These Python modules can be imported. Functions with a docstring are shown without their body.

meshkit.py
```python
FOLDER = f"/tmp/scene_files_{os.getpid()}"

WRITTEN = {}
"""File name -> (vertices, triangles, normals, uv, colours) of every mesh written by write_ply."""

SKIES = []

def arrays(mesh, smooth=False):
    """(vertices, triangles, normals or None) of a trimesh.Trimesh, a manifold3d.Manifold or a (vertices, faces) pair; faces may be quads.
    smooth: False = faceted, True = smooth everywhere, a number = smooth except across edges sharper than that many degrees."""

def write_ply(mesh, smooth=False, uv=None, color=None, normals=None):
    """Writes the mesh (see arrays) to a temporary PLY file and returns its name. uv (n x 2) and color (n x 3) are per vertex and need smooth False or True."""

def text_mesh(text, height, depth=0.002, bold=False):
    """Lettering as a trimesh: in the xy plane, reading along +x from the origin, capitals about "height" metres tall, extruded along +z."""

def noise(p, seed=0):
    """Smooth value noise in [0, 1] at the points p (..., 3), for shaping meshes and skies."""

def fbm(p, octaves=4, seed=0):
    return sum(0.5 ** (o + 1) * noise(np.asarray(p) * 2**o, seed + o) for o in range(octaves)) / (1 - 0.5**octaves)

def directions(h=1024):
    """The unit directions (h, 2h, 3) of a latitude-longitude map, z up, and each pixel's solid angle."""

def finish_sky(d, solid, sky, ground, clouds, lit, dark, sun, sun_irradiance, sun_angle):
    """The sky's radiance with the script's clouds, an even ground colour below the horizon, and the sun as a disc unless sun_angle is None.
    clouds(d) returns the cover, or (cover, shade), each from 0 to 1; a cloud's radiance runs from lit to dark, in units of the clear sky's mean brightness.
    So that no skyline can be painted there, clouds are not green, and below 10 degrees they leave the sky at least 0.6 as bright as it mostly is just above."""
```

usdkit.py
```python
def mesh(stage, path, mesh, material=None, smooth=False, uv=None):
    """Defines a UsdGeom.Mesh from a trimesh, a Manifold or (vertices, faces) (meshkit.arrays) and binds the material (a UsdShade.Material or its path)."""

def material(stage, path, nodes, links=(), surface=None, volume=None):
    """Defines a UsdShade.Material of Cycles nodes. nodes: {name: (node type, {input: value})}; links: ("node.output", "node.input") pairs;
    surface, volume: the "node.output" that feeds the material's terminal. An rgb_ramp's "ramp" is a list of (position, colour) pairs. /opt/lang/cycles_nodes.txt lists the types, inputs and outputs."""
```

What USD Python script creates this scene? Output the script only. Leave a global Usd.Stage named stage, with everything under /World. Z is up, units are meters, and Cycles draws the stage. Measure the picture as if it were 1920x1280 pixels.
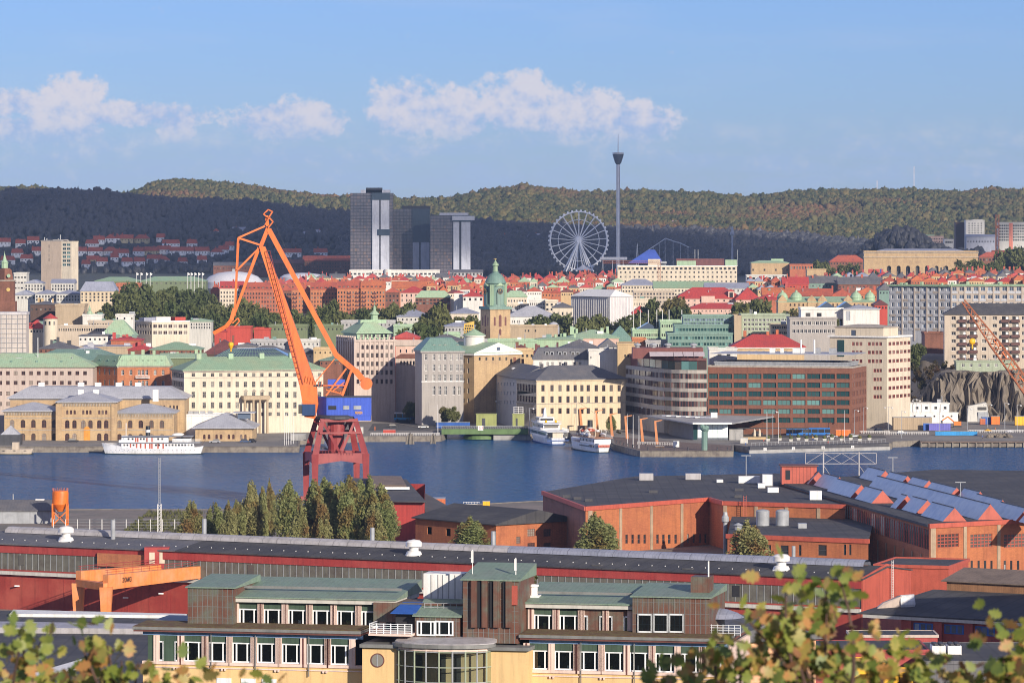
import math,random
import numpy as np
import usdkit,meshkit
import mapbox_earcut as earcut
from pxr import Usd,UsdGeom,UsdLux,UsdShade,Gf,Sdf,Vt

stage = Usd.Stage.CreateInMemory()
UsdGeom.SetStageUpAxis(stage,UsdGeom.Tokens.z)
UsdGeom.SetStageMetersPerUnit(stage,1.0)
UsdGeom.Xform.Define(stage,'/World')
stage.SetDefaultPrim(stage.GetPrimAtPath('/World'))
UsdGeom.Scope.Define(stage,'/World/Looks')

# ------------------------------------------------------------------ camera, sky, sun
F,CH,YH,CX = 8000.0,90.0,410.0,960.0        # lens in photo pixels (1920 wide), eye height, horizon row, centre column
cam = UsdGeom.Camera.Define(stage,'/World/camera')
cam.AddTranslateOp().Set(Gf.Vec3d(0,0,CH)); cam.AddRotateXOp().Set(90.0)
AP = 36.0
cam.CreateHorizontalApertureAttr(AP); cam.CreateVerticalApertureAttr(AP*682/1024)
cam.CreateFocalLengthAttr(AP*F/1920)
cam.CreateVerticalApertureOffsetAttr(-AP*(640-YH)/1920)
cam.CreateClippingRangeAttr(Gf.Vec2f(1,60000))
cam.CreateFStopAttr(14.0); cam.CreateFocusDistanceAttr(1500.0)
cam.CreateExposureAttr(0.46)

SUN_EL,SUN_AZ = math.radians(18),math.radians(31)
SD = np.array([math.sin(SUN_AZ)*math.cos(SUN_EL),-math.cos(SUN_AZ)*math.cos(SUN_EL),math.sin(SUN_EL)])
sun = UsdLux.DistantLight.Define(stage,'/World/sun')
sun.CreateIntensityAttr(1.15); sun.CreateAngleAttr(0.53); sun.CreateNormalizeAttr(True); sun.CreateColorAttr(Gf.Vec3f(1.0,0.90,0.77))
sun.AddRotateZOp().Set(math.degrees(math.atan2(SD[1],SD[0]))+90); sun.AddRotateXOp().Set(math.degrees(math.acos(SD[2])))

class Nodes:
    """Builds a node graph step by step: n('math', {...}) adds a node and returns its name."""
    def __init__(s): s.nodes,s.links,s.k = {},[],0
    def __call__(s,kind,vals=None,**wires):
        s.k += 1; nm = f'n{s.k}'; s.nodes[nm] = (kind,dict(vals or {}))
        for k,v in wires.items(): s.links.append((v,f'{nm}.{k}'))
        return nm
    def m(s,op,a,b=0.0,c=None):
        vals,w = {'math_type': op},{}
        for key,x in (('value1',a),('value2',b),('value3',c)):
            if x is None: continue
            if isinstance(x,str): w[key] = x
            else: vals[key] = float(x)
        return s('math',vals,**w) + '.value'
    def smooth(s,x,lo,hi,a=0.0,b=1.0):
        return s('map_range',{'range_type': 'smoothstep','from_min': lo,'from_max': hi,'to_min': a,'to_max': b},value=x) + '.result'
    def done(s,path,surface=None,volume=None): return usdkit.material(stage,path,s.nodes,s.links,surface=surface,volume=volume)

def sky_material():
    n = Nodes()
    sk = n('sky_texture',{'sky_type': 'single_scattering','sun_disc': False,'sun_elevation': SUN_EL,'sun_rotation': math.atan2(SD[0],SD[1]),'altitude': 90.0,'air_density': 1.0,'aerosol_density': 0.15,'ozone_density': 2.0})
    tc = n('texture_coordinate'); sp = n('separate_xyz',vector=tc+'.generated')
    az = n.m('arctan2',sp+'.x',sp+'.y'); el = sp+'.z'
    u = n.m('multiply',az,57.2958); v = n.m('multiply',el,57.2958)             # degrees
    cv = n('combine_xyz',x=u,y=v)
    def noise(su,sv,scale,detail,rough,seed):
        mp = n('mapping',{'scale': (su,sv,1.0),'location': (seed,seed*.7,seed*1.3)},vector=cv+'.vector')
        return n('noise_texture',{'scale': scale,'detail': detail,'roughness': rough},vector=mp+'.vector')+'.fac'
    big = noise(.55,1.0,1.0,3.0,.5,11.3); fine = noise(1,1.25,2.2,6.0,.62,3.1)
    lump = n.m('add',n.m('multiply',big,.55),n.m('multiply',fine,.45))
    # one large cumulus above the hotel towers: bulges with a flat base
    def bump(u0,su,v0,sv):
        a = n.m('divide',n.m('subtract',u,u0),su); b = n.m('divide',n.m('subtract',v,v0),sv)
        return n.m('subtract',1.0,n.m('add',n.m('multiply',a,a),n.m('multiply',b,b)))
    cum = None
    for b in ((-1.45,.55,1.5,.42),(-.72,.5,1.42,.36),(.05,.6,1.55,.42),(.85,.75,1.42,.40),(1.65,.6,1.28,.3),(-5.9,.5,1.6,.32),(-5.2,1.3,1.4,.18),(-6.7,.5,1.55,.2),(-6.3,.9,1.15,.25),(-4.5,.25,1.25,.28),(-3.0,.8,1.3,.3)):
        x = bump(*b); cum = x if cum is None else n.m('maximum',cum,x)
    base = n.smooth(v,.8,1.35)
    fine2 = noise(1,1.1,3.4,8.0,.62,27.7)
    field = n.m('add',n.m('multiply',n.m('maximum',cum,-1.0),.62),n.m('multiply',n.m('subtract',fine2,.5),2.2))
    c1 = n.m('multiply',n.smooth(field,-.20,.32),n.m('add',n.m('multiply',base,.72),.2))
    # the low belt of small, flat, hazy clouds that rings the horizon
    belt = n.m('multiply',n.smooth(v,.0,.6),n.smooth(v,.8,1.5,1.0,0.0))
    flat = noise(.6,2.6,1.5,6.0,.6,51.9)
    c2 = n.m('multiply',n.smooth(n.m('add',n.m('multiply',flat,.7),n.m('multiply',lump,.3)),.36,.62),n.m('multiply',belt,.5))
    wisp = noise(.22,1.6,1.0,5.0,.55,77.0)
    c3 = n.m('multiply',n.smooth(wisp,.48,.8),n.m('multiply',n.smooth(v,.3,3.0),.16))
    # the same fair weather cumulus goes on overhead and all round
    high = noise(.045,.06,1.0,5.0,.6,90.5)
    c4 = n.m('multiply',n.smooth(high,.46,.58),n.m('multiply',n.smooth(v,5.0,11.0),.85))
    cover = n.m('minimum',n.m('add',n.m('maximum',n.m('maximum',c1,c4),c2),c3),1.0)
    topl = n.smooth(n.m('add',n.m('multiply',n.m('subtract',fine2,.5),2.2),n.m('multiply',n.m('subtract',v,1.2),.6)),-.35,.42)
    col = n('mix_color',{'a': (5.0,6.7,10.4),'b': (9.3,9.1,10.2)},fac=topl)
    tint = n('mix_color',{'blend_type': 'multiply','fac': 1.0,'b': (.56,.81,1.70),'use_clamp': False},a=sk+'.color')
    mx = n('mix_color',{},fac=cover,a=tint+'.result',b=col+'.result')
    bg = n('background_shader',{'strength': .0533},color=mx+'.result')
    return n.done('/World/Looks/sky_clouds',surface=bg+'.background')
sky = UsdLux.DomeLight.Define(stage,'/World/sky'); sky.CreateIntensityAttr(1.0)
sky.GetPrim().SetCustomDataByKey('kind','structure')
UsdShade.MaterialBindingAPI.Apply(sky.GetPrim()).Bind(sky_material())

# ------------------------------------------------------------------ helpers
rng = np.random.default_rng(7); random.seed(7)
def X(px,D): return (px-CX)*D/F
def Z(py,D): return CH-(py-YH)*D/F
def DG(py,g=2.2): return (CH-g)*F/(py-YH)
def P(px,py,D): return np.array([X(px,D),D,Z(py,D)])

COUNT = {}
def numbered(parent,name):
    k = COUNT.get((parent,name),0); COUNT[(parent,name)] = k+1
    return f'{parent}/{name}' + (f'_{k:03d}' if k else '')
def path_of(p): return '/World' if p is None else (p if isinstance(p,str) else str(p.GetPath()))
def tag(o,label=None,cat=None,group=None,kind=None):
    for k,v in (('label',label),('category',cat),('group',group),('kind',kind)):
        if v: o.SetCustomDataByKey(k,v)
    return o
def thing(name,label,cat,loc=(0,0,0),rz=0.0,group=None):
    x = UsdGeom.Xform.Define(stage,numbered('/World',name))
    x.AddTranslateOp().Set(Gf.Vec3d(*map(float,loc)))
    if rz: x.AddRotateZOp().Set(math.degrees(rz))
    return tag(x.GetPrim(),label,cat,group)
def copy_of(src,name,loc,rz=0.0,scale=None,label=None,cat=None,group=None):
    t = thing(name,label or src.GetCustomDataByKey('label'),cat or src.GetCustomDataByKey('category'),loc,rz,group or src.GetCustomDataByKey('group'))
    if scale is not None: UsdGeom.Xformable(t).AddScaleOp().Set(Gf.Vec3f(*([scale]*3 if np.ndim(scale) == 0 else scale)))
    t.GetReferences().AddInternalReference(src.GetPath()); t.SetInstanceable(True)
    return t
class MB:
    """Collects triangles; build() makes them one Mesh prim."""
    def __init__(s): s.v,s.f,s.n = [],[],0
    def add(s,v,f):
        v = np.asarray(v,float); f = np.asarray(f,int)
        if f.shape[1] == 4: f = np.vstack([f[:,[0,1,2]],f[:,[0,2,3]]])
        s.v.append(v); s.f.append(f+s.n); s.n += len(v); return s
    def quad(s,a,b,c,d): return s.add([a,b,c,d],[[0,1,2,3]])
    HEX = [[0,3,2,1],[4,5,6,7],[0,1,5,4],[1,2,6,5],[2,3,7,6],[3,0,4,7]]
    def hexa(s,p): return s.add(p,MB.HEX)
    def box(s,x0,x1,y0,y1,z0,z1): return s.hexa([(x0,y0,z0),(x1,y0,z0),(x1,y1,z0),(x0,y1,z0),(x0,y0,z1),(x1,y0,z1),(x1,y1,z1),(x0,y1,z1)])
    def tube(s,a,b,r,n=6,r2=None,cap=True):
        a,b = np.asarray(a,float),np.asarray(b,float); d = b-a; L = np.linalg.norm(d)
        if L < 1e-9: return s
        d /= L; u = np.cross(d,[0,0,1.0] if abs(d[2]) < .9 else [1.0,0,0]); u /= np.linalg.norm(u); w = np.cross(d,u)
        t = np.linspace(0,2*np.pi,n,endpoint=False)+np.pi/n; ring = np.cos(t)[:,None]*u+np.sin(t)[:,None]*w
        r2 = r if r2 is None else r2
        v = np.vstack([a+ring*r,b+ring*r2,[a],[b]]); i = np.arange(n); j = (i+1) % n
        f = [np.c_[i,j,j+n],np.c_[i,j+n,i+n]]
        if cap: f += [np.c_[j,i,np.full(n,2*n)],np.c_[i+n,j+n,np.full(n,2*n+1)]]
        return s.add(v,np.vstack(f))
    def bar(s,a,b,w,h,up=(0,0,1.0)):
        """A beam of rectangular section from a to b; w across, h along up."""
        a,b,up = (np.asarray(q,float) for q in (a,b,up)); d = b-a; d /= np.linalg.norm(d)
        r = np.cross(d,up); r /= np.linalg.norm(r); q = np.cross(r,d)
        w2,h2 = (w,w) if np.ndim(w) == 0 else w,(h,h) if np.ndim(h) == 0 else h
        pts = [e+sx*r*w2[k]/2+sz*q*h2[k]/2 for k,e in enumerate((a,b)) for sx,sz in ((-1,-1),(1,-1),(1,1),(-1,1))]
        return s.add(pts,MB.HEX)
    def lathe(s,prof,n=16,c=(0,0,0),t0=0.0,t1=2*np.pi):
        full = abs(t1-t0-2*np.pi) < 1e-6
        t = np.linspace(t0,t1,n,endpoint=not full); m = len(t); pr = np.asarray(prof,float)
        v = np.concatenate([np.c_[np.cos(t)*r,np.sin(t)*r,np.full(m,z)] for r,z in pr])+np.asarray(c,float)
        f = []
        for k in range(len(pr)-1):
            i = np.arange(m if full else m-1); j = (i+1) % m
            f.append(np.c_[k*m+i,k*m+j,(k+1)*m+j,(k+1)*m+i])
        return s.add(v,np.vstack(f))
    def ring(s,pts,z0,z1,top=True,bottom=False):
        """A prism over a plan polygon (counter-clockwise); z1 may be one height or one per corner."""
        p = np.asarray(pts,float)[:,:2]; n = len(p); z1 = np.broadcast_to(z1,n); z0 = np.broadcast_to(z0,n)
        v = np.vstack([np.c_[p,z0],np.c_[p,z1]]); i = np.arange(n); j = (i+1) % n
        s.add(v,np.c_[i,j,j+n,i+n])
        tri = earcut.triangulate_float64(p,np.array([n],np.uint32)).reshape(-1,3).astype(int)
        if len(tri):
            a,b,c = p[tri[0]]
            if np.cross(b-a,c-a) < 0: tri = tri[:,::-1]
            if top: s.add(np.c_[p,z1],tri)
            if bottom: s.add(np.c_[p,z0],tri[:,::-1])
        return s
    def mesh(s): return (np.vstack(s.v),np.vstack(s.f)) if s.v else (np.zeros((3,3)),np.array([[0,1,2]]))
    def build(s,name,mat,parent=None,smooth=False,label=None):
        if not s.v: return None
        o = usdkit.mesh(stage,numbered(path_of(parent),name),s.mesh(),mat,smooth).GetPrim()
        if label: o.SetCustomDataByKey('label',label)
        return o
def earcut_holes(outer,holes):
    rings = [np.asarray(outer,float)]+[np.asarray(h,float) for h in holes]
    v = np.vstack(rings); t = earcut.triangulate_float64(v,np.cumsum([len(r) for r in rings]).astype(np.uint32)).reshape(-1,3).astype(int)
    a,b,c = v[t[:,0]],v[t[:,1]],v[t[:,2]]
    neg = np.cross(b-a,c-a) < 0; t[neg] = t[neg][:,::-1]
    return v,t

# ------------------------------------------------------------------ materials
MATS = {}
def mat(name,col,var=.12,scale=.35,rough=.8,col2=None,amt=.5,metallic=0.0,bump=0.0,bscale=2.0,stretch=(1,1,1),spec=None,rand=0.0,seams=None,brick=None):
    """Weathered matt surface: base colour, a large soft mottle towards col2, a fine grain, optional bump, seams (spacing in m, direction) and bricks."""
    if name in MATS: return MATS[name]
    n = Nodes(); tc = n('texture_coordinate')
    vec = tc+'.object'
    if stretch != (1,1,1): vec = n('mapping',{'scale': stretch},vector=vec)+'.vector'
    a = n('noise_texture',{'scale': scale,'detail': 6.0,'roughness': .6},vector=vec)
    c2 = col2 or tuple(min(1,c*(1-2.2*var)) for c in col)
    c1 = tuple(col)
    f = n.smooth(a+'.fac',.38,.72,0.0,amt*2 if amt < .5 else 1.0)
    mx = n('mix_color',{'a': c1,'b': c2},fac=f)+'.result'
    if brick:
        bm = n('mapping',{'rotation': (math.pi/2,0,0)},vector=tc+'.object')
        br = n('brick_texture',{'color1': (1.08,1.05,1.0),'color2': (.86,.84,.84),'mortar': (.95,.98,1.0),'scale': 1.0,'brick_width': brick*3.2,'row_height': brick,'mortar_size': brick*.10},vector=bm+'.vector')
        mx = n('mix_color',{'blend_type': 'multiply','fac': .8},a=mx,b=br+'.color')+'.result'
    g = n('noise_texture',{'scale': scale*14,'detail': 4.0,'roughness': .7},vector=vec)
    gv = n.m('add',n.m('multiply',n.m('subtract',g+'.fac',.5),var*2.4),1.0)
    if rand:
        oi = n('object_info'); gv = n.m('multiply',gv,n.m('add',n.m('multiply',n.m('subtract',oi+'.random',.5),rand*2),1.0))
    if seams:
        sx = n('separate_xyz',vector=tc+'.object')
        w = n.m('fraction',n.m('divide',sx+'.'+seams[1],seams[0]))
        line = n.m('less_than',w,.10)
        gv = n.m('multiply',gv,n.m('subtract',1.0,n.m('multiply',line,seams[2] if len(seams) > 2 else .25)))
    st = n('mapping',{'scale': (1.3,1.3,.09)},vector=tc+'.object'); sn = n('noise_texture',{'scale': .9,'detail': 4.0,'roughness': .65},vector=st+'.vector'); gv = n.m('multiply',gv,n.smooth(sn+'.fac',.42,.75,1.05,.80))
    cc = n('combine_xyz',x=gv,y=gv,z=gv)
    fin = n('mix_color',{'blend_type': 'multiply','fac': 1.0,'use_clamp': False},a=mx,b=cc+'.vector')+'.result'
    p = n('principled_bsdf',{'roughness': rough,'metallic': metallic,**({'specular_ior_level': spec} if spec is not None else {})},base_color=fin)
    if bump:
        bn = n('noise_texture',{'scale': bscale,'detail': 5.0},vector=vec)
        b = n('bump',{'strength': bump,'distance': .3},height=bn+'.fac'); n.links.append((b+'.normal',p+'.normal'))
    MATS[name] = n.done('/World/Looks/'+name,surface=p+'.BSDF'); return MATS[name]
def glass(name,a,b,rough=.12,ior=1.5):
    """A window pane seen from outside, far off: dark room behind reflecting glass; each pane a little different."""
    if name in MATS: return MATS[name]
    n = Nodes(); oi = n('object_info')
    r = n('rgb_ramp',{'ramp': [(0,a),(.34,a),(.40,tuple(.5*x+.5*y for x,y in zip(a,b))),(.55,a),(.60,tuple(1.5*x for x in b)),(.74,b),(.80,tuple(.6*x for x in a)),(1,a)]},fac=oi+'.random')
    p = n('principled_bsdf',{'roughness': rough,'ior': ior},base_color=r+'.color')
    MATS[name] = n.done('/World/Looks/'+name,surface=p+'.BSDF'); return MATS[name]
def clear_glass(name,tint=(.75,.85,.85)):
    n = Nodes(); fr = n('fresnel',{'IOR': 1.5}); t = n('transparent_bsdf',{'color': tint}); g = n('glossy_bsdf',{'roughness': .03,'color': (.9,.9,.9)})
    mx = n('mix_closure',{},fac=n.m('add',fr+'.fac',.04),closure1=t+'.BSDF',closure2=g+'.BSDF')
    MATS[name] = n.done('/World/Looks/'+name,surface=mx+'.closure'); return MATS[name]
def leafmat(name,cols,patch=.05,patchcols=None,trans=.25,rough=.6):
    """Foliage: each plant and each leaf group its own tone; some light through the leaves."""
    n = Nodes(); geo = n('geometry'); oi = n('object_info')
    k = n.m('fraction',n.m('add',n.m('multiply',oi+'.random',1.0),n.m('multiply',geo+'.random_per_island',.45)))
    st = [(i/(len(cols)-1),c) for i,c in enumerate(cols)]
    r = n('rgb_ramp',{'ramp': st},fac=k)+'.color'
    if patchcols:
        a = n('noise_texture',{'scale': patch,'detail': 3.0},vector=geo+'.position')
        r2 = n('rgb_ramp',{'ramp': [(i/(len(patchcols)-1),c) for i,c in enumerate(patchcols)]},fac=k)+'.color'
        r = n('mix_color',{},fac=n.smooth(a+'.fac',.5,.62),a=r,b=r2)+'.result'
    p = n('principled_bsdf',{'roughness': rough,'specular_ior_level': .25},base_color=r); t = n('translucent_bsdf',{},color=r)
    mx = n('mix_closure',{'fac': trans},closure1=p+'.BSDF',closure2=t+'.BSDF')
    MATS[name] = n.done('/World/Looks/'+name,surface=mx+'.closure'); return MATS[name]

# ------------------------------------------------------------------ the land: water, banks, hills
def hmap(px,pts):
    p = np.asarray(pts,float); return np.interp(px,p[:,0],p[:,1])
SKY_BACK = [(-900,356),(-200,354),(0,353),(80,354),(200,372),(250,362),(290,343),(330,338),(400,342),(480,352),(560,362),(650,370),(740,374),(830,374),(880,365),(920,358),(980,350),(1050,357),(1100,362),(1200,358),(1300,360),(1360,364),(1400,366),(1440,362),(1480,356),(1560,354),(1640,354),(1740,354),(1800,357),(1850,350),(1920,352),(2100,352),(2900,356)]
SKY_FRONT = [(-900,362),(-200,360),(0,358),(100,354),(180,358),(250,366),(330,372),(430,376),(500,380),(560,390),(660,397),(760,402),(900,415),(1100,425),(1300,430),(1500,440),(1620,452),(1700,456),(1800,450),(2000,445),(2900,440)]
def gz(D): return np.interp(D,[0,2005,2400,3000,3600,4700,20000],[2.2,2.2,11,19,23,30,30])
D_FRONT,D_BACK = 5450.0,7000.0
def terrain(x,D):
    x,D = np.broadcast_arrays(np.asarray(x,float),np.asarray(D,float))
    px = CX+x*F/np.maximum(D,1.0)
    hf = CH-(hmap(px,SKY_FRONT)-YH)*D_FRONT/F-9
    hb = CH-(hmap(px,SKY_BACK)-YH)*D_BACK/F-10
    sm = lambda t: np.clip(t,0,1)**2*(3-2*np.clip(t,0,1))
    up = sm((D-4600)/(D_FRONT-4600))
    base = gz(D)
    z = base+(hf-base)*up
    far = sm((D-D_FRONT)/(D_BACK-D_FRONT))
    dip = 22*np.exp(-((D-6100)/420)**2)*sm((900-px)/300)
    z = np.where(D > D_FRONT,hf+(hb-hf)*far-dip,z)
    z = np.where(D > D_BACK,hb-18*sm((D-D_BACK)/900),z)
    kn = 46*np.exp(-((px-1690)/95)**2-((D-4250)/140)**2)+30*np.exp(-((px-1850)/60)**2-((D-4400)/200)**2); z = z+kn
    wob = (meshkit.fbm(np.stack([x/420,D/420,0*x],-1),4,5)-.5)*14*np.clip((D-4600)/600,0,1)*np.clip(np.abs(D-D_FRONT)/300,.25,1)
    return z+wob*np.clip((8000-D)/800,0,1)
def hill_hit(px,py,d0=4300,d1=7000):
    D = np.arange(d0,d1,4.0); z = terrain(X(px,D),D); k = np.nonzero(z >= Z(py,D))[0]
    return D[k[0]] if len(k) else None

m_water = None
def water_mat():
    n = Nodes(); g = n('geometry')
    mp = n('mapping',{'scale': (.8,.8,1)},vector=g+'.position')
    a = n('noise_texture',{'scale': .30,'detail': 5.0,'roughness': .65,'distortion': .5},vector=mp+'.vector')
    b = n('noise_texture',{'scale': .011,'detail': 3.0},vector=mp+'.vector')
    amp = n.smooth(b+'.fac',.3,.7,.45,1.0)
    bp = n('bump',{'distance': 4.5},height=a+'.fac',strength=amp)
    col = n('mix_color',{'a': (.010,.064,.175),'b': (.016,.084,.215)},fac=b+'.fac')
    p = n('principled_bsdf',{'roughness': .18,'ior': 1.07},base_color=col+'.result',normal=bp+'.normal')
    return n.done('/World/Looks/river_water',surface=p+'.BSDF')
m_ground = mat('ground_paving',(.17,.155,.14),.18,.05,.9,col2=(.24,.215,.185))
m_quay = mat('quay_stone',(.22,.19,.15),.22,.4,.9,col2=(.12,.10,.085),bump=.3)
m_soil = mat('wood_soil',(.035,.04,.025),.2,.02,.95)
m_gravel = mat('yard_gravel',(.20,.165,.14),.2,.08,.95,col2=(.13,.12,.10))
MB().quad((-9000,-200,0),(9000,-200,0),(9000,3000,0),(-9000,3000,0)).build('water',water_mat())
tag(stage.GetPrimAtPath('/World/water'),kind='structure')
def structure(o): return tag(o,kind='structure')

# far bank: a flat plate with the quay line and the canal, then the rising town
SHORE = [(-5000,1644),(X(561,1644),1644),(X(563,1700),1700),(X(690,1722),1722),(X(826,1724),1724),
         (X(838,1745),1745),(X(690,1890),1890),(X(640,1975),1975),(X(690,1985),1985),(X(728,1960),1960),(X(770,1885),1885),(X(905,1795),1795),
         (X(985,1752),1752),(X(1068,1752),1752),(X(1077,1706),1706),(X(1140,1694),1694),(X(1150,1662),1662),(X(1200,1613),1613),(X(1375,1613),1613),(X(1376,1655),1655),(X(1410,1640),1640),(X(1540,1650),1650),(X(1672,1668),1668),(X(1674,1680),1680),(X(1724,1690),1690),(X(1725,1684),1684),(5000,1684)]
far_poly = SHORE+[(5000,2006),(-5000,2006)]
structure(MB().ring(far_poly,2.1,2.2).build('far_bank',m_ground))
wall = MB()
for (a,b) in zip(SHORE[:-1],SHORE[1:]):
    a,b = np.array(a),np.array(b); d = (b-a)/np.linalg.norm(b-a); nrm = np.array([-d[1],d[0]])*.8
    wall.hexa([(*a,-3),(*b,-3),(*(b+nrm),-3),(*(a+nrm),-3),(*a,2.35),(*b,2.35),(*(b+nrm),2.35),(*(a+nrm),2.35)])
structure(wall.build('quay_wall',m_quay))
xs = np.linspace(-1,1,161); Ds = np.r_[np.arange(2000,4600,100),np.arange(4600,8001,40),[8300,8800,9500]]
gx,gd = np.meshgrid(xs,Ds); gxx = gx*np.maximum(gd*.17,560); zz = terrain(gxx,gd)
zz[0] = 2.19
ii = np.arange(len(Ds)-1)[:,None]*len(xs)+np.arange(len(xs)-1)[None]; ii = ii.ravel()
structure(MB().add(np.stack([gxx,gd,zz],-1).reshape(-1,3),np.c_[ii,ii+1,ii+1+len(xs),ii+len(xs)]).build('hills',m_soil,smooth=True))
# country beyond and beside the view, so that the land goes on to the horizon
for sx in (-1,1):
    o = MB()
    edge = [(gxx[k,0 if sx < 0 else -1],Ds[k],zz[k,0 if sx < 0 else -1]) for k in range(0,len(Ds))]
    for p,q in zip(edge[:-1],edge[1:]):
        o.quad(p,q,(sx*12000,q[1],q[2]),(sx*12000,p[1],p[2]))
    structure(o.build('hills',m_soil))
structure(MB().quad((-12000,9500,float(zz[-1].mean())-30),(12000,9500,float(zz[-1].mean())-30),(30000,40000,60),(-30000,40000,60)).build('terrain',m_soil))

# near bank: quay yard, then the ground climbing towards the hill we look from
NEAR_D = (CH-2.5)*F/(955-YH)
near = [(-4000,300),(4000,300),(4000,1100),(X(1480,1330),1330),(X(1000,1322),1322),(X(835,1300),1300),(X(690,1300),1300),(X(480,NEAR_D),NEAR_D),(X(130,NEAR_D),NEAR_D),(-4000,NEAR_D)]
structure(MB().ring(near,2.3,2.5).build('near_bank',m_gravel))
w2 = MB()
for (a,b) in zip(near[2:-1],near[3:]):
    a,b = np.array(a),np.array(b); d = (b-a)/np.linalg.norm(b-a); nrm = np.array([-d[1],d[0]])*.8
    w2.hexa([(*a,-3),(*b,-3),(*(b+nrm),-3),(*(a+nrm),-3),(*a,2.7),(*b,2.7),(*(b+nrm),2.7),(*(a+nrm),2.7)])
structure(w2.build('near_quay_wall',m_quay))
m_turf = mat('hillside_grass',(.06,.08,.03),.25,.08,.95)
hs = MB(); prof = [(640,2.6),(560,16),(470,20),(380,24),(200,42),(60,78),(12,87),(-400,88)]
for (d0,z0),(d1,z1) in zip(prof[:-1],prof[1:]):
    hs.quad((-1500,d1,z1),(1500,d1,z1),(1500,d0,z0),(-1500,d0,z0))
structure(hs.build('hillside',m_turf,smooth=True))

# the passing cloud whose shadow lies over the foot of the hills (high above and outside the picture)
def lumpy(c,r,sub,amp,freq,seed):
    import trimesh
    s = trimesh.creation.icosphere(sub); v = np.asarray(s.vertices); q = meshkit.fbm(v*freq+seed*3.1,4,seed)
    return v*(1+amp*(q-.5)*2)[:,None]*np.asarray(r)+np.asarray(c),np.asarray(s.faces)

# woods on the hills
def tree_blob(h,w,seed,sub=2,conifer=False):
    v,f = lumpy((0,0,0),(1,1,1),sub,.55,2.8,seed)
    if conifer:
        t = (v[:,2]+1.2)/2.4; v[:,:2] *= (1.15-t)[:,None]
    return np.c_[v[:,:2]*w/2,(v[:,2]+.8)*h/1.8],f
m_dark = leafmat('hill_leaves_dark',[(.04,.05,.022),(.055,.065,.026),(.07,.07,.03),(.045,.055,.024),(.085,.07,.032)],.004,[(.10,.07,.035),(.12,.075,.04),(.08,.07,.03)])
m_lit = leafmat('hill_leaves',[(.035,.05,.022),(.09,.10,.034),(.14,.125,.045),(.06,.075,.03),(.17,.135,.05),(.045,.06,.026)],.003,[(.17,.10,.05),(.20,.10,.05),(.14,.11,.045),(.10,.10,.04),(.21,.13,.055)])
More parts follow.
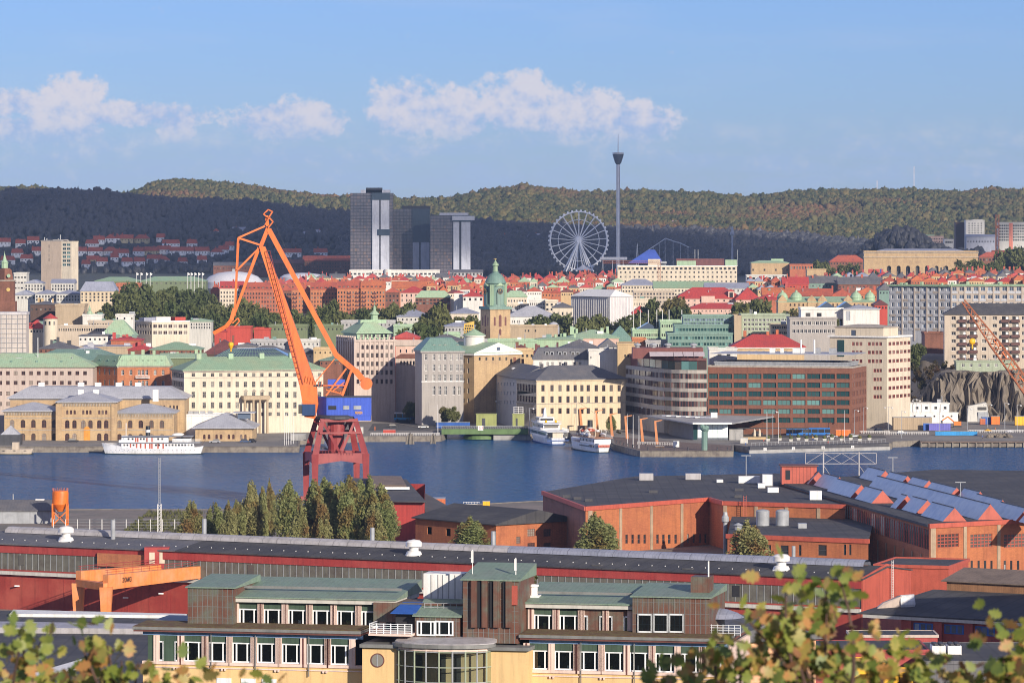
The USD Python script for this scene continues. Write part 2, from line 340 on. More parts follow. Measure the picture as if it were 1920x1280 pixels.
def forest(name,label,x_px,d_rng,step,m,seed,sizes=(8,13),avoid=None,keep=None,dens=1.0):
    r = np.random.default_rng(seed); D = np.arange(d_rng[0],d_rng[1],step); pts = []
    for d in D:
        xs_ = np.arange(X(x_px[0],d),X(x_px[1],d),step); pts.append(np.c_[xs_,np.full(len(xs_),d)])
    p = np.vstack(pts); p += r.uniform(-.5,.5,p.shape)*step*1.3
    p = p[r.random(len(p)) < dens]
    if keep is not None: p = p[keep(CX+p[:,0]*F/p[:,1],p[:,1])]
    z = terrain(p[:,0],p[:,1])-.6
    pi = UsdGeom.PointInstancer.Define(stage,numbered('/World',name)); base = str(pi.GetPath()); tg = []
    for k in range(6):
        q = MB().add(*tree_blob(1,.75 if k < 4 else .5,seed*10+k,2,k >= 4)).build('tree_kind',m,base,smooth=True); tg.append(q.GetPath())
    pi.CreatePrototypesRel().SetTargets(tg)
    k = r.choice(6,len(p),p=[.2,.2,.2,.2,.1,.1]); h = r.uniform(*sizes,len(p))*(1+.35*(r.random(len(p)) < .04)); a = r.uniform(0,2*np.pi,len(p))
    pi.CreateProtoIndicesAttr(Vt.IntArray.FromNumpy(k.astype(np.int32)))
    pi.CreatePositionsAttr(Vt.Vec3fArray.FromNumpy(np.c_[p,z].astype(np.float32)))
    pi.CreateScalesAttr(Vt.Vec3fArray.FromNumpy(np.c_[h*1.1,h*1.1,h].astype(np.float32)))
    pi.CreateOrientationsAttr(Vt.QuathArray([Gf.Quath(float(math.cos(q/2)),0,0,float(math.sin(q/2))) for q in a]))
    tag(pi.GetPrim(),label,'forest',kind='stuff'); return len(p)

# ------------------------------------------------------------------ buildings
STU = lambda nm,c,v=.07: mat(nm,c,v,.12,.85,amt=.35,bump=0)
m_cream = STU('render_cream',(.57,.49,.37)); m_white = STU('render_white',(.62,.59,.53)); m_ochre = STU('render_ochre',(.48,.34,.18))
m_grey = STU('render_grey',(.36,.35,.34)); m_pink = STU('render_pink',(.52,.38,.30)); m_tan = STU('render_tan',(.38,.29,.19)); m_beige = STU('render_beige',(.46,.38,.29))
m_green_r = STU('render_green',(.30,.34,.24)); m_pale = STU('render_pale',(.50,.48,.43)); m_yellow = STU('render_yellow',(.56,.45,.30))
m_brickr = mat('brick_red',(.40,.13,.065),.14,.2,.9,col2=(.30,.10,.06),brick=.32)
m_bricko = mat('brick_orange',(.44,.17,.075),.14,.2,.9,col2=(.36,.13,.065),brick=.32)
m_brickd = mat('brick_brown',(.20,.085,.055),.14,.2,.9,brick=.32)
m_sand = mat('brick_yellow',(.44,.31,.17),.14,.2,.9,col2=(.35,.24,.14),brick=.32)
m_copper = mat('roof_copper_green',(.22,.33,.21),.10,.12,.65,col2=(.26,.31,.19),amt=.4,seams=(.9,'x'))
m_copperd = mat('roof_copper_dull',(.13,.22,.18),.14,.12,.6,col2=(.17,.25,.2),seams=(.9,'x'))
m_tile = mat('roof_tile_red',(.38,.085,.045),.16,.2,.85,col2=(.27,.07,.05),seams=(.6,'x',.15))
m_tileo = mat('roof_tile_orange',(.46,.13,.05),.16,.2,.85,col2=(.34,.10,.05),seams=(.6,'x',.15))
m_crim = mat('roof_sheet_crimson',(.42,.05,.04),.10,.15,.6,col2=(.32,.05,.045),seams=(.9,'x'))
m_slate = mat('roof_slate',(.10,.10,.11),.14,.2,.7,col2=(.14,.13,.13),seams=(.9,'x'))
m_felt = mat('roof_felt',(.055,.054,.06),.16,.15,.9,col2=(.085,.08,.08))
m_zinc = mat('roof_zinc',(.38,.38,.40),.08,.15,.5,col2=(.31,.31,.33),seams=(.8,'x',.18))
m_stone = mat('stone_trim',(.38,.33,.27),.14,.5,.85)
m_trim = mat('trim_white',(.72,.70,.66),.05,.5,.6)
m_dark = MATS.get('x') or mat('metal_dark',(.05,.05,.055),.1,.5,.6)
m_steel = mat('steel_grey',(.32,.33,.34),.1,.5,.45)
m_black = mat('black_paint',(.02,.02,.022),.1,.5,.5)
m_wood = mat('wood_brown',(.16,.09,.05),.2,.6,.8)
m_frame_r = mat('frame_redbrown',(.14,.05,.04),.1,.5,.7)
m_gl = glass('pane_dark',(.035,.035,.038),(.16,.15,.13)); m_glr = glass('pane_warm',(.06,.04,.035),(.20,.17,.14)); m_glg = glass('pane_green',(.02,.06,.06),(.10,.20,.18)); m_glb = glass('pane_blue',(.07,.09,.13),(.16,.2,.26),.08)

class Bld:
    """A building whose front runs from photo column px0 (at depth D0) to px1 (at D1); local x along the front, y away from it, z up from the ground."""
    def __init__(s,name,label,cat,px0,px1,D0,D1=None,base=None,group=None):
        D1 = D0 if D1 is None else D1
        s.base = float(gz(max(D0,D1))) if base is None else base
        a = np.array([X(px0,D0),D0]); b = np.array([X(px1,D1),D1])
        s.a,s.W = a,float(np.linalg.norm(b-a)); s.e = (b-a)/s.W; s.ang = math.atan2(s.e[1],s.e[0]); s.s = F/((D0+D1)/2)
        s.t = thing(name,label,cat,(a[0],a[1],s.base),s.ang,group); s.px0,s.px1 = px0,px1
    def u(s,px,v=0.0):
        q = (px-CX)/F; n = np.array([-s.e[1],s.e[0]]); o = s.a+n*v
        return (q*o[1]-o[0])/(s.e[0]-q*s.e[1])
    def z(s,py,px=None,v=0.0):
        u = s.W/2 if px is None else s.u(px,v); D = s.a[1]+u*s.e[1]+v*s.e[0]
        return Z(py,D)-s.base
    def walls(s,depth,h,m,front=(),left=(),right=(),rec=.25,name='wall',z0=0.0,u0=0.0,u1=None,v0=0.0,back=True,hl=None,gable=0.0):
        """Walls of a rectangle; front/left/right are window lists (u0, z0, u1, z1, arch) that become real openings with reveals."""
        u1 = s.W if u1 is None else u1; mb = MB(); z0 -= 1.5 if z0 == 0 else 0
        sides = [((u0,v0),(1,0),u1-u0,front,0),((u1,v0),(0,1),depth,right,gable),((u1,v0+depth),(-1,0),u1-u0,(),0),((u0,v0+depth),(0,-1),depth,left,gable)]
        for k,(o,d,L,wins,gb) in enumerate(sides):
            if k == 2 and not back: continue
            nrm = (-d[1],d[0])
            outer = [(0,z0),(L,z0),(L,h),(0,h)] if not gb else [(0,z0),(L,z0),(L,h),(L/2,h+gb),(0,h)]
            hs_ = [win_outline(w) for w in wins]
            v,f = earcut_holes(outer,hs_)
            to3 = lambda q,dep=0.0: np.stack([o[0]+d[0]*q[:,0]+nrm[0]*dep,o[1]+d[1]*q[:,0]+nrm[1]*dep,q[:,1]],-1)
            mb.add(to3(v),f)
            for hh in hs_:
                q = np.array(hh); n_ = len(q); a,b = to3(q),to3(q,rec); i = np.arange(n_); j = (i+1) % n_
                mb.add(np.vstack([a,b]),np.c_[i,i+n_,j+n_,j])
        return mb.build(name,m,s.t)
    def windows(s,wins,frame=None,pane=None,rec=.25,mull=(1,1),fw=.09,side='front',v0=0.0,depth=0.0,name='window',u1=None,u0=0.0):
        """One window per opening: a frame with bars and its pane, or for far ones the pane alone."""
        pane = pane or m_gl; u1 = s.W if u1 is None else u1
        o,d = {'front': ((u0,v0),(1,0)),'right': ((u1,v0),(0,1)),'left': ((u0,v0+depth),(0,-1))}[side]; nrm = (-d[1],d[0])
        T = lambda u,z,dep: (o[0]+d[0]*u+nrm[0]*dep,o[1]+d[1]*u+nrm[1]*dep,z)
        for w in wins:
            q = np.array(win_outline(w)); v,f = earcut_holes(q,[])
            pm = MB().add(np.array([T(a,b,rec) for a,b in v]),f)
            if frame is None: pm.build(name,pane,s.t); continue
            fm = MB(); a0,b0,a1,b1 = w[:4]
            bars = [(a0,a0+fw,b0,b1),(a1-fw,a1,b0,b1),(a0+fw,a1-fw,b0,b0+fw),(a0+fw,a1-fw,b1-fw,b1)]
            nx,ny = mull
            bars += [(a0+(a1-a0)*k/(nx+1)-fw*.4,a0+(a1-a0)*k/(nx+1)+fw*.4,b0+fw,b1-fw) for k in range(1,nx+1)]
            bars += [(a0+fw,a1-fw,b0+(b1-b0)*(.62 if ny == 1 else k/(ny+1))-fw*.4,b0+(b1-b0)*(.62 if ny == 1 else k/(ny+1))+fw*.4) for k in range(1,ny+1)]
            for (p,q_,r,t) in bars:
                fm.hexa([T(p,r,rec-.09),T(q_,r,rec-.09),T(q_,r,rec-.005),T(p,r,rec-.005),T(p,t,rec-.09),T(q_,t,rec-.09),T(q_,t,rec-.005),T(p,t,rec-.005)])
            fo = fm.build(name,frame,s.t); pm.build('pane',pane,fo)
    def grid(s,rows,xs,w,h,arch=False,v=0.0):
        """Openings from photo rows (centre) and columns (first, last, count) or a list; w, h in photo pixels."""
        if isinstance(xs,tuple) and len(xs) == 3 and xs[2] > 1 and isinstance(xs[2],int): xs = np.linspace(*xs)
        out = []
        for py in rows:
            for px in xs:
                u = s.u(px,v); k = F/(s.a[1]+u*s.e[1]); z = s.z(py,px,v); hw,hh = w/k/2/max(.35,abs(s.e[0])),h/k/2
                if u-hw > .15 and u+hw < s.W-.15: out.append((u-hw,z-hh,u+hw,z+hh,arch))
        return out
    def side_grid(s,front,depth,n,w):
        """Openings on a side wall at the storeys of the front."""
        zs = sorted({(round(q[1],1),round(q[3],1)) for q in front}); st = depth/n
        return [(st*(k+.5)-w/2,a,st*(k+.5)+w/2,b,False) for a,b in zs for k in range(n)]
    def flat(s,depth,h,m,par=.5,trim=None,over=.25,u0=0.0,u1=None,v0=0.0,name='roof'):
        u1 = s.W if u1 is None else u1; q = over
        MB().box(u0-q,u1+q,v0-q,v0+depth+q,h,h+.35).build(name,m,s.t)
        if par:
            mb = MB(); t = .3
            for (a,b,c,d) in ((u0-q-.03,u1+q+.03,v0-q-.03,v0-q+t),(u0-q-.03,u1+q+.03,v0+depth+q-t,v0+depth+q+.03),(u0-q-.03,u0-q+t,v0-q+t,v0+depth+q-t),(u1+q-t,u1+q+.03,v0-q+t,v0+depth+q-t)): mb.box(a,b,c,d,h-.05,h+.35+par)
            mb.build('parapet',trim or m,s.t)
    def hip(s,depth,h,rise,m,over=.6,u0=0.0,u1=None,v0=0.0,gable=False,name='roof',cut=None,fascia=.3,axis=None):
        u1 = s.W if u1 is None else u1; a,b,c,d = u0-over,u1+over,v0-over,v0+depth+over; mb = MB()
        L,Dp = b-a,d-c; along = (L >= Dp) if axis is None else axis == 'x'
        e = [(a,c),(b,c),(b,d),(a,d)]; lo = [(*q,h) for q in e]; hi = [(*q,h+fascia) for q in e]
        mb.hexa(lo+hi); z = h+fascia
        if cut:
            k = cut; ii = [(a+k,c+k),(b-k,c+k),(b-k,d-k),(a+k,d-k)]
            for i in range(4): j = (i+1) % 4; mb.quad((*e[i],z),(*e[j],z),(*ii[j],z+rise),(*ii[i],z+rise))
            mb.quad(*[(*q,z+rise) for q in ii])
        else:
            k = 0 if gable else min(L,Dp)/2
            if along: r0,r1 = (a+k,(c+d)/2),(b-k,(c+d)/2); fs = [((a,c),(b,c),r1,r0),((b,d),(a,d),r0,r1)]; tr = [((b,c),(b,d),r1),((a,d),(a,c),r0)]
            else: r0,r1 = ((a+b)/2,c+k),((a+b)/2,d-k); fs = [((b,c),(b,d),r1,r0),((a,d),(a,c),r0,r1)]; tr = [((a,c),(b,c),r0),((b,d),(a,d),r1)]
            for p,q,r,t in fs: mb.quad((*p,z),(*q,z),(*r,z+rise),(*t,z+rise))
            for p,q,r in tr: mb.add([(*p,z),(*q,z),(*r,z+rise)],[[0,1,2]])
        return mb.build(name,m,s.t)
    def box(s,name,m,u0,u1,v0,v1,z0,z1,parent=None): return MB().box(u0,u1,v0,v1,z0,z1).build(name,m,parent or s.t)
    def cornice(s,h,m,t=.35,depth=None,name='cornice',z=.4):
        mb = MB().box(-t,s.W+t,-t,-.002,h-z,h)
        if depth: mb.box(-t,-.002,-.002,depth+t,h-z,h); mb.box(s.W+.002,s.W+t,-.002,depth+t,h-z,h)
        return mb.build(name,m,s.t)
    def chimneys(s,n,depth,z0,h,m,seed=0,v=None,w=1.0):
        r = np.random.default_rng(abs(seed+int(s.px0*7)))
        for k in range(n):
            u = r.uniform(.06,.94)*s.W; vv = (depth*r.uniform(.35,.65)) if v is None else v; ww = w*r.uniform(.7,1.5)
            MB().box(u-ww/2,u+ww/2,vv-.5,vv+.5,z0,z0+h*r.uniform(.7,1.2)).build('chimney',m,s.t)
    def dormers(s,us,v,z,w,h,wallm,roofm,dep=3.0):
        for u in us:
            d = MB(); d.box(u-w/2,u+w/2,v,v+dep,z,z+h).build('dormer',wallm,s.t)
            r_ = MB(); r_.add([(u-w*.65,v-.2,z+h),(u+w*.65,v-.2,z+h),(u,v-.2,z+h+w*.4),(u-w*.65,v+dep,z+h),(u+w*.65,v+dep,z+h),(u,v+dep,z+h+w*.4)],[[0,1,2],[3,5,4],[0,2,5],[0,5,3],[1,4,5],[1,5,2]]); r_.build('dormer_roof',roofm,s.t)
            MB().quad((u-w*.3,v-.04,z+h*.15),(u+w*.3,v-.04,z+h*.15),(u+w*.3,v-.04,z+h*.85),(u-w*.3,v-.04,z+h*.85)).build('dormer_window',m_gl,s.t)

def win_outline(w):
    a,b,c,d = w[:4]
    if len(w) > 4 and w[4]:
        r = (c-a)/2; t = np.linspace(0,np.pi,7)
        return [(a,b),(c,b)]+[((a+c)/2+r*math.cos(q),d-r+r*math.sin(q)) for q in t]
    return [(a,b),(c,b),(c,d),(a,d)]

def block(name,label,cat,px0,px1,D0,top,rows=(),xs=None,w=5,h=6,D1=None,depth=16,wall=None,roof='flat',rm=None,rise=4.0,frame=None,pane=None,mull=(1,1),arch=False,side=None,base=None,group=None,chim=0,corn=None,over=.5,par=.5,rec=.25,sw=1.3,trim=None,fw=.1,cut=None,axis=None,chm=None):
    """A plain town building: walls with windows set in them, a roof, chimneys. top = photo row of the eave."""
    b = Bld(name,label,cat,px0,px1,D0,D1,base,group); H = b.z(top); wall = wall or m_cream
    fr = b.grid(rows,xs,w,h,arch) if len(rows) else []
    nl = nr = []
    if side:
        sg = b.side_grid(fr,depth,side[1],sw) if fr else []
        if side[0] == 'l': nl = sg
        else: nr = sg
    gab = rise+.3 if roof == 'gable' and (b.W >= depth if axis is None else axis == 'x') else 0
    b.walls(depth,H,wall,fr,nl,nr,rec=rec,gable=gab)
    b.windows(fr,frame,pane,rec,mull,fw)
    if nl: b.windows(nl,frame,pane,rec,mull,fw,'left',depth=depth)
    if nr: b.windows(nr,frame,pane,rec,mull,fw,'right',depth=depth)
    if corn: b.cornice(H,corn,depth=depth)
    rm = rm or m_felt
    if roof == 'flat': b.flat(depth,H,rm,par,trim or wall)
    elif roof == 'gable': b.hip(depth,H,rise,rm,over,gable=True,axis=axis)
    elif roof == 'hip': b.hip(depth,H,rise,rm,over,cut=cut,axis=axis)
    if chim: b.chimneys(chim,depth,H+(rise*.4 if roof != 'flat' else .3),1.6+(rise*.6 if roof != 'flat' else 1.0),chm or m_brickd,3)
    if D0 < 2700 and b.W > 8:
        r = np.random.default_rng(int(abs(px0*3+D0)))
        for k in range(int(min(5,b.W/6))):
            u,v = r.uniform(.12,.88)*b.W,depth*r.uniform(.25,.7); z = H+.3+(rise*.45 if roof != 'flat' else 0); w_,h_ = r.uniform(.5,1.6),r.uniform(.7,1.9)
            if r.random() < .6: b.box('roof_unit' if roof == 'flat' else 'roof_light',(m_steel,m_trim,m_zinc,m_copperd)[r.integers(4)],u-w_,u+w_,v-.6,v+.6,z,z+h_)
            else: MB().tube((u,v,z),(u,v,z+h_*1.6),.18,6).build('roof_pipe',m_steel,b.t)
    b.H = H; return b
def wing(b,pxa,pxb,v,depth,top,m,specs=(),frame=None,pane=None,mull=(1,1),roof=None,rm=None,rise=0,over=.6,gable=False,base_z=0.0,corn=None,fw=.1,rec=.25,cut=None,axis=None,par=.5,roofname='roof',wallname='wall'):
    """Part of a larger building: its own rectangle of wall from column pxa to pxb, set back v; specs = (rows, xs, w, h, arch)."""
    ua,ub = b.u(pxa,v),b.u(pxb,v); H = b.z(top,(pxa+pxb)/2,v); wins = []
    W = b.W; b.W = 1e9
    for sp in specs: wins += b.grid(sp[0],sp[1],sp[2],sp[3],len(sp) > 4 and sp[4],v)
    b.W = W
    wins = [(q[0]-ua,q[1],q[2]-ua,q[3],q[4]) for q in wins if q[0] > ua+.1 and q[2] < ub-.1]
    b.walls(depth,H,m,wins,u0=ua,u1=ub,v0=v,z0=base_z,rec=rec,name=wallname,gable=(rise+.3 if gable and axis != 'y' else 0))
    b.windows(wins,frame,pane,rec,mull,fw,v0=v,u0=ua)
    if corn: MB().box(ua-.4,ub+.4,v-.4,v-.002,H-.5,H).build('cornice',corn,b.t)
    if roof == 'flat': b.flat(depth,H,rm or m_felt,par,m,u0=ua,u1=ub,v0=v,name=roofname)
    elif roof: b.hip(depth,H,rise,rm,over,u0=ua,u1=ub,v0=v,gable=gable,cut=cut,axis=axis,name=roofname)
    return ua,ub,H
ORD = ['first','second','third','fourth','fifth','sixth','seventh','eighth','ninth','tenth','eleventh','twelfth','thirteenth','fourteenth','fifteenth','sixteenth','seventeenth','eighteenth','nineteenth','twentieth']

# ------------------------------------------------------------------ the far waterfront, left to right
m_pinkst = STU('stone_pinkish',(.46,.37,.31)); m_greyst = STU('stone_grey',(.33,.30,.27)); m_rosy = STU('render_rose',(.56,.38,.30))
m_copl = mat('roof_copper_light',(.29,.41,.26),.10,.2,.65,col2=(.32,.38,.24),amt=.4,seams=(.9,'x'))
b = block('office_building','long pale stone office with light green copper roof left of the red brick house','building',-45,174,1765,688,rows=[699.5,717.5,737.5,757],xs=list(np.arange(-43,165,14.45)),w=7,h=7.5,wall=m_pinkst,roof='hip',rm=m_copl,rise=5.2,frame=m_frame_r,pane=m_glr,depth=19,mull=(1,0),corn=m_stone,over=1.0)
for px in (20,68,114): MB().box(b.u(px)-.4,b.u(px)+.4,2.2,3.4,b.H+1.2,b.H+2.6).build('roof_vent',m_copperd,b.t)
MB().tube((b.u(68),6,b.H+3),(b.u(68),6,b.H+12),.12).build('flagpole',m_trim,b.t)
b = block('brick_house','shaded brown brick house with dull green mansard and three dormers','building',172,220,1786,686,D1=1768,rows=[697,717],xs=[177,186.5,196,205,214.5],w=3.6,h=11,wall=m_bricko,roof='hip',rm=m_copper,rise=4.2,cut=2.4,frame=m_trim,mull=(1,1),depth=14,corn=m_stone)
b.dormers([b.u(185),b.u(200),b.u(213)],.6,b.H+.6,1.5,1.6,m_copperd,m_copperd)
b = block('brick_house','orange brick house with green mansard, roof windows and a white balcony','building',220.3,318,1768,686,rows=[698,718,738],xs=[230,245.5,261,268,275,291,306],w=5,h=10,wall=m_bricko,roof='hip',rm=m_copl,rise=4.2,cut=2.2,frame=m_trim,mull=(1,1),depth=14,corn=m_stone,arch=True,chim=3,chm=m_copl)
for px in (229,245,256,268,278,291,303): 
    d = MB().box(b.u(px)-.6,b.u(px)+.6,.5,2.2,b.H+.9,b.H+2.6).build('dormer',m_copl,b.t); MB().quad((b.u(px)-.42,.46,b.H+1.1),(b.u(px)+.42,.46,b.H+1.1),(b.u(px)+.42,.46,b.H+2.4),(b.u(px)-.42,.46,b.H+2.4)).build('dormer_window',m_gl,d)
z0 = b.z(709); bal = MB().box(b.u(255),b.u(281),-1.3,-.01,z0,z0+.25)
for k in range(14): u = b.u(255)+(b.u(281)-b.u(255))*k/13; bal.box(u-.05,u+.05,-1.3,-1.2,z0+.25,z0+1.1)
bal.box(b.u(255),b.u(281),-1.32,-1.18,z0+1.1,z0+1.25); bal.build('balcony',m_trim,b.t)

# cream palace with colonnade
b = Bld('palace','cream four storey palace with green copper roof and a columned porch','building',345,606,1738,1757)
H = b.z(695,345); cols = [362.5]+list(383+15.45*np.arange(15)); D_ = 20
fr = b.grid([702.5],cols,6.2,7)+b.grid([720.5],cols,6.2,10.5)+b.grid([740,759.5],cols,6.2,11.5)+b.grid([776],cols,6,7)
lf = b.side_grid(fr,D_,7,1.3)
b.walls(D_,H,m_cream,fr,lf); b.windows(fr,m_stone,m_gl,.25,(1,1)); b.windows(lf,m_stone,m_gl,.25,(1,0),side='left',depth=D_)
b.cornice(H,m_stone,.5,D_,z=.6); b.hip(D_,H,5.0,m_copper,.9)
MB().box(-.02,b.W+.02,-.12,-.002,b.z(708.5,345)-.1,b.z(708.5,345)+.15).build('string_course',m_stone,b.t)
zc = b.z(744,476); po = thing
MB().box(b.u(452),b.u(501),-4.2,-.05,zc-1.0,zc+.6).build('porch_roof',m_tan,b.t)
for px in (455,471,483,497): MB().lathe([(.62,0),(.55,.5),(.48,zc-1.6),(.62,zc-1.0)],10,(b.u(px),-3.5,0)).build('column',m_tan,b.t)
for px in (461,476.5,492): zz_ = b.z(731,px); MB().add([(b.u(px)-1,-.25,zz_-.5),(b.u(px)+1,-.25,zz_-.5),(b.u(px),-.25,zz_+.5),(b.u(px)-1,-.01,zz_-.5),(b.u(px)+1,-.01,zz_-.5),(b.u(px),-.01,zz_+.5)],[[0,1,2],[3,5,4],[0,2,5],[0,5,3],[1,4,5],[1,5,2]]).build('window_pediment',m_stone,b.t)
for px in (372,432,490,546): MB().box(b.u(px,9)-1,b.u(px,9)+1,8,10,H+4.4,H+6.6).build('chimney',m_copl,b.t)

# yellow brick customs house by the quay
b = Bld('customs_house','yellow brick customs house with pale zinc roofs behind the white steamer','building',6,345,1690,base=2.2)
wing(b,19,346,22,24,747,m_sand,[([763.5],[32,37,43,296,302,308,319,326,332],3.6,8,True)],None,m_glr,roof='hip',rm=m_zinc,rise=4.2,over=1.3,corn=m_stone,cut=8,roofname='rear_roof',wallname='rear_wall')
wing(b,8,108.5,3,20,771,m_sand,[([794],[22.5,43,62.5,82.5,102],8.4,15,True),([819],[22.5,43,62.5,82.5,102],8.4,14,True)],m_frame_r,m_glr,(1,1),'hip',m_zinc,3.0,1.1,corn=m_stone,roofname='wing_roof',wallname='wing_wall')
wing(b,216.5,326,3,20,774,m_sand,[([795],[224,244,264,284,303.5],8.4,15,True),([820],[224,244,264,284,303.5],8.4,14,True)],m_frame_r,m_glr,(1,1),'hip',m_zinc,3.0,1.1,corn=m_stone,roofname='wing_roof',wallname='wing_wall')
ua,ub,H = wing(b,109,216,0,26,754,m_sand,[([772.5],[126,133,140,156,163,169.5,186,192.5,199],4.2,8,True),([795],[126,139.5,156,169.5,186,199],8.2,15.5,True),([819],[126,139.5,186,199],8.2,14,True)],m_frame_r,m_glr,(1,1),'hip',m_zinc,3.4,1.1,corn=m_stone)
m_door = mat('door_orange',(.62,.25,.03),.08,.5,.6)
MB().add([(b.u(163)+q*1.25,-.08,z) for q,z in ((-1,.1),(1,.1),(1,4.4),(.7,5.3),(0,5.7),(-.7,5.3),(-1,4.4))],[[0,1,2],[0,2,3],[0,3,4],[0,4,5],[0,5,6]]).build('door',m_door,b.t)
for px in (110.5,214.5): MB().box(b.u(px)-1.2,b.u(px)+1.2,-.5,-.01,0,H-.6).build('corner_pier',m_sand,b.t)
for px,v,dz in ((36,22,7),(110,3,0),(323,3,0),(343,22,5)):
    pass
for (pa,pb,top,v0) in ((109,216,754,0),(8,108,771,3),(217,326,774,3)):
    mb = MB(); zt = b.z(top,(pa+pb)/2,v0)
    for px in np.arange(pa+2,pb-1,2.9): mb.box(b.u(px,v0)-.14,b.u(px,v0)+.14,v0-.3,v0-.004,zt-1.5,zt-.55)
    mb.build('dentil_frieze',m_stone,b.t)
    for py in (783,806): 
        if py > top+6: MB().box(b.u(pa+2,v0),b.u(pb-2,v0),v0-.15,v0-.004,b.z(py,pa,v0)-.12,b.z(py,pa,v0)+.12).build('string_course',m_stone,b.t)
for px in (78,152,184,223,259): MB().box(b.u(px,34)-1.2,b.u(px,34)+1.2,33,35.4,b.z(729,px,34)-.5,b.z(717,px,34)).build('chimney',m_trim,b.t)
for px in (152,180,292): MB().box(b.u(px,14)-1.1,b.u(px,14)+1.1,13,15,b.z(742,px,14)-2.2,b.z(730,px,14)).build('chimney',m_trim,b.t)
for px in (115,248):      # ventilation units on the rear roof
    u = b.u(px,27); z = b.z(739,px,27); d = MB(); d.tube((u-6,27,z+1),(u+6.5,27,z+1),1.0,10); d.box(u-7,u+7,26.2,27.8,z-.6,z-.2)
    for q in np.linspace(-6,6,5): d.tube((u+q,27,z-1.8),(u+q,27,z+.4),.12,5)
    d.build('ventilation_duct',m_steel,b.t)
# market hall annex
b = Bld('market_hall','low yellow market hall with arched windows and a wide pale hipped roof','building',366,473,1686,base=2.2)
wing(b,366,473,0,30,803,m_sand,[([818.5],[383,392,406,414.5,429,437.5,452,460],4.6,9,True)],m_frame_r,m_glr,(1,1),'hip',m_zinc,5.4,1.4,fw=.12)
b.box('dormer_glazing',m_glb,b.u(446,9),b.u(470,9),8,14,8.4,10.6); b.box('dormer_roof',m_zinc,b.u(437,9),b.u(478,9),6.8,17,10.62,11.0)
b = Bld('warehouse','long low shed with white wall between customs house and market hall','building',346,432,1722,base=2.2)
wing(b,346,432,0,12,779,m_trim,roof='flat',rm=m_zinc,par=.3)
for k,px in enumerate((356,366,378,392)): b.box('roof_unit',m_steel,b.u(px)-1,b.u(px)+1,5,7,b.z(779)+.36,b.z(779)+1.6)

# stone palace with lantern
b = Bld('stone_palace','tall pale stone bank with green roof and copper lantern left of the canal street','building',667,741,1850,1857)
H = b.z(637,667); D_ = 22; xs_ = [680,689,698,707,716,725,734]
fr = b.grid([650.5],xs_,4.6,8.5,True)+b.grid([666,682,698,715],[671]+xs_,4.6,8.5)
lf = [(D_/8*(k+.3),q[1],D_/8*(k+.7),q[3],False) for k in range(8) for q in fr[7:37:8]]
b.walls(D_,H,m_pinkst,fr,lf); b.windows(fr,m_frame_r,m_gl,.3,(1,0)); b.windows(lf,None,m_gl,.3,side='left',depth=D_)
b.cornice(H,m_pinkst,.5,D_,z=.9)
pil = [675.5]+[q+4.5 for q in xs_]
for px in pil: b.box('pilaster',m_pinkst,b.u(px)-.35,b.u(px)+.35,-.35,-.004,b.z(722,667),H+1.2)
for k in range(9): b.box('buttress',m_pinkst,-.9,-.004,D_/8*k-.35,D_/8*k+.35,4,H+1.6)
b.walls(D_-5,H+2.6,m_copl,u0=1.5,u1=b.W-1.5,v0=2.5,z0=H,name='attic')
for px in np.linspace(678,731,8): u = b.u(px,2.5); b.box('attic_window',m_gl,u-.6,u+.6,2.44,2.49,H+.8,H+2.2)
b.hip(D_-4,H+2.6,4.6,m_copl,.8,u0=1.5,u1=b.W-1.5,v0=2,cut=6)
u,z = b.u(702,11),H+7.4
MB().lathe([(2.3,0),(2.3,.8),(1.7,.9),(1.6,3.4),(2.4,3.7),(1.9,4.3),(1.0,5.1),(.7,5.4),(.55,7),(.12,7.6),(.08,9.5)],8,(u,11,z-.4)).build('lantern',m_copl,b.t)
b.box('lantern_base',m_copl,u-7,u+5,9.5,12.5,z-.6,z+1.0)
# the narrower houses between it and the canal
b = block('bank_house','rose stucco house with balustrade beside the tall stone bank','building',742,790,1868,647,rows=[658],xs=[751,762,773],w=2.4,h=6,wall=m_rosy,par=1.6,depth=16,corn=m_stone,trim=m_pinkst)
b.hip(4,b.z(671),1.6,m_brickd,.3,u0=.3,u1=b.W+1.5,v0=-4.05,name='lower_roof'); b.walls(3.8,b.z(671),m_pinkst,[(b.u(px)-.3,b.z(684),b.u(px)+.5,b.z(676),False) for px in (752,758,764,770,776,782)],v0=-3.95,u0=0,u1=b.W,name='lower_wall')
block('narrow_house','narrow white house squeezed beside the rose stucco house','building',783,800,1880,652,rows=[668,684,700],xs=[788,794],w=2.4,h=6,wall=m_white,roof='hip',rm=m_slate,rise=2.5,depth=14)
b = Bld('classical_house','grey stucco corner house with white window surrounds and green hipped roof','building',791,869,1815,1818)
H = b.z(658); xs_ = [799,813.5,824,834.5,846,857.5,865]
fr = b.grid([669.5,689,708],xs_,5,12)+b.grid([732],[813.5,824.5,835.5,851,861],5.5,16,True)
b.walls(20,H,m_greyst,fr); b.windows(fr,m_trim,m_gl,.35,(1,1),.14); b.cornice(H,m_greyst,.6,20,z=.7); b.cornice(b.z(716,791)+.3,m_trim,.25,z=.3,name='string_course')
b.hip(20,H,5.2,m_copperd,.7,cut=5)
b.dormers([b.u(815),b.u(825.5),b.u(835.5),b.u(859)],1.3,H+1.0,1.2,1.6,m_greyst,m_copperd,2.5)
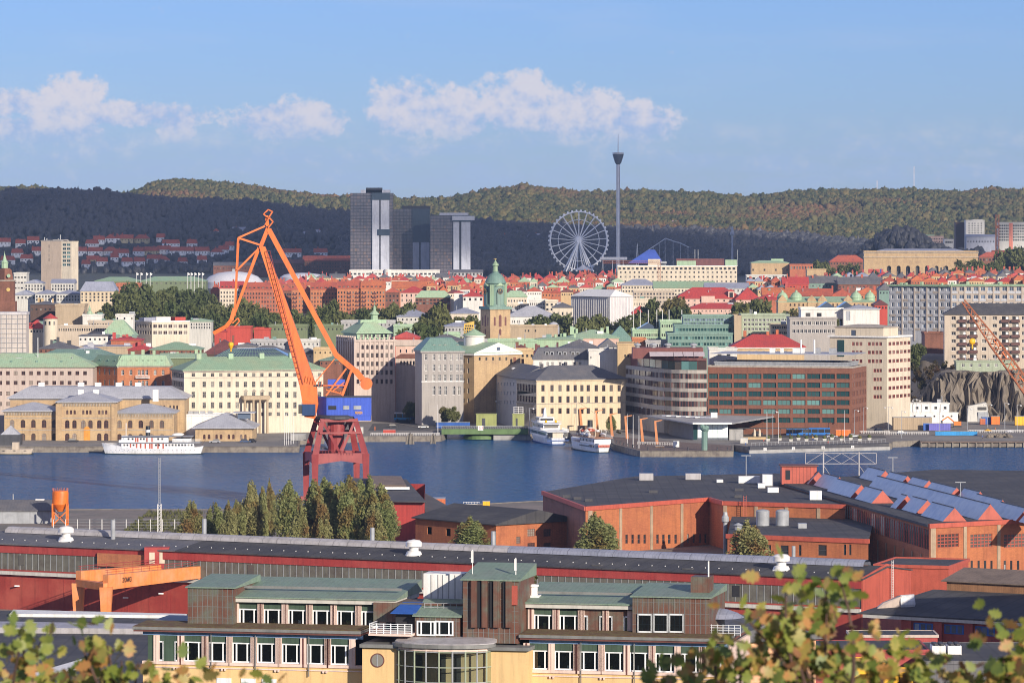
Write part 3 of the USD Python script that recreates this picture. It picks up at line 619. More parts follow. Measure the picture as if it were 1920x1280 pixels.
# gabled classical building with rotunda
b = Bld('pediment_house','yellow brick house with white pediment and round white turret under a green cone','building',889,976,1832,1850)
H = b.z(663,889); D_ = 24
fr = b.grid([672.5],[899.5,912,924.5,937,949.5],3.6,6)
lf = [(2+2.9*k,H-4.2-4.3*j,3.3+2.9*k,H-2.0-4.3*j,False) for k in range(7) for j in range(5)]
b.walls(D_,H,m_sand,fr,lf,gable=0); b.windows(fr,None,m_gl); b.windows(lf,m_trim,m_gl,.3,(1,0),side='left',depth=D_)
b.cornice(H,m_trim,.6,D_,z=.8); b.hip(D_,H,4.2,m_copl,.6,gable=True,axis='y')
W = b.W; MB().add([(-.55,-.62,H+.3),(W+.55,-.62,H+.3),(W/2,-.62,H+4.5),(-.55,-.2,H+.3),(W+.55,-.2,H+.3),(W/2,-.2,H+4.5)],[[0,1,2],[3,5,4],[0,2,5],[0,5,3],[1,4,5],[1,5,2]]).build('pediment',m_trim,b.t)
b.box('pediment_window',m_glb,W/2-1,W/2+1,-.68,-.63,H+1.2,H+2.6)
u = b.u(889,14); z = b.z(628,889,14)
MB().lathe([(4.5,H-2),(4.5,z-.6),(5.0,z-.5),(5.0,z)],24,(u,14,0)).build('turret',m_white,b.t,smooth=40)
MB().lathe([(5.3,z+.002),(.05,b.z(616,889,14))],24,(u,14,0)).build('turret_roof',m_copl,b.t)
# shaded row along the side street
block('row_house','shaded brown house with tiled roof in the side street behind the green kiosk','building',891,924,1900,702,D1=1850,rows=[716,730,745],xs=(894,921,7),w=2,h=6,wall=m_tan,roof='gable',rm=m_brickd,rise=5,depth=16,frame=None,chim=2)
block('row_house','shaded blue grey house with grey roof in the side street','building',924.4,974,1848,706,D1=1790,rows=[720,737,754],xs=(929,969,8),w=3.2,h=7,wall=m_grey,roof='gable',rm=m_slate,rise=5,depth=18,frame=m_trim,chim=2)
b = Bld('quay_building','long yellow stucco building with slate roof behind the orange lamp posts','building',1006,1173,1764,1780)
H = b.z(713,1006); D_ = 21; xs_ = [1018,1035,1050,1065,1078.5,1091,1103,1118,1132,1146,1161]
fr = b.grid([727.5,748.5],xs_,6.2,12)+b.grid([770],xs_,6.2,10.5); lf = b.side_grid(fr,D_,7,1.4)
b.walls(D_,H,m_yellow,fr,lf); b.windows(fr,m_frame_r,m_gl,.22,(1,1)); b.windows(lf,m_frame_r,m_gl,.22,(1,1),side='left',depth=D_); b.cornice(H,m_yellow,.4,D_); b.cornice(b.z(756.5,1006),m_stone,.15,D_,name='string_course',z=.3)
b.hip(D_,H,5.4,m_slate,.7); b.chimneys(4,D_,H+4.5,2.4,m_felt,4)
b = Bld('mansard_house','white house with black mansard and paired dormers behind the yellow quay building','building',1000,1106,1822)
ua,ub,H = wing(b,1000,1106,0,16,674,m_white,[([682.5],[1013,1026.5,1035.5,1050,1059,1076,1088],5,8)],m_trim,m_gl,(1,1),'hip',m_slate,4.6,.5,cut=2.6)
b.dormers([b.u(px) for px in (1026,1035,1050,1059,1074,1083)],.5,H+1.0,1.7,2.4,m_steel,m_slate)
b = block('fire_wall_house','plain white house with a blank fire wall left of the ochre house','building',1104,1160,1812,658,wall=m_white,depth=13,par=.3)
b.box('side_window',m_gl,b.u(1107),b.u(1109),-.04,-.005,b.z(672),b.z(668)); b.box('roof_hatch',m_steel,b.u(1134),b.u(1142),3,5,b.H+.36,b.H+1.6)
block('gable_house','small white gabled house above the blank fire wall','building',1124,1157,1840,651,rows=[650.5],xs=[1137.5],w=2.6,h=3.4,wall=m_white,roof='gable',rm=m_slate,rise=3.4,depth=14,axis='y')
block('ochre_house','ochre windowless house beside the curved office','building',1158,1192,1800,646,rows=[667],xs=[1172,1178,1184],w=3,h=5,wall=m_ochre,depth=18,par=.3)

# curved office block
def curved_office():
    t = thing('curved_office','curved grey office block with ribbon windows and red roof terrace','building',(X(1325,1740),1740,2.2))
    ox,oy = X(1325,1740),1740
    pts = np.array([(X(px,D),D) for px,D in ((1325,1740),(1307,1740.2),(1290,1741),(1274,1742.8),(1259,1746),(1245,1750.5),(1232,1756.5),(1220,1764),(1209,1772.5),(1198,1781),(1186,1790),(1173,1799))])-[ox,oy]
    zof = lambda py: Z(py,1740)-2.2
    rows = [(700.5,710.5),(717.5,728),(735,745.5),(752,762.5),(771,784)]
    cen = pts.mean(0)+np.array([0,26])
    def band(name,m,off,za,zb,p=pts,thick=.3):
        d = np.gradient(p,axis=0); n_ = np.c_[-d[:,1],d[:,0]]; n_ /= np.linalg.norm(n_,axis=1)[:,None]; n_ = np.where(n_[:,1:] > 0,-n_,n_)
        o = p+n_*off; i = o-n_*thick; mb = MB()
        for k in range(len(p)-1): mb.hexa([(*o[k+1],za),(*o[k],za),(*i[k],za),(*i[k+1],za),(*o[k+1],zb),(*o[k],zb),(*i[k],zb),(*i[k+1],zb)])
        return mb.build(name,m,t)
    m_band = STU('stone_band',(.37,.33,.28)); m_redst = STU('cladding_darkred',(.17,.06,.05))
    zs = [zof(693.5)]
    for a,c in rows: zs += [zof(a),zof(c)]
    zs.append(0.0)
    for k in range(0,len(zs),2): band('spandrel_band',m_band,0,max(zs[k+1],0),zs[k])
    d = np.gradient(pts,axis=0); n_ = np.c_[-d[:,1],d[:,0]]; n_ /= np.linalg.norm(n_,axis=1)[:,None]; n_ = np.where(n_[:,1:] > 0,-n_,n_)
    for a,c in rows:
        za,zb = zof(c),zof(a)
        for k in range(len(pts)-1):
            nn = 3 if k < 6 else 4
            for j in range(nn):
                f0,f1 = (j+.1)/nn,(j+.9)/nn; q0,q1 = pts[k]*(1-f0)+pts[k+1]*f0,pts[k]*(1-f1)+pts[k+1]*f1; nr = (n_[k]+n_[k+1])/2; q0,q1 = q0-nr*.28,q1-nr*.28
                w_ = MB().quad((*q1,za),(*q0,za),(*q0,zb),(*q1,zb)).build('window',(m_glr if (j+k) % 2 else m_gl),t)
                if j == 0: e0 = pts[k]-n_[k]*.3; MB().tube((*e0,za),(*e0,zb),.28,4).build('pier',m_frame_r,t)
    body = np.vstack([pts[::-1]*1.0-n_[::-1]*.34,[(pts[0]+[0,32]),(pts[-1]+[6,30])]])
    MB().ring(body,0,zof(694.5)).build('core',m_redst,t)
    up = np.vstack([pts[::-1]-n_[::-1]*2.2,[(pts[0]+[0,30]),(pts[-1]+[8,28])]]); z1,z2 = zof(690)-.2,zof(676)
    MB().ring(up,zof(694.5)+.003,z2).build('terrace_storey',m_redst,t); band('terrace_slab',m_frame_r,-1.4,z2+.003,z2+1.0,thick=2.4)
    for k in range(10):
        q0,q1 = pts[k]*.95+pts[k+1]*.05,pts[k]*.05+pts[k+1]*.95; MB().quad((*(q1-n_[k]*2.1),z1-.6),(*(q0-n_[k]*2.1),z1-.6),(*(q0-n_[k]*2.1),z2-.4),(*(q1-n_[k]*2.1),z2-.4)).build('terrace_window',m_glg if k % 3 else m_glr,t)
    for k,(a,b_) in enumerate(((1218,1262),(1263,1280),(1281,1300),(1301,1321))):
        xa,xb = X(a,1748)-ox,X(b_,1748)-ox; z3 = zof(664)
        MB().hexa([(xa,5,z3-1.0),(xb,5,z3-1.0),(xb,11,z3+.6),(xa,11,z3+.6),(xa,5,z3-.9),(xb,5,z3-.9),(xb,11,z3+.7),(xa,11,z3+.7)]).build('awning',mat('awning_cloth',(.50,.42,.42),.06,.4,.9),t)
        MB().tube((xa+.2,5.2,z2+1),(xa+.2,5.2,z3-1),.1,5).build('awning_post',m_frame_r,t)
    MB().box(X(1186,1755)-ox,X(1318,1755)-ox,12,28,z2+.4,zof(654)).build('penthouse',m_redst,t)
    for px in (1195,1225,1252,1300): MB().lathe([(.9,0),(.9,.8),(1.5,.9),(1.5,1.5),(.3,1.9)],10,(X(px,1760)-ox,18,zof(654))).build('roof_vent',m_steel,t)
curved_office()
# brown brick office
m_brownb = mat('brick_rust',(.21,.085,.05),.12,.2,.9,col2=(.17,.07,.045),brick=.3)
b = Bld('brown_office','wide rust brown brick office with large dark teal windows behind the bus stop','building',1327,1598,1745,1729)
H = b.z(690,1598); xs_ = [1337.5]+list(1360+27.55*np.arange(9))
fr = b.grid([705.5,722,738.3,754.5],xs_,24.3,9.8)+b.grid([771,787.5],xs_,23,9.5); fr = [q for q in fr if q[0] > .2]
fr += [(b.u(1329),q[1],b.u(1346),q[3],False) for q in b.grid([705.5,722,738.3,754.5,771],[1360],10,9.8)]
fr = [q for k,q in enumerate(fr) if not any(abs(q[0]-p[0]) < 1 and abs(q[1]-p[1]) < 1 for p in fr[:k])]
rt = [(1.0+3.3*k,q[1],3.6+3.3*k,q[3],False) for k in range(9) for q in b.grid([705.5,722,738.3,754.5,771,787.5],[1580],10,9.3)]
b.walls(31,H,m_brownb,fr,(),rt,rec=.45); b.windows(fr,m_frame_r,m_glg,.45,(2,0),.08); b.windows(rt,m_frame_r,m_gl,.35,(1,0),side='right',depth=31)
b.flat(31,H,m_felt,.3,m_stone,over=.1)
wing(b,1340,1588,4,24,681,m_steel,[([686],(1346,1582,28),5.5,6.5)],None,m_glb,roof='flat',rm=m_slate,par=.2,base_z=H+.4,wallname='roof_storey')
MB().box(b.u(1332,2),b.u(1600,2),1.5,30,H+5.2,H+5.55).build('roof_canopy',m_zinc,b.t)
for px,w_ in ((1445,8),(1465,4),(1488,20),(1530,8),(1556,12)): b.box('roof_unit',m_trim if px < 1500 else m_steel,b.u(px,14),b.u(px+w_,14),12,15,H+5.56,H+7.6)
for px in (1502,1527): MB().tube((b.u(px,12),12,H+5.5),(b.u(px,12),12,H+11),.35,8).build('chimney',m_trim,b.t)
b = Bld('red_roof_house','ochre house with bright red hipped roof behind the brown office','building',1373,1508,1805)
ua,ub,H = wing(b,1373,1508,0,18,651,m_ochre,[([661],(1404,1500,8),4.5,7)],m_trim,m_gl,(1,1),'hip',m_crim,5.0,.8,corn=m_trim)
b.chimneys(3,18,H+4.2,2.6,m_tileo,4)
block('white_annex','low white annex between curved office and red roofed house','building',1330,1382,1778,655,rows=[664],xs=[1349,1366],w=7,h=6,wall=m_white,depth=14,par=.3)
# cream tower block with red window frames
m_red_f = mat('frame_red',(.30,.06,.05),.1,.5,.7)
b = Bld('cream_tower','cream stucco tower with red framed windows right of the brown office','building',1556,1663,1800,1786)
H = b.z(633,1663); rw = [644.5,660.5,677,694.5,711,727.5,743.5]
fr = b.grid(rw[:1]+rw[1:3],[1600,1607,1614,1630,1637,1644,1651],5,6.6)+b.grid(rw[3:],[1600,1614,1640,1645.5,1651],4.4,6.6)
rt = [(1.5+3.6*k,q[1],4.2+3.6*k,q[3],False) for k in range(6) for q in b.grid(rw,[1650],4,6.6)]
b.walls(22,H,m_cream,fr,(),rt); b.windows(fr,m_red_f,m_glr,.2,(1,0),.2); b.windows(rt,m_red_f,m_glr,.2,(1,0),side='right',depth=22,fw=.2)
b.flat(22,H,m_stone,.3,m_trim,over=.7); wing(b,1566,1656,5,14,614,m_cream,[([624],[1600],9,11)],None,m_glb,roof='hip',rm=m_stone,rise=1.0,base_z=H+.4,wallname='penthouse',over=.4)
b.box('stair_glazing',m_glg,b.u(1571),b.u(1583),-.25,-.01,b.z(668,1577),b.z(637,1577))
# white modern block with gabled skylights
b = Bld('white_block','white concrete block with two gabled roof lights and dark ribbon windows','building',1481,1652,1868)
ua,ub,H = wing(b,1481,1569,0,20,598,m_greyst,[([606,621],(1488,1562,11),5.6,7)],m_trim,m_gl,(1,0),'flat',m_zinc)
wing(b,1502,1581,3,16,580,m_white,[([590],[1515,1536],9,7)],None,m_gl,roof='flat',rm=m_zinc,base_z=H,wallname='upper_wall')
_,_,H2 = wing(b,1581.5,1649,-1.5,22,580,m_white,[([592],[1590],8,18)],None,m_steel,roof='hip',rm=m_zinc,rise=1.5,over=.5,wallname='tower_wall',roofname='tower_roof')
for px in (1550,1586): u = b.u(px); b.hip(10,H2-.3,3.2,m_glb,.2,u0=u-4,u1=u+5,v0=4,gable=True,axis='y',name='roof_light')
# green glazed office and its neighbours
b = Bld('glass_office','dark green glazed office with stepped storeys behind the red terrace','building',1252,1376,1905)
ua,ub,H = wing(b,1252,1374,0,22,627,m_copperd,[([633.5,645],(1258,1368,20),4.8,5.5)],m_copperd,m_glg,(0,0),'flat',m_copperd)
wing(b,1265,1374.5,3,18,611,m_copperd,[([618],(1270,1369,18),5,6)],m_copperd,m_glg,(0,0),roof='flat',rm=m_copperd,base_z=H,wallname='upper_wall')
wing(b,1281,1375,6,14,594,m_copperd,[([599.5,607],(1285,1370,16),4.6,5)],m_copperd,m_glb,(0,0),roof='flat',rm=m_felt,base_z=H+3,wallname='top_wall')
b.walls(24,b.z(591),m_tan,u0=b.W+.1,u1=b.u(1390),v0=-1,name='end_wall')
b = block('stepped_office','grey green office with light bands left of the white concrete block','building',1390.5,1480,1925,592,rows=[600,608,617,627],xs=(1397,1474,12),w=5,h=5,wall=m_green_r,rm=m_copper,depth=20,frame=m_trim,mull=(1,0),par=.4)
b = block('striped_office','yellow and green striped office below the copper roof','building',1446,1484,1900,610,rows=[614,624,634],xs=(1450,1480,8),w=3,h=4,wall=m_yellow,rm=m_copper,depth=14,par=.3)
b = Bld('copper_school','pale green copper clad hall with flagpoles left of the glazed office','building',1186,1280,2005)
ua,ub,H = wing(b,1186,1238,0,20,620,m_copl,[([628,636],(1191,1234,12),2.4,5)],None,m_gl,roof='flat',rm=m_copl)
wing(b,1238.4,1281,-2,22,604,m_copl,[([611,628],(1242,1277,9),2.6,5)],None,m_gl,roof='flat',rm=m_copper,wallname='tall_wall')
b.hip(14,H+.4,3,m_glb,.2,u0=b.u(1196),u1=b.u(1236),v0=3,gable=True,name='glass_roof')
for px in (1188,1201,1216,1232,1243,1255,1279): MB().tube((b.u(px),4,H),(b.u(px),4,b.z(581)),.16,5).build('flagpole',m_trim,b.t)

# ------------------------------------------------------------------ the town behind the front row
def town(label,px0,px1,top,D,wall,roof='hip',rm=None,rise=5,rows=(),n=8,w=3,h=4,xs=None,depth=16,name='town_house',cat='building',**kw):
    xs = xs if xs is not None else tuple((px0+3,px1-3,n)); k = F/D
    return block(name,label,cat,px0,px1,D,top,rows=list(rows),xs=list(np.linspace(*xs)) if isinstance(xs,tuple) else xs,w=w,h=h,wall=wall,roof=roof,rm=rm,rise=rise/k,depth=depth,**kw)
m_lav = mat('roof_zinc_blue',(.27,.28,.34),.1,.2,.5,col2=(.22,.23,.28),seams=(.8,'x'))
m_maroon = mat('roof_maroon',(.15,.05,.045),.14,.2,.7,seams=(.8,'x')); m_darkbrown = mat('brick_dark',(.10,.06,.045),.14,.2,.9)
m_olive = STU('render_olive',(.14,.17,.09)); m_redw = STU('render_red',(.42,.06,.04))
# left edge: brick clock tower and the wrapped building in front of it
t = thing('church_tower','dark red brick clock tower with small green spire above the scaffolding','church tower',(X(8,2050),2050,3)); k = 2050/F
zz_ = lambda py: Z(py,2050)-3
MB().box(-9*k*2,26*k,0,9,0,zz_(584)).build('tower_base',m_brickd,t); MB().box(-8*k*2,20*k,.5,8.5,zz_(584)+.002,zz_(565)).build('tower_stage',m_brickd,t)
MB().box(-14*k,17*k,1.2,7.8,zz_(565)+.002,zz_(527)).build('shaft',m_brickd,t); MB().box(-16*k,19*k,.7,8.2,zz_(527)+.002,zz_(525)).build('cornice',m_stone,t)
MB().lathe([(15*k,zz_(525)+.002),(12*k,zz_(507)),(8*k,zz_(503))],4,(0,4.5,0)).build('brick_roof',m_brickd,t)
MB().lathe([(6.5*k,zz_(503)),(6.5*k,zz_(494)),(7.5*k,zz_(493)),(4*k,zz_(488)),(2.2*k,zz_(482)),(.3*k,zz_(474)),(.2*k,zz_(471))],8,(-1.5*k,4.5,0)).build('spire',m_copl,t)
for px,py,r,nm in ((16,517,3.4,'clock_face'),(15,543,3.6,'gilt_emblem')): MB().tube((px*k-8*k,1.0 if py > 520 else .3,zz_(py)),(px*k-8*k,1.15 if py > 520 else .55,zz_(py)),r*k,16).build(nm,m_copl if py < 520 else mat('gilding',(.55,.38,.12),.1,.5,.4),t)
t = thing('wrapped_building','building wrapped in pale sheeting and scaffolding at the left edge','scaffolding',(X(-8,1880),1880,2.2)); k = 1880/F; zz_ = lambda py: Z(py,1880)-2.2
m_sheet = mat('scaffold_sheet',(.50,.44,.38),.16,.25,.8,col2=(.40,.36,.33)); m_sheetw = mat('sheet_white',(.50,.47,.46),.10,.2,.7,col2=(.42,.40,.40))
MB().box(.4,57*k,.4,11,0,zz_(590)).build('sheeting',m_sheet,t); MB().box(0,58*k,0,11.4,zz_(590)+.002,zz_(585)).build('top_sheet',m_sheetw,t)
sc = MB()
for q in np.arange(0,58*k+.1,2.4): sc.tube((q,.1,0),(q,.1,zz_(590)),.07,4)
for py in np.arange(598,662,9): sc.box(0,58*k,.05,.3,zz_(py),zz_(py)+.15)
sc.build('scaffold_frame',m_steel,t)

town('grey terraced flats left of the beige tower',26,50,513,3100,m_pale,'flat',m_lav,rows=[520,530,540],n=4,w=4,h=3,name='terraced_flats')
town('grey flats with zinc roof at the foot of the beige tower',46,80,531,3000,m_pale,'gable',m_lav,6,rows=[536,542],n=6,name='terraced_flats')
town('grey flats with zinc roof right below the beige tower',96,139,531,2990,m_pale,'gable',m_lav,7,rows=[536,542],n=8,name='terraced_flats')
town('long low flats with blue grey roof beside the brick clock tower',24,66,553,2900,m_pale,'gable',m_lav,8,rows=[558],n=6,name='terraced_flats')
town('grey terraced flats in front of the pair with zinc roofs',66,106,551,2890,m_pale,'hip',m_lav,7,rows=[556,562],n=7,name='terraced_flats')
town('grey terraced flats ending beside the tan flats',106,150,551,2880,m_pale,'hip',m_lav,7,rows=[556,562],n=8,name='terraced_flats')
town('tan flats with stepped grey attic left of the park trees',151,218,546,2850,m_yellow,'hip',m_lav,17,rows=[551,557,563],n=9,w=3.4,h=4,cut=3.5,name='apartment_block')
town('red brick flats between the tan flats and the park',218,262,533,2960,m_brickr,'flat',m_copper,rows=[539,547,555],n=7,w=3.2,h=3.4,name='apartment_block')
town('long low building with dull green roofs behind the park, left half',178,262,527,3600,m_olive,'hip',m_copper,7,rows=[531],n=16,w=2.4,h=2.4,depth=22)
town('long low building with dull green roofs behind the park, right half',264,386,527,3590,m_olive,'hip',m_copper,8,rows=[531],n=14,w=3,h=2.4,depth=22)
b = Bld('beige_tower','slim beige concrete tower with green glazed side in front of the suburb','tower block',77,115,3900,3892)
H = b.z(452); b.walls(14,H,STU('concrete_beige',(.42,.33,.25)),[],[],[(2+0,H-4.1*q-3.4,12,H-4.1*q-1.2,False) for q in range(9)])
b.flat(14,H,m_greyst,.4); wing(b,115.3,134,.3,13,454,m_cream,[([459+7.5*q for q in range(6)],[120.5,128.5],7,4.6)],m_trim,m_glg,(1,0),roof='flat',rm=m_greyst,wallname='side_wall')
for py in (462,470,479,487): b.box('slit_window',m_gl,b.u(92)-.3,b.u(92)+.3,-.05,-.003,b.z(py+3),b.z(py-3))
b.box('roof_plant',m_greyst,b.u(96),b.u(118),3,10,H+.5,b.z(449)); 
for px,py in ((79,445),(83,447),(108,440),(104,447)): MB().tube((b.u(px),5,H),(b.u(px),5,b.z(py)),.25,5).build('antenna',m_trim,b.t)
town('dark roofed theatre with chimneys left of the tan brick stage house',57,105,571,2270,m_darkbrown,'hip',m_slate,5,rows=[580],n=6,depth=20,chim=4,chm=m_ochre)
town('windowless tan brick stage house with a small dark pyramid roof',104,158,574,2240,m_tan,'flat',m_copperd,depth=18,par=.8)
t = thing('statue','green copper figure leaning over the roof right of the tan stage house','statue',(X(168,2235),2235,Z(590,2235)))
MB().lathe([(1.2,0),(1.5,.8),(1.1,1.8),(.5,2.2),(.8,2.9),(.4,3.9),(.1,4.9)],8).tube((.2,0,1.2),(2.4,0,.2),.4,6,.25).build('figure',m_copl,t)
b = town('crimson roofed house with dormers beside the round cream turret',50,84,616,2160,m_cream,'hip',m_crim,15,rows=[621],n=6,depth=16,cut=5); b.dormers([b.u(56),b.u(62)],.8,b.H+1,1.2,1.6,m_crim,m_crim)
t = thing('round_turret','round cream turret with crimson cone roof on the corner house','tower',(X(94.5,2150),2150,3)); zz_ = lambda py: Z(py,2150)-3
MB().lathe([(3.6,0),(3.6,zz_(597))],20).build('turret_wall',m_cream,t,smooth=40); MB().lathe([(4.1,zz_(597)+.002),(.05,zz_(587.5))],20).build('cone_roof',m_crim,t)
for a in (-2.2,-1.57,-.9): c,s_ = math.cos(a),math.sin(a); MB().hexa([(3.62*c+s_*o1-c*.05*q,3.62*s_-c*o1-s_*.05*q,z) for z in (zz_(609),zz_(602)) for o1,q in ((-.45,0),(.45,0),(.45,1),(-.45,1))]).build('window',m_gl,t)
town('white cubic roof houses above the long windowed building',155,191,592,2230,m_white,'flat',m_trim,depth=10)
town('long cream building with a row of small dark windows left of the green pyramid',108,214,613,2170,m_beige,'flat',m_felt,rows=[618],n=24,w=2.4,h=5,depth=14)
town('upper storey of cream offices with brown windows behind the green pyramid',165,222,604,2200,m_beige,'flat',m_felt,rows=[609],n=11,w=2.8,h=5,depth=14)
b = Bld('pyramid_house','house under a big light green pyramid roof in the left town','building',190,252,2070); b.walls(16,b.z(630),m_cream); b.hip(16,b.z(630),7.4,m_copl,.6,cut=6.6)
b = Bld('modernist_block','cream modernist block with brown windows and white roof cubes right of the green pyramid','building',285,355,2150,2162)
H = b.z(604,285); fr = b.grid([611.5,623.5],[291,300.5,310,319.5,329,338.5,348],7,7); lf = [(1.5+2.6*k,q[1],3.3+2.6*k,q[3],False) for k in range(6) for q in (fr[0],fr[7])]
b.walls(17,H,m_cream,fr,lf); b.windows(fr,m_trim,m_glr,.2,(1,0)); b.windows(lf,m_trim,m_glr,.2,(0,0),side='left',depth=17); b.flat(17,H,m_felt,.3,m_trim)
for p0,p1,py,m in ((293,320,594,m_white),(270,292,595,m_lav),(328,348,595,m_redw)): b.box('roof_cube',m,b.u(p0,6),b.u(p1,6),6,11,H+.4,b.z(py,300,6))
town('white stair tower house between green pyramid and modernist block',217,250,592,2140,m_white,'flat',m_zinc,rows=[597],n=3,depth=9)
town('pale house with green roof right of the modernist block',351,396,603,2320,m_pale,'hip',m_copl,5,rows=[608,614],n=9,w=2,h=4)
town('plain crimson block under the tip of the big crane jib',424,470,614,2010,m_redw,'flat',m_redw,par=.2)
town('crimson wing stepping down left of the plain crimson block',402,424,622,2005,m_redw,'hip',m_crim,4)
town('white cottages with dark windows left of the long red roof',148,208,630,1985,m_white,'gable',m_slate,3,rows=[636],n=7,w=3.4,h=4)
town('low building with bright red sheet roof below the green pyramid',208,264,638,1975,m_brickr,'hip',m_crim,6,chim=3,chm=m_crim)
town('low red roofed house next to the copper hip roof',240,286,656,1905,m_brickd,'hip',m_crim,8,chim=4,chm=m_crim)
town('low building with wide grey platform roof',150,262,651,1935,m_tan,'flat',m_lav,depth=26,par=.1)
town('long dull green roof behind the pale office',52,232,676,1835,m_tan,'hip',m_copperd,19,depth=22)
town('brick house with copper hip roof and skylights left of the brown barrel roof',281,376,656,1890,m_brickd,'hip',m_copper,13,rows=[660],n=12,w=2.4,h=3,depth=20)
town('dark slate roofed house behind the pale office',74,142,654,1925,m_brickd,'hip',m_slate,12,rows=[658],n=8,chim=6,chm=m_felt)
town('white gabled shed beside the dark slate roof',140,181,657,1915,m_white,'gable',m_lav,7,axis='y')
town('brown house with broad maroon roof left of the crane boom',382,452,664,1885,m_darkbrown,'hip',m_maroon,25,depth=24,chim=2)
town('low green roofed houses in front of the maroon roof',300,382,672,1845,m_olive,'gable',m_copl,8,chim=3,chm=m_copl)
for k,(p0,p1,tp,D,w_,r_,m_,ri,lab) in enumerate((
    (440,480,650,1900,m_grey,'gable',m_slate,5,'grey house with slate roof behind the crane boom foot'),(470,545,640,1960,m_grey,'flat',m_slate,4,'grey flat roofed block left of the crane boom middle'),
    (455,545,664,1850,m_grey,'hip',m_slate,14,'long slate roof behind the glass roof'),(545,598,640,1955,m_pale,'flat',m_slate,4,'pale block with dark roof between the two crane booms'),
    (556,592,663,1850,m_pale,'gable',m_slate,8,'pale gabled house between the two crane booms'),(588,622,656,1840,m_ochre,'flat',m_slate,3,'orange ochre house left of the stone bank'),
    (600,640,676,1835,m_brickd,'hip',m_copperd,6,'brown house with dull green roof beside the stone bank'),(505,576,612,2080,m_olive,'flat',m_olive,2,'olive green block behind the crane boom'),
    (590,642,612,2085,m_olive,'flat',m_pale,2,'olive green block right of the crane boom'),(476,506,618,2070,m_redw,'flat',m_redw,2,'dark red block left of the olive blocks'),
    (737,786,634,1960,m_redw,'gable',m_crim,11,'house with plain bright red roof behind the rose stucco house'),(738,776,612,2090,m_copl,'flat',m_copl,2,'pale green metal block left of the round trees'),
    (744,806,594,2370,m_pale,'hip',m_lav,12,'pale hall with blue grey roof behind the stone bank lantern'),(640,740,604,2100,m_grey,'flat',m_slate,2,'grey flat roof behind the stone bank'),
    (800,872,640,1890,m_grey,'hip',m_slate,12,'slate roof between the round trees and the white turret'),(833,862,627,1900,m_copl,'flat',m_copl,1,'light green roof cabin left of the white turret'),
    (905,930,640,1950,m_grey,'flat',m_copperd,2,'dull green flat roof right of the white turret'))):
    town(lab,p0,p1,tp,D,w_,r_,m_,ri,rows=[tp+5] if w_ not in (m_redw,m_copl) else [],n=max(3,int((p1-p0)/7)),w=2.6,h=3.6)
b = Bld('glass_roof','large hipped glass roof behind the cream palace','glass roof',396,545,1792,base=2.2); b.walls(22,b.z(672),m_brickd); H = b.z(672); b.hip(22,H,3.6,m_glb,.2,cut=7)
fr_ = MB()
for q in np.linspace(b.u(402),b.u(538),22): fr_.bar((q,-.25,H+.35),(7+(q-.0)*(b.W-14)/b.W,6.8,H+4.0),.16,.16)
for q in (.33,.66): fr_.box(7*q,b.W-7*q,7*q-.4,7*q-.2,H+.3+3.6*q+.05,H+.3+3.6*q+.2)
fr_.build('glazing_bars',m_copperd,b.t)

# brick apartment terrace in the middle
for p0,p1,tp,D,wl,rm,lab in ((395,412,546,3190,m_brickr,m_tile,'red brick flats at the left end of the terrace behind the park'),(412,456,541,3170,m_cream,m_crim,'cream flats with crimson mansard behind the crane jib'),(456,527,543,3160,m_brickr,m_tile,'red brick flats with tile roof behind the crane boom'),
    (547,582,543,3160,m_bricko,m_tile,'orange brick flats right of the dark recess in the terrace'),(582,632,543,3150,m_bricko,m_tile,'orange brick flats in the middle of the terrace'),(632,676,541,3130,m_bricko,m_tile,'orange brick flats with projecting balconies in the terrace'),(676.4,722,541,3128,m_bricko,m_tileo,'orange brick flats at the right end of the terrace')):
    b = town(lab,p0,p1,tp,D,wl,'gable',rm,13,rows=[tp+7.5+7.6*q for q in range(6)],n=max(3,int((p1-p0)/5.4)),w=2.6,h=3.8,name='apartment_block',depth=15,over=.3,chim=2,chm=m_tile)
    for py in (tp+1.5,):
        b.dormers([b.u(p) for p in np.arange(p0+5,p1-3,8)],.8,b.H+.6,1.5,1.3,m_darkbrown,m_tile,2)
    if p0 in (632,547,676.4):
        for q in range(6):
            for px in ((655,670) if p0 == 632 else (p0+6,p0+26)): z = b.z(tp+10+7.6*q); b.box('balcony',m_frame_r,b.u(px)-1.3,b.u(px)+1.3,-1.1,-.02,z,z+1.0)
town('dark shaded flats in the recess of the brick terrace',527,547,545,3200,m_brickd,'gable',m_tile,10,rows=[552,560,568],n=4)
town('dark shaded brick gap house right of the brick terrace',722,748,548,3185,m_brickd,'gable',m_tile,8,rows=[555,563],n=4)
town('long house with orange tile roof right of the brick terrace',735,800,540,3300,m_bricko,'gable',m_tileo,12,rows=[544],n=10)
town('rose and brick striped house with crimson roof above the park',751,800,549,2960,m_rosy,'hip',m_crim,11,rows=[554,563],n=6,w=2.4,h=5)
b = town('brown brick hall with green hipped roof above the round trees',779,844,558,2720,m_brickd,'hip',m_copl,12,rows=[562.5,568.5],n=10,w=4.6,h=3.4,cut=4)
town('white fire wall house with crimson roof left of the domed church',851,868,549,2700,m_white,'hip',m_crim,3)
town('crimson roofed houses with white gables left of the domed church',868,905,556,2690,m_white,'hip',m_crim,9,rows=[561],n=4,w=4,h=5,chim=4,chm=m_crim)
town('long cream building with blue roof sheets left of the church tower',843,897,588,2420,m_cream,'hip',m_lav,10,rows=[598],n=9,w=2.6,h=7)
town('blue grey roofs below the cream building left of the church',834,890,612,2140,m_grey,'hip',m_lav,9,rows=[618],n=9,w=2.6,h=4)
t = thing('perforated_block','slanted yellow block with rows of small dark holes left of the church tower','building',(X(866,2070),2070,3)); k = 2070/F; zz_ = lambda py: Z(py,2070)-3
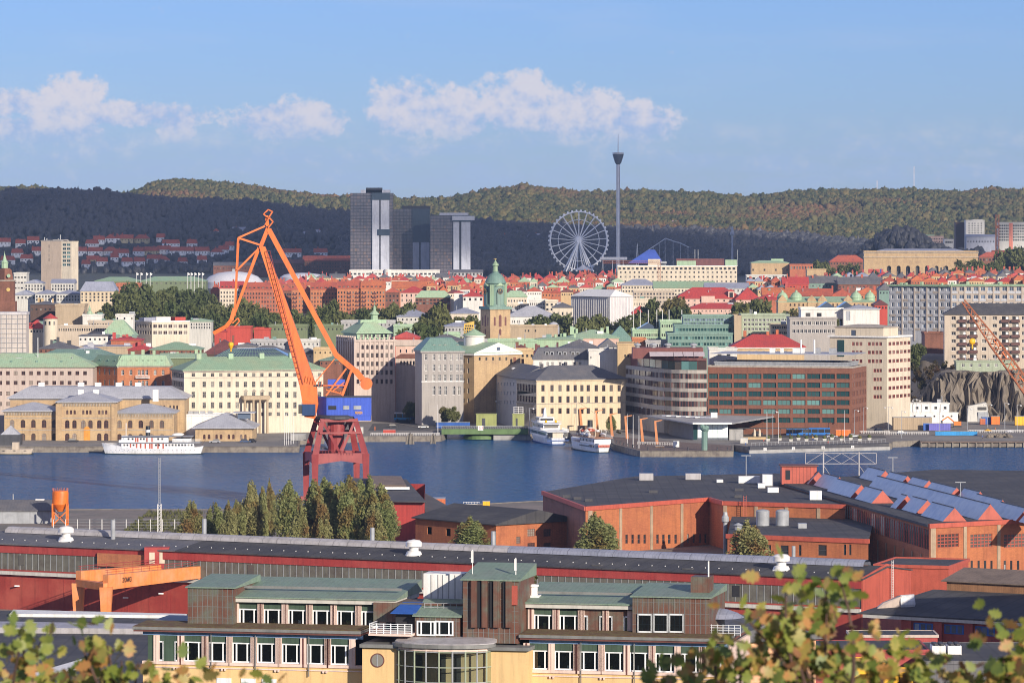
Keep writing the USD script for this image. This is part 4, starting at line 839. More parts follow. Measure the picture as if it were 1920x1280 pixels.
MB().hexa([(0,0,0),(20*k,0,0),(20*k,8,0),(0,8,0),(4*k,0,zz_(607)),(23*k,0,zz_(602)),(23*k,8,zz_(602)),(4*k,8,zz_(607))]).build('wall',mat('panel_yellow',(.62,.40,.08),.06,.3,.7),t)
for r_ in range(4):
    for c in range(4): MB().box((5.5+4*c)*k-.35+(3-r_)*.2,(5.5+4*c)*k+.35+(3-r_)*.2,-.06,-.01,zz_(611+5*r_)-.35,zz_(611+5*r_)+.45).build('window',m_gl,t)

# domed church
t = thing('church','yellow brick church tower with green copper belfry, dome and lantern','church',(X(895,2150),2150,3)); k = 2150/F; zz_ = lambda py: Z(py,2150)-3; xx = lambda px: (px-895)*k
W_ = 13.2; ang = -math.radians(28); ca,sa = math.cos(ang),math.sin(ang); cx0,cy0 = xx(919),-2.0
R = lambda u,v: (cx0+u*math.cos(.45)-v*math.sin(.45),cy0+u*math.sin(.45)+v*math.cos(.45))
def prism(u0,u1,v0,v1,za,zb,mb=None): mb = mb or MB(); return mb.hexa([(*R(u,v),za) for u,v in ((u0,v0),(u1,v0),(u1,v1),(u0,v1))]+[(*R(u,v),zb) for u,v in ((u0,v0),(u1,v0),(u1,v1),(u0,v1))])
B = 11.3
prism(0,B,0,B,0,zz_(580)).build('tower',m_sand,t); prism(-.6,B+.6,-.6,B+.6,zz_(580)+.002,zz_(575)).build('cornice',m_copperd,t)
for u,w_,h_,pz in ((2.6,1.0,4.6,602),(5.6,1.5,6.2,601),(8.6,1.0,4.6,602),(5.6,1.3,3.4,622)):
    z = zz_(pz); m_ = MB()
    for (a,c) in (((u-w_/2,-.06),(u+w_/2,-.06)),((-.06,u+w_/2),(-.06,u-w_/2))): q0,q1 = R(*a),R(*c); MB().add([(*q0,z-h_/2),(*q1,z-h_/2),(*q1,z+h_/2-w_/2),((q0[0]+q1[0])/2,(q0[1]+q1[1])/2,z+h_/2),(*q0,z+h_/2-w_/2)],[[0,1,2],[0,2,4],[4,2,3]]).build('window',m_frame_r,t)
c = R(B/2,B/2); z1 = zz_(575)
MB().lathe([(5.7,z1+.002),(5.7,z1+1.2),(5.1,z1+1.3),(5.0,zz_(533)),(5.7,zz_(531)),(5.4,zz_(529)),(4.8,zz_(524)),(4.1,zz_(519)),(2.9,zz_(514)),(1.8,zz_(512)),(1.4,zz_(509))],16,(*c,0),math.pi/16,2*math.pi+math.pi/16).build('belfry',m_copperd,t,smooth=30)
MB().lathe([(1.7,zz_(509)),(1.3,zz_(508)),(1.2,zz_(499)),(1.9,zz_(498)),(1.5,zz_(495)),(.7,zz_(492)),(.35,zz_(489)),(.1,zz_(487))],8,(*c,0)).build('lantern',m_copper,t)
m_gold = mat('gilding',(.55,.38,.12),.1,.5,.4)
MB().tube((*c,zz_(489)),(*c,zz_(484.5)),.14,5).tube((c[0]-.8,c[1],zz_(486.2)),(c[0]+.8,c[1],zz_(486.2)),.14,5).build('cross',m_gold,t)
for a in range(8):
    th = .45+a*math.pi/4-math.pi/2; d = np.array([math.cos(th),math.sin(th)]); n_ = np.array([-d[1],d[0]]); z = zz_(553)
    q = np.array(c)+d*5.35; fr_ = MB()
    if a % 2 == 0:
        MB().hexa([(*(q+n_*s_*1.6+d*o),zz) for zz in (zz_(572),zz_(548)) for s_,o in ((-1,0),(1,0),(1,.25),(-1,.25))]).build('louvre',m_copperd,t)
        MB().add([(*(q+n_*-2.4+d*.5),zz_(536)),(*(q+n_*2.4+d*.5),zz_(536)),(*(q+d*.5),zz_(530)),(*(q+n_*-2.4-d*.6),zz_(536)),(*(q+n_*2.4-d*.6),zz_(536)),(*(q-d*.6),zz_(530))],[[0,1,2],[3,5,4],[0,2,5],[0,5,3],[1,4,5],[1,5,2]]).build('gablet',m_copl,t)
        if a in (0,7,6,1): o = MB().tube((*(q+d*.26),zz_(546)),(*(q+d*.5),zz_(546)),1.5,16).build('clock_face',m_black,t); fr_ = MB(); [fr_.tube((*(q+d*.56+n_*math.cos(w_)*1.2),zz_(546)+math.sin(w_)*1.2),(*(q+d*.56+n_*math.cos(w_)*1.45),zz_(546)+math.sin(w_)*1.45),.14,4) for w_ in np.arange(12)*math.pi/6]; fr_.tube((*(q+d*.56),zz_(546)),(*(q+d*.56+n_*.3),zz_(546)+1.0),.1,4).tube((*(q+d*.56),zz_(546)),(*(q+d*.56-n_*.6),zz_(546)+.3),.1,4); fr_.build('clock_hands',m_gold,t)
    else: MB().hexa([(*(q+n_*s_*.9+d*o),zz) for zz in (zz_(573),zz_(534)) for s_,o in ((-1,-.3),(1,-.3),(1,.5),(-1,.5))]).build('pilaster',m_copl,t)

town('long brown brick hall right of the church tower',957,1046,613,2090,m_tan,'flat',m_copper,rows=[620],n=4,xs=[985,991,1004],w=2.6,h=4)
town('white hall with pale hipped roof right of the church tower',950,1042,594,2330,m_white,'hip',m_zinc,19,rows=[603],xs=[961,964.5,970,973.5,1028,1035],w=1.6,h=5,depth=22)
t = thing('observatory_dome','small pale round dome on the roof right of the church','dome',(X(1038,2120),2120,Z(615,2120)-3)); MB().lathe([(2.9,0),(2.9,3.2),(2.6,4.6),(1.6,5.7),(.05,6.2)],18).build('dome_shell',m_zinc,t,smooth=True)
town('white grid office right of the church dome',992,1026,564,2480,m_white,'flat',m_maroon,rows=[570,577,584],n=9,w=2,h=4.4)
town('cream stepped flats with balconies left of the sheeted building',1023,1046,565,2470,m_cream,'flat',m_zinc,rows=[571,580],n=3,w=4,h=4)
town('cream stone house with corner turret left of the sheeted building',1036,1074,577,2420,m_cream,'hip',m_slate,9,rows=[588,600],n=5,w=3,h=6,depth=14)
town('green mansard with domes right of the church dome',946,988,557,2560,m_cream,'hip',m_copl,11,rows=[564],n=8,w=2.4,h=3.4,cut=4)
town('long pale office with brown attic right of the green mansard',950,994,572,2500,m_cream,'flat',m_zinc,rows=[575,580],n=10,w=2,h=3.4)
town('long terraces of copper roofs below the brown hall',915,1006,640,1915,m_copl,'flat',m_copper,depth=20); town('copper roofed block with roof cabins right of the long terraces',1006,1092,637,1925,m_copl,'hip',m_copl,4,chim=5,chm=m_copl)
town('striped brick hall with green gable roof',1064,1160,634,1985,m_rosy,'hip',m_copl,14,rows=[],depth=22,chim=5,chm=m_copl)
town('dark green steep roofed house left of the copper school',1140,1187,640,1990,m_tan,'hip',m_copperd,28,depth=16)
town('slate roofed pale house behind the black mansard',1048,1126,655,1868,m_pale,'hip',m_slate,17,depth=18)
town('maroon roofed house behind the pediment house',952,1002,662,1880,m_maroon,'hip',m_maroon,14,rows=[657],n=5,chim=3); town('maroon roofed house left of the slate roof',1000,1050,662,1878,m_maroon,'hip',m_maroon,11,chim=4,chm=m_maroon)
town('ochre house half in shade behind the brown tiled roof',960,1000,658,1858,m_ochre,'flat',m_trim,rows=[667],n=5,w=4,h=5)
town('orange house in front of the copper school',1186,1211,637,1915,m_bricko,'flat',m_copper,rows=[643],n=4); town('blue grey house right of the orange house',1211,1254,641,1910,m_grey,'flat',m_lav,rows=[648],n=9,w=2.4,h=6)

# sheeted building
t = thing('sheeted_building','building wholly wrapped in white sheeting with a white tent roof','scaffolding',(X(1144,2480),2480,4)); zz_ = lambda py: Z(py,2480)-4
c_,s_ = math.cos(.62),math.sin(.62); q = lambda u,v: (u*c_-v*s_,u*s_+v*c_); Lr,Ll = 16.5,38
poly = [q(0,0),q(Lr,0),q(Lr,Ll),q(0,Ll)]; MB().ring(poly,0,zz_(557)).build('sheeting',m_sheetw,t); ov = [q(-.7,-.7),q(Lr+.7,-.7),q(Lr+.7,Ll+.7),q(-.7,Ll+.7)]
rf = MB(); e0,e1 = q(Lr/2,6),q(Lr/2,Ll-6); zr,ze = zz_(543.5),zz_(556.5)
rf.add([(*p,ze) for p in ov]+[(*e0,zr),(*e1,zr)],[[0,1,4],[1,2,5],[1,5,4],[2,3,5],[3,0,4],[3,4,5]]); rf.build('tent_roof',m_trim,t)
sc = MB()
for f in np.linspace(0,1,22): a = q(-.1,Ll*f); sc.tube((*a,0),(*a,zz_(558)),.22,4)
for f in np.linspace(0,1,9): a = q(Lr*f,-.1); sc.tube((*a,0),(*a,zz_(558)),.22,4)
sc.build('lacing_seam',m_trim,t)

# long cream hotel with a tower crane in front, and what stands around it
b = Bld('cream_hotel','long cream hotel with small square windows and a brown and green roof storey','building',1158,1382,3500,3497)
H = b.z(499); fr = b.grid([503.5],list(np.linspace(1162,1376,27)),5,4)+b.grid([510.5,519,527.5,536],list(np.arange(1164,1380,8.6)),3,3.2)
rt = [(2+3*k,q[1],3.3+3*k,q[3],False) for k in range(4) for q in b.grid([510.5,519,527.5],[1300],3,3.2)]
b.walls(15,H,m_cream,fr,(),rt); b.windows(fr,None,m_gl); b.windows(rt,None,m_gl,side='right',depth=15); b.flat(15,H,m_felt,.3,m_trim)
b.box('roof_storey',m_maroon,b.u(1268),b.u(1358),2,12,H+.36,b.z(485)); b.box('green_panel',m_copl,b.u(1269),b.u(1305),1.7,1.99,H+.5,b.z(489)); b.box('plant_room',m_copl,b.u(1360),b.u(1382),3,12,H+.36,b.z(487)); b.box('stair_head',m_cream,b.u(1215),b.u(1238),3,11,H+.36,b.z(486))
for px in (1303,1309,1383): MB().tube((b.u(px),6,H),(b.u(px),6,b.z(468)),.25,5).build('mast',m_steel,b.t)
def lattice(mb,a,b_,w,n,r,up=(0,0,1.0),taper=1.0):
    """A square lattice girder from a to b."""
    a,b_ = np.asarray(a,float),np.asarray(b_,float); d = b_-a; L = np.linalg.norm(d); d /= L; s = np.cross(d,up); s /= np.linalg.norm(s); q = np.cross(s,d)
    C = lambda f,i: a+d*L*f+(s*(1 if i in (1,2) else -1)+q*(1 if i > 1 else -1))*w/2*(1+(taper-1)*f)
    for i in range(4): mb.tube(C(0,i),C(1,i),r,4,cap=False)
    for k in range(n):
        for i in range(4): j = (i+1) % 4; mb.tube(C(k/n,i if k % 2 else j),C((k+1)/n,j if k % 2 else i),r*.6,3,cap=False)
    return mb
m_cro = mat('crane_rust_orange',(.33,.095,.03),.14,.4,.6)
t = thing('tower_crane','orange tower crane with level jib in front of the cream hotel','crane',(X(1236,3420),3420,13)); k = 3420/F; zz_ = lambda py: Z(py,3420)-13
lattice(MB(),(0,0,0),(0,0,zz_(493)),2.0,14,.16,(0,1,0)).build('mast',m_cro,t); lattice(MB(),(2,0,zz_(491.5)),(-106*k,0,zz_(491.5)),1.8,30,.16).build('jib',m_cro,t); MB().box(1.2,6,-1,1,zz_(494),zz_(490)).build('counterweight',m_steel,t)
town('cream office with zinc roof behind the sheeted building',1166,1232,535,3000,m_cream,'hip',m_lav,11,rows=[539,546],n=12,w=3,h=3); town('cream office with long green roof below the hotel',1226,1340,540,2960,m_cream,'gable',m_copper,12,rows=[545,552],n=18,w=2.6,h=3.4)
town('tan office block right of the sheeted building',1188,1265,547,2860,m_beige,'flat',m_felt,rows=[551,558,566],n=13,w=3.4,h=3.6); town('zinc roofed hall below the right end of the hotel',1322,1404,541,2900,m_pale,'gable',m_lav,10,rows=[545],n=10)
b = town('pale palace with crimson hipped roof and small dormer gable',1266,1394,560,2600,m_rosy,'hip',m_crim,20,rows=[563.5,571],n=12,w=3,h=3,depth=22); b.box('centre_pavilion',m_rosy,b.u(1315),b.u(1340),-1.2,-.01,0,b.z(555)); b.dormers([b.u(1371)],.4,b.H-.5,3.6,5,m_rosy,m_crim)
town('crimson pyramid roofed wing right of the pale palace',1380,1426,562,2590,m_rosy,'hip',m_crim,22,depth=18); town('low crimson roofed hall below the pale palace',1292,1392,579,2480,m_rosy,'hip',m_crim,10,rows=[583],n=14,w=1.8,h=3)
town('low crimson roofs right of the trees below the palace',1418,1462,562,2560,m_brickr,'hip',m_crim,9,chim=3,chm=m_crim)
town('cream house with small statue gable right of the sheeted building',1187,1224,562,2640,m_cream,'flat',m_slate,rows=[570],n=8,w=1.6,h=4); town('crimson roofed house with yellow gable right of the sheeted building',1186,1216,588,2440,m_ochre,'hip',m_crim,14)
b = town('tan brick concert hall left of the arched museum',1409,1479,493,3720,m_sand,'hip',m_copl,4,rows=[506],n=4,w=3,h=4,cut=8,depth=24); b.box('stage_tower',m_copl,b.u(1447),b.u(1470),8,16,b.H,b.z(485.5))
town('red brick house with red roof storey beside the tan concert hall',1481,1524,497,3710,m_brickr,'flat',m_crim,rows=[502],n=8,w=3,h=5); town('low yellow brick block right of the tan concert hall',1513,1549,506,3600,m_sand,'flat',m_copl)
town('low grey offices below the tan concert hall',1400,1476,517,3380,m_pale,'flat',m_lav,rows=[522],n=8,w=5,h=4); town('tile roofed house left of the arched museum',1556,1623,491,3900,m_brickd,'hip',m_tile,12,rows=[494],n=12,w=2.4,h=2.6)
b = Bld('art_museum','massive yellow brick museum with a row of tall arched openings','museum',1620,1834,3800,3795); H = b.z(472)
fr = b.grid([507],[1667,1685,1702.5,1720.5,1738,1756,1774],7.5,18,True); b.walls(26,H,m_sand,fr,rec=2.5); b.windows(fr,None,m_gl,2.5); b.flat(26,H,m_stone,.4,m_sand)
for py,t_ in ((482,.6),(473.5,.7)): MB().box(-t_,b.W+t_,-t_,-.01,b.z(py)-.3,b.z(py)+.3).build('cornice',m_stone,b.t)
for p0,p1,m in ((1628,1638,m_crim),(1640.5,1649,m_crim),(1650,1655,mat('poster_blue',(.03,.06,.25),.05,.5,.6))): b.box('poster',m,b.u(p0),b.u(p1),-.2,-.02,b.z(512),b.z(504.5))
b.hip(16,H+.7,1.6,m_lav,.1,u0=b.u(1645),u1=b.u(1808),v0=5,name='roof_light')
town('red tile roofed houses right of the arched museum',1836,1882,482,3900,m_brickd,'hip',m_tile,9,rows=[487],n=8); town('dark red gabled hall at the right end behind the museum',1862,1896,478,4000,m_brickd,'gable',m_tile,8)
town('pinkish flats on the hillside above the museum',1735,1769,444,4480,m_rosy,'flat',m_copl,rows=[448,453],n=7,w=2.6,h=2,base=35); town('pale green roof storeys on the hillside above the museum',1716,1752,441,4520,m_copl,'flat',m_copl,base=35); town('small white house on the hillside right of the pinkish flats',1771,1788,450,4450,m_white,'flat',m_zinc,rows=[454],n=4,base=32)
town('long blue grey hall below the white high rise',1812,1866,444,4330,m_lav,'gable',m_lav,4,rows=[453],n=10,w=2,h=3,base=30)
b = town('white high rise with balconies on the right hillside',1811,1846,414,4620,m_white,'flat',m_felt,rows=[419+4.4*q for q in range(8)],xs=[1817,1823,1828,1834,1840],w=2,h=2.2,depth=16,base=30,name='high_rise',cat='high rise'); b.box('top_storey',m_white,b.u(1824),b.u(1843),3,12,b.H+.4,b.z(411.5))
town('dark brown high rise half hidden behind the white one',1792,1811.5,418,4640,m_darkbrown,'flat',m_felt,base=30,name='high_rise',cat='high rise'); b = town('grey high rise with a salmon stripe at the right edge',1872,1934,418,4500,m_pale,'flat',m_lav,rows=[423+5.4*q for q in range(6)],n=14,w=3,h=3,depth=14,base=28,name='high_rise',cat='high rise'); b.box('salmon_stripe',mat('panel_salmon',(.62,.20,.13),.06,.3,.7),b.u(1892),b.u(1899),-.3,-.01,0,b.H)
t = thing('tower_crane','rust coloured tower crane mast between the two high rises','crane',(X(1870,4150),4150,20)); lattice(MB(),(0,0,0),(0,0,Z(402,4150)-20),3.0,16,.3,(0,1,0)).build('mast',m_cro,t); MB().box(-2,2,-1,1,Z(428,4150)-20,Z(423,4150)-20).build('cabin',m_cro,t)

# market hall with domes
b = Bld('domed_hall','ornate yellow brick hall with four pale green domes','building',1460,1640,2380); H = b.z(566)
fr = b.grid([571.5],list(np.arange(1466,1636,8)),3,5,True); b.walls(22,H,m_sand,fr); b.windows(fr,None,m_glr); b.hip(22,H,2.6,m_copl,.6)
for px,r,tp in ((1467,10,545),(1493,11,544),(1605,10.5,546),(1631,9.5,545)): kx = 2380/F; MB().lathe([(r*kx,H-4 if px > 1600 else H),(r*kx,H+2.2),(r*kx*1.06,H+2.4),(r*kx*.9,H+3.8),(r*kx*.55,H+5),(r*kx*.22,H+5.6),(r*kx*.2,H+6.4),(.05,b.z(tp))],14,(b.u(px,5),5,0)).build('dome',m_copl,b.t,smooth=35)
for px in (1467,1522,1542,1590): u = b.u(px); MB().add([(u-2.4,-.5,0),(u+2.4,-.5,0),(u+2.4,-.5,H+1.2),(u,-.5,H+4),(u-2.4,-.5,H+1.2),(u-2.4,1.5,0),(u+2.4,1.5,0),(u+2.4,1.5,H+1.2),(u,1.5,H+4),(u-2.4,1.5,H+1.2)],[[0,1,2],[0,2,4],[4,2,3],[0,5,6],[0,6,1],[1,6,7],[1,7,2],[2,7,8],[2,8,3],[3,8,9],[3,9,4],[4,9,5],[4,5,0]]).build('gable',m_sand,b.t)
for p0,p1,tp,D,m,rm,lab in ((1430,1490,553,2640,m_brickr,m_tileo,'long tile roof left behind the domed hall'),(1486,1560,555,2650,m_brickr,m_tile,'tile roof behind the middle of the domed hall'),(1556,1602,556,2655,m_brickr,m_tile,'plain tile roof behind the right domes'),(1602,1650,552,2660,m_bricko,m_tileo,'orange gabled house behind the right domes'),
    (1515,1572,531,3000,m_copperd,m_slate,'dark mansard with green edges above the domed hall'),(1572,1655,533,2980,m_brickd,m_slate,'long slate mansard above the right domes'),(1468,1516,533,2990,m_redw,m_crim,'crimson gabled roofs left of the dark mansard'),(1648,1672,544,2600,m_copperd,m_slate,'slate mansard beside the long flats on the hill')):
    town(lab,p0,p1,tp,D,m,'gable',rm,13,rows=[tp+5],n=max(3,int((p1-p0)/6)),w=2.4,h=3,chim=3,chm=m_tile)
town('maroon house squeezed between domed hall and hill flats',1640,1664,572,2300,m_redw,'hip',m_maroon,9,rows=[577],n=4)

# far halls, arenas
t = thing('arena_roof','wide shallow white domed arena roof left of the crane boom','arena',(X(434,3950),3980,15)); k = 3950/F
MB().lathe([(56*k,0),(56*k,Z(529,3950)-15),(46*k,Z(519,3950)-15),(30*k,Z(512.5,3950)-15),(12*k,Z(510,3950)-15),(.1,Z(509.5,3950)-15)],40).build('dome_shell',mat('dome_white',(.55,.54,.56),.05,.05,.5),t,smooth=40); MB().box(-1.2,1.2,-1,1,Z(510,3950)-15,Z(505,3950)-15).build('lantern',m_steel,t)
t = thing('arena_roof','second low white arena roof right of the crane boom','arena',(X(565,4000),4020,15)); k = 4000/F; MB().lathe([(42*k,0),(42*k,Z(520,4000)-15),(34*k,Z(515,4000)-15),(16*k,Z(512.5,4000)-15),(.1,Z(512,4000)-15)],32).build('dome_shell',MATS['dome_white'],t,smooth=40)
b = town('long low white exhibition hall at the foot of the glass towers',655,824,508,4150,m_white,'flat',m_zinc,rows=[513.5],n=22,w=5,h=3.4,depth=30); MB().lathe([(3.6,0),(3.6,b.H+1.6)],18,(b.u(727),-1,0)).build('round_stair',m_white,b.t,smooth=40)
town('dark slate roofed hall right of the white exhibition hall',838,905,511,4050,m_grey,'gable',m_slate,5,rows=[514],n=10)
for px in (256,264,274,281.5,352,358,365,372,379):
    t = thing('flagpole',None,None,(X(px,3420),3420,12)); tag(t,f'{ORD[(256, 264, 274, 281.5, 352, 358, 365, 372, 379).index(px)]} thin white flagpole from the left behind the park trees','flagpole','flagpoles behind the park')
    MB().tube((0,0,0),(0,0,Z(511,3420)-12),.2,5).build('pole',m_trim,t); MB().add([(0,0,Z(511,3420)-12),(1.8,.3,Z(513,3420)-12),(1.2,.5,Z(516,3420)-12),(0,0,Z(515,3420)-12)],[[0,1,2],[0,2,3]]).build('flag',m_trim,t)

# the many small roofs further back: each house its own thing
PLACES = [(560,'behind the terrace at the crane boom'),(660,'below the tallest glass tower'),(740,'below the middle glass tower'),(830,'below the right glass tower'),(910,'just left of the church lantern'),(985,'between the church dome and the ferris wheel'),(1070,'at the foot of the ferris wheel'),(1130,'between the ferris wheel and the cream hotel'),(1440,'right of the cream hotel'),(1560,'left of the arched museum'),(1700,'in front of the arched museum'),(1800,'below the right end of the museum'),(1880,'above the hill flats at the right edge')]
RN = {'roof_tile_red': 'red tiled','roof_tile_orange': 'orange tiled','roof_sheet_crimson': 'crimson roofed','roof_copper_light': 'pale green roofed','roof_slate': 'slate roofed','roof_maroon': 'maroon roofed','roof_zinc_blue': 'blue grey roofed'}
pend = []
def fill(pxa,pxb,D,top,jit,wr,roofs,walls,seed,rise=(5,9),every=1.0):
    r = np.random.default_rng(seed); px = pxa
    while px < pxb:
        w = r.uniform(*wr); rm = roofs[r.integers(len(roofs))]; wl = walls[r.integers(len(walls))]; tp = top+r.uniform(-jit,jit); Dd = D+r.uniform(-40,40)
        pend.append((px+w/2,px,px+w-.4,tp,Dd,wl,rm,r.uniform(*rise),r.random() < .5,r.random() < .3)); px += w
R1,W1 = [m_tile,m_crim,m_tile,m_tileo,m_crim,m_copl,m_slate],[m_bricko,m_cream,m_brickr,m_white,m_ochre]
fill(496,655,3420,535,2,(14,26),[m_tile,m_crim,m_tileo],W1,1); fill(500,880,3650,528,2.5,(14,30),R1,W1,2); fill(560,900,3850,522,2,(14,30),R1+[m_slate],W1,3)
fill(800,905,3050,546,4,(14,24),[m_tile,m_crim,m_tileo,m_maroon],W1,4,(6,12)); fill(800,900,3300,536,3,(14,24),[m_tileo,m_crim,m_tile],W1,5,(6,12))
fill(944,1075,2750,549,3,(16,30),[m_copl,m_slate,m_maroon,m_tile],W1,6,(4,8)); fill(940,1160,3100,539,3,(14,28),[m_tile,m_maroon,m_copl,m_crim,m_slate],W1,7); fill(940,1158,3400,530,3,(12,24),[m_tile,m_crim,m_tile,m_copl],W1,8,(6,11)); fill(930,1158,3700,522,2,(12,24),[m_tile,m_crim,m_maroon,m_crim],W1,9,(6,10)); fill(1040,1158,3850,517,2,(12,22),[m_tile,m_crim],W1,10,(6,9))
fill(1400,1520,3150,527,3,(14,26),[m_crim,m_tile,m_crim,m_lav],W1,11); fill(1404,1470,2820,541,3,(14,26),[m_lav,m_slate,m_copl],W1,12); fill(1520,1660,3400,520,3,(14,26),[m_slate,m_lav,m_copl,m_crim],W1,13)
fill(1655,1930,2700,527,2,(16,30),[m_crim,m_tile,m_tileo],W1,14,(5,9)); fill(1655,1930,3050,519,2,(16,30),[m_tileo,m_tile,m_slate,m_crim],W1,15); fill(1740,1930,3350,512,2,(14,26),[m_tile,m_tileo,m_slate],W1,16)
pend.sort(key=lambda q: q[0]); used = {}
for (pc,p0,p1,tp,D,wl,rm,ri,ax,sk) in pend:
    pl = min(PLACES,key=lambda q: abs(q[0]-pc))[1]; rn = RN.get(rm.GetPath().name,'grey roofed'); kd = (rn,pl); used[kd] = used.get(kd,0)+1
    lab = f'{ORD[used[kd]-1]} {rn} house from left, {pl}'
    town(lab,p0,p1,tp,D,wl,'gable' if ax else 'hip',rm,ri,rows=[tp+4.5],n=max(3,int((p1-p0)/4.5)),w=2,h=3,depth=13,axis=('y' if sk else None),chim=2,chm=[m_tile,m_crim,m_felt][int(pc) % 3],over=.3)

# ------------------------------------------------------------------ the suburb on the slope, the amusement park, towers and woods
HOUSES = []
m_wh = STU('render_house_white',(.80,.80,.78)); m_yl = STU('render_house_yellow',(.55,.45,.25))
SP = [(0,'at the left edge'),(60,'left of the beige tower'),(160,'right of the beige tower'),(240,'in the middle of the suburb'),(330,'left of the crane jib'),(420,'behind the crane jib'),(560,'between crane and glass towers'),(1020,'left of the ferris wheel'),(1240,'right of the observation tower'),(1400,'above the blue tent')]
hc = {}
def villa(px,py,w,wall=m_wh,rm=m_tile,h=10,dep=8,rot=0.0,gab=True,D=None,base=None):
    """A villa standing on the slope where the sight line meets it; py = photo row of its foot."""
    D = D or hill_hit(px,py) or 4900.0; g = float(terrain(X(px,D),D)) if base is None else base; k = F/D; W = w/k
    pl = min(SP,key=lambda q: abs(q[0]-px))[1]; nm = {m_wh: 'white',m_yl: 'yellow'}.get(wall,'brick'); rn = {'roof_tile_red': 'red','roof_slate': 'dark','roof_zinc_blue': 'grey','roof_maroon': 'maroon'}.get(rm.GetPath().name,'red')
    key = (nm,rn,pl); hc[key] = hc.get(key,0)+1; HOUSES.append((X(px,D),D,W))
    b = Bld('villa',f'{ORD[hc[key]-1]} {nm} house with {rn} roof on the wooded slope {pl}','house',px-w/2,px+w/2,D-W*math.sin(rot)/2,D+W*math.sin(rot)/2,base=g-1.5)
    H = h*.55+1.5; st = max(2,int(b.W/3.2)); fr = [(b.W*(k_+.5)/st-.55,H-2.3,b.W*(k_+.5)/st+.55,H-.9,False) for k_ in range(st)]
    b.walls(dep,H,wall,fr,gable=(h*.45+.2 if gab and b.W >= dep else 0)); b.windows(fr,None,m_gl); b.hip(dep,H,h*.45,rm,.4,gable=gab); b.chimneys(1,dep,H+h*.2,h*.4,m_tile,int(px))
for q in [(10,463,20),(38,466,18),(62,460,22),(-6,462,14),(30,484,18),(12,497,22),(48,494,20),(68,480,16),(170,466,20),(186,459,20),(205,456,16),(238,457,24),(265,457,26),(222,456,12),(152,480,24),(178,481,26),(205,480,22),(228,484,28),(258,480,18),(283,480,26),(307,478,24),(332,480,26),(322,466,30),(352,480,20),(380,480,26),(405,482,20),(175,497,22),(192,500,20),(240,500,18),(262,500,20),(288,495,26),(305,497,18),(340,500,14),(380,497,16),(420,478,18),(430,470,16),(160,505,14),(215,492,14),(358,466,16),(300,455,14),(548,483,34),(602,483,24)]:
    villa(*q,rot=math.radians((int(q[0]*7) % 41)-20),wall=m_yl if int(q[0]) % 9 == 4 else m_wh,gab=int(q[0]) % 4 != 1)
for q in [(405,440,10),(448,438,24),(575,445,22),(595,442,18),(990,452,12),(1012,449,22),(1040,451,22),(1175,425,18),(1218,424,26),(1258,424,22),(1278,423,20),(1300,424,12),(1355,424,22),(1390,423,20),(1410,425,24),(943,450,14)]:
    villa(*q,rm=m_lav if int(q[0]) % 3 else m_tile,gab=int(q[0]) % 2 == 0,h=7,wall=m_wh)
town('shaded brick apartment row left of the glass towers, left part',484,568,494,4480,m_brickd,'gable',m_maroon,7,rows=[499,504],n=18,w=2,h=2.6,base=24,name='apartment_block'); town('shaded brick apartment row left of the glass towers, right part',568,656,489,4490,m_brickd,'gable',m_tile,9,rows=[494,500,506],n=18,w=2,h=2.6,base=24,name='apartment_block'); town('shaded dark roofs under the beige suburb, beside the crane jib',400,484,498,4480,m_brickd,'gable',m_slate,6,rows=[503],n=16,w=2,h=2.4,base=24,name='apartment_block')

# three glass hotel towers
def glass_tower_mat(name,c1,c2,c3):
    n = Nodes(); tc = n('texture_coordinate'); sp = n('separate_xyz',vector=tc+'.object'); cell = n('combine_xyz',x=n.m('floor',n.m('divide',sp+'.x',2.2)),y=n.m('floor',n.m('divide',sp+'.y',2.2)),z=n.m('floor',n.m('divide',sp+'.z',3.3)))
    wn = n('white_noise_texture',{},vector=cell+'.vector'); r = n('rgb_ramp',{'ramp': [(0,c1),(.6,c2),(.9,c2),(1,c3)]},fac=wn+'.value')
    p = n('principled_bsdf',{'roughness': .1,'metallic': .0,'ior': 1.9},base_color=r+'.color'); MATS[name] = n.done('/World/Looks/'+name,surface=p+'.BSDF'); return MATS[name]
m_gt = glass_tower_mat('tower_glass',(.085,.085,.10),(.13,.115,.125),(.18,.13,.11)); m_core = mat('tower_concrete',(.44,.45,.50),.05,.2,.6,col2=(.38,.39,.44)); m_mul = mat('tower_mullion',(.03,.03,.035),.05,.5,.4); m_skyb = mat('link_glass',(.05,.07,.09),.05,.5,.2)
def tower(label,px0,px1,c0,c1,top,D,slot,dep=24,core_top=None,cap=None):
    t = thing('glass_tower',label,'skyscraper',(X(px0,D),D,14)); k = D/F; zz = lambda py: Z(py,D)-14; xx = lambda px: (px-px0)*k; H = zz(top)
    MB().box(0,xx(px1),0,dep,0,H).build('curtain_wall',m_gt,t)
    mb = MB()
    for u in np.arange(0,xx(px1)+.1,3.3): mb.box(u-.12,u+.12,-.16,-.003,0,H)
    for z in np.arange(3.3,H,3.3): mb.box(0,xx(px1),-.1,-.002,z-.28,z+.28)
    mb.build('mullion_grid',m_mul,t)
    ct = zz(core_top or top+8)
    for a,b_ in ((c0,slot[0]),(slot[1],c1)): MB().box(xx(a),xx(b_),-2.2,-.17,0,ct).build('concrete_core',m_core,t)
    MB().box(xx(slot[0])+.01,xx(slot[1])-.01,-1.2,-.18,0,ct-.5).build('stair_window_strip',m_mul,t)
    MB().box(xx(c0)-.3,xx(c1)+.6,-2.6,-.17,ct+.003,zz(top)+.3).build('crown_glazing',m_skyb,t)
    for (a,b_,py,m) in (cap or []): MB().box(xx(a),xx(b_),4,dep-4,H+.003,zz(py)).build('roof_plant',m,t)
    return t,xx,zz
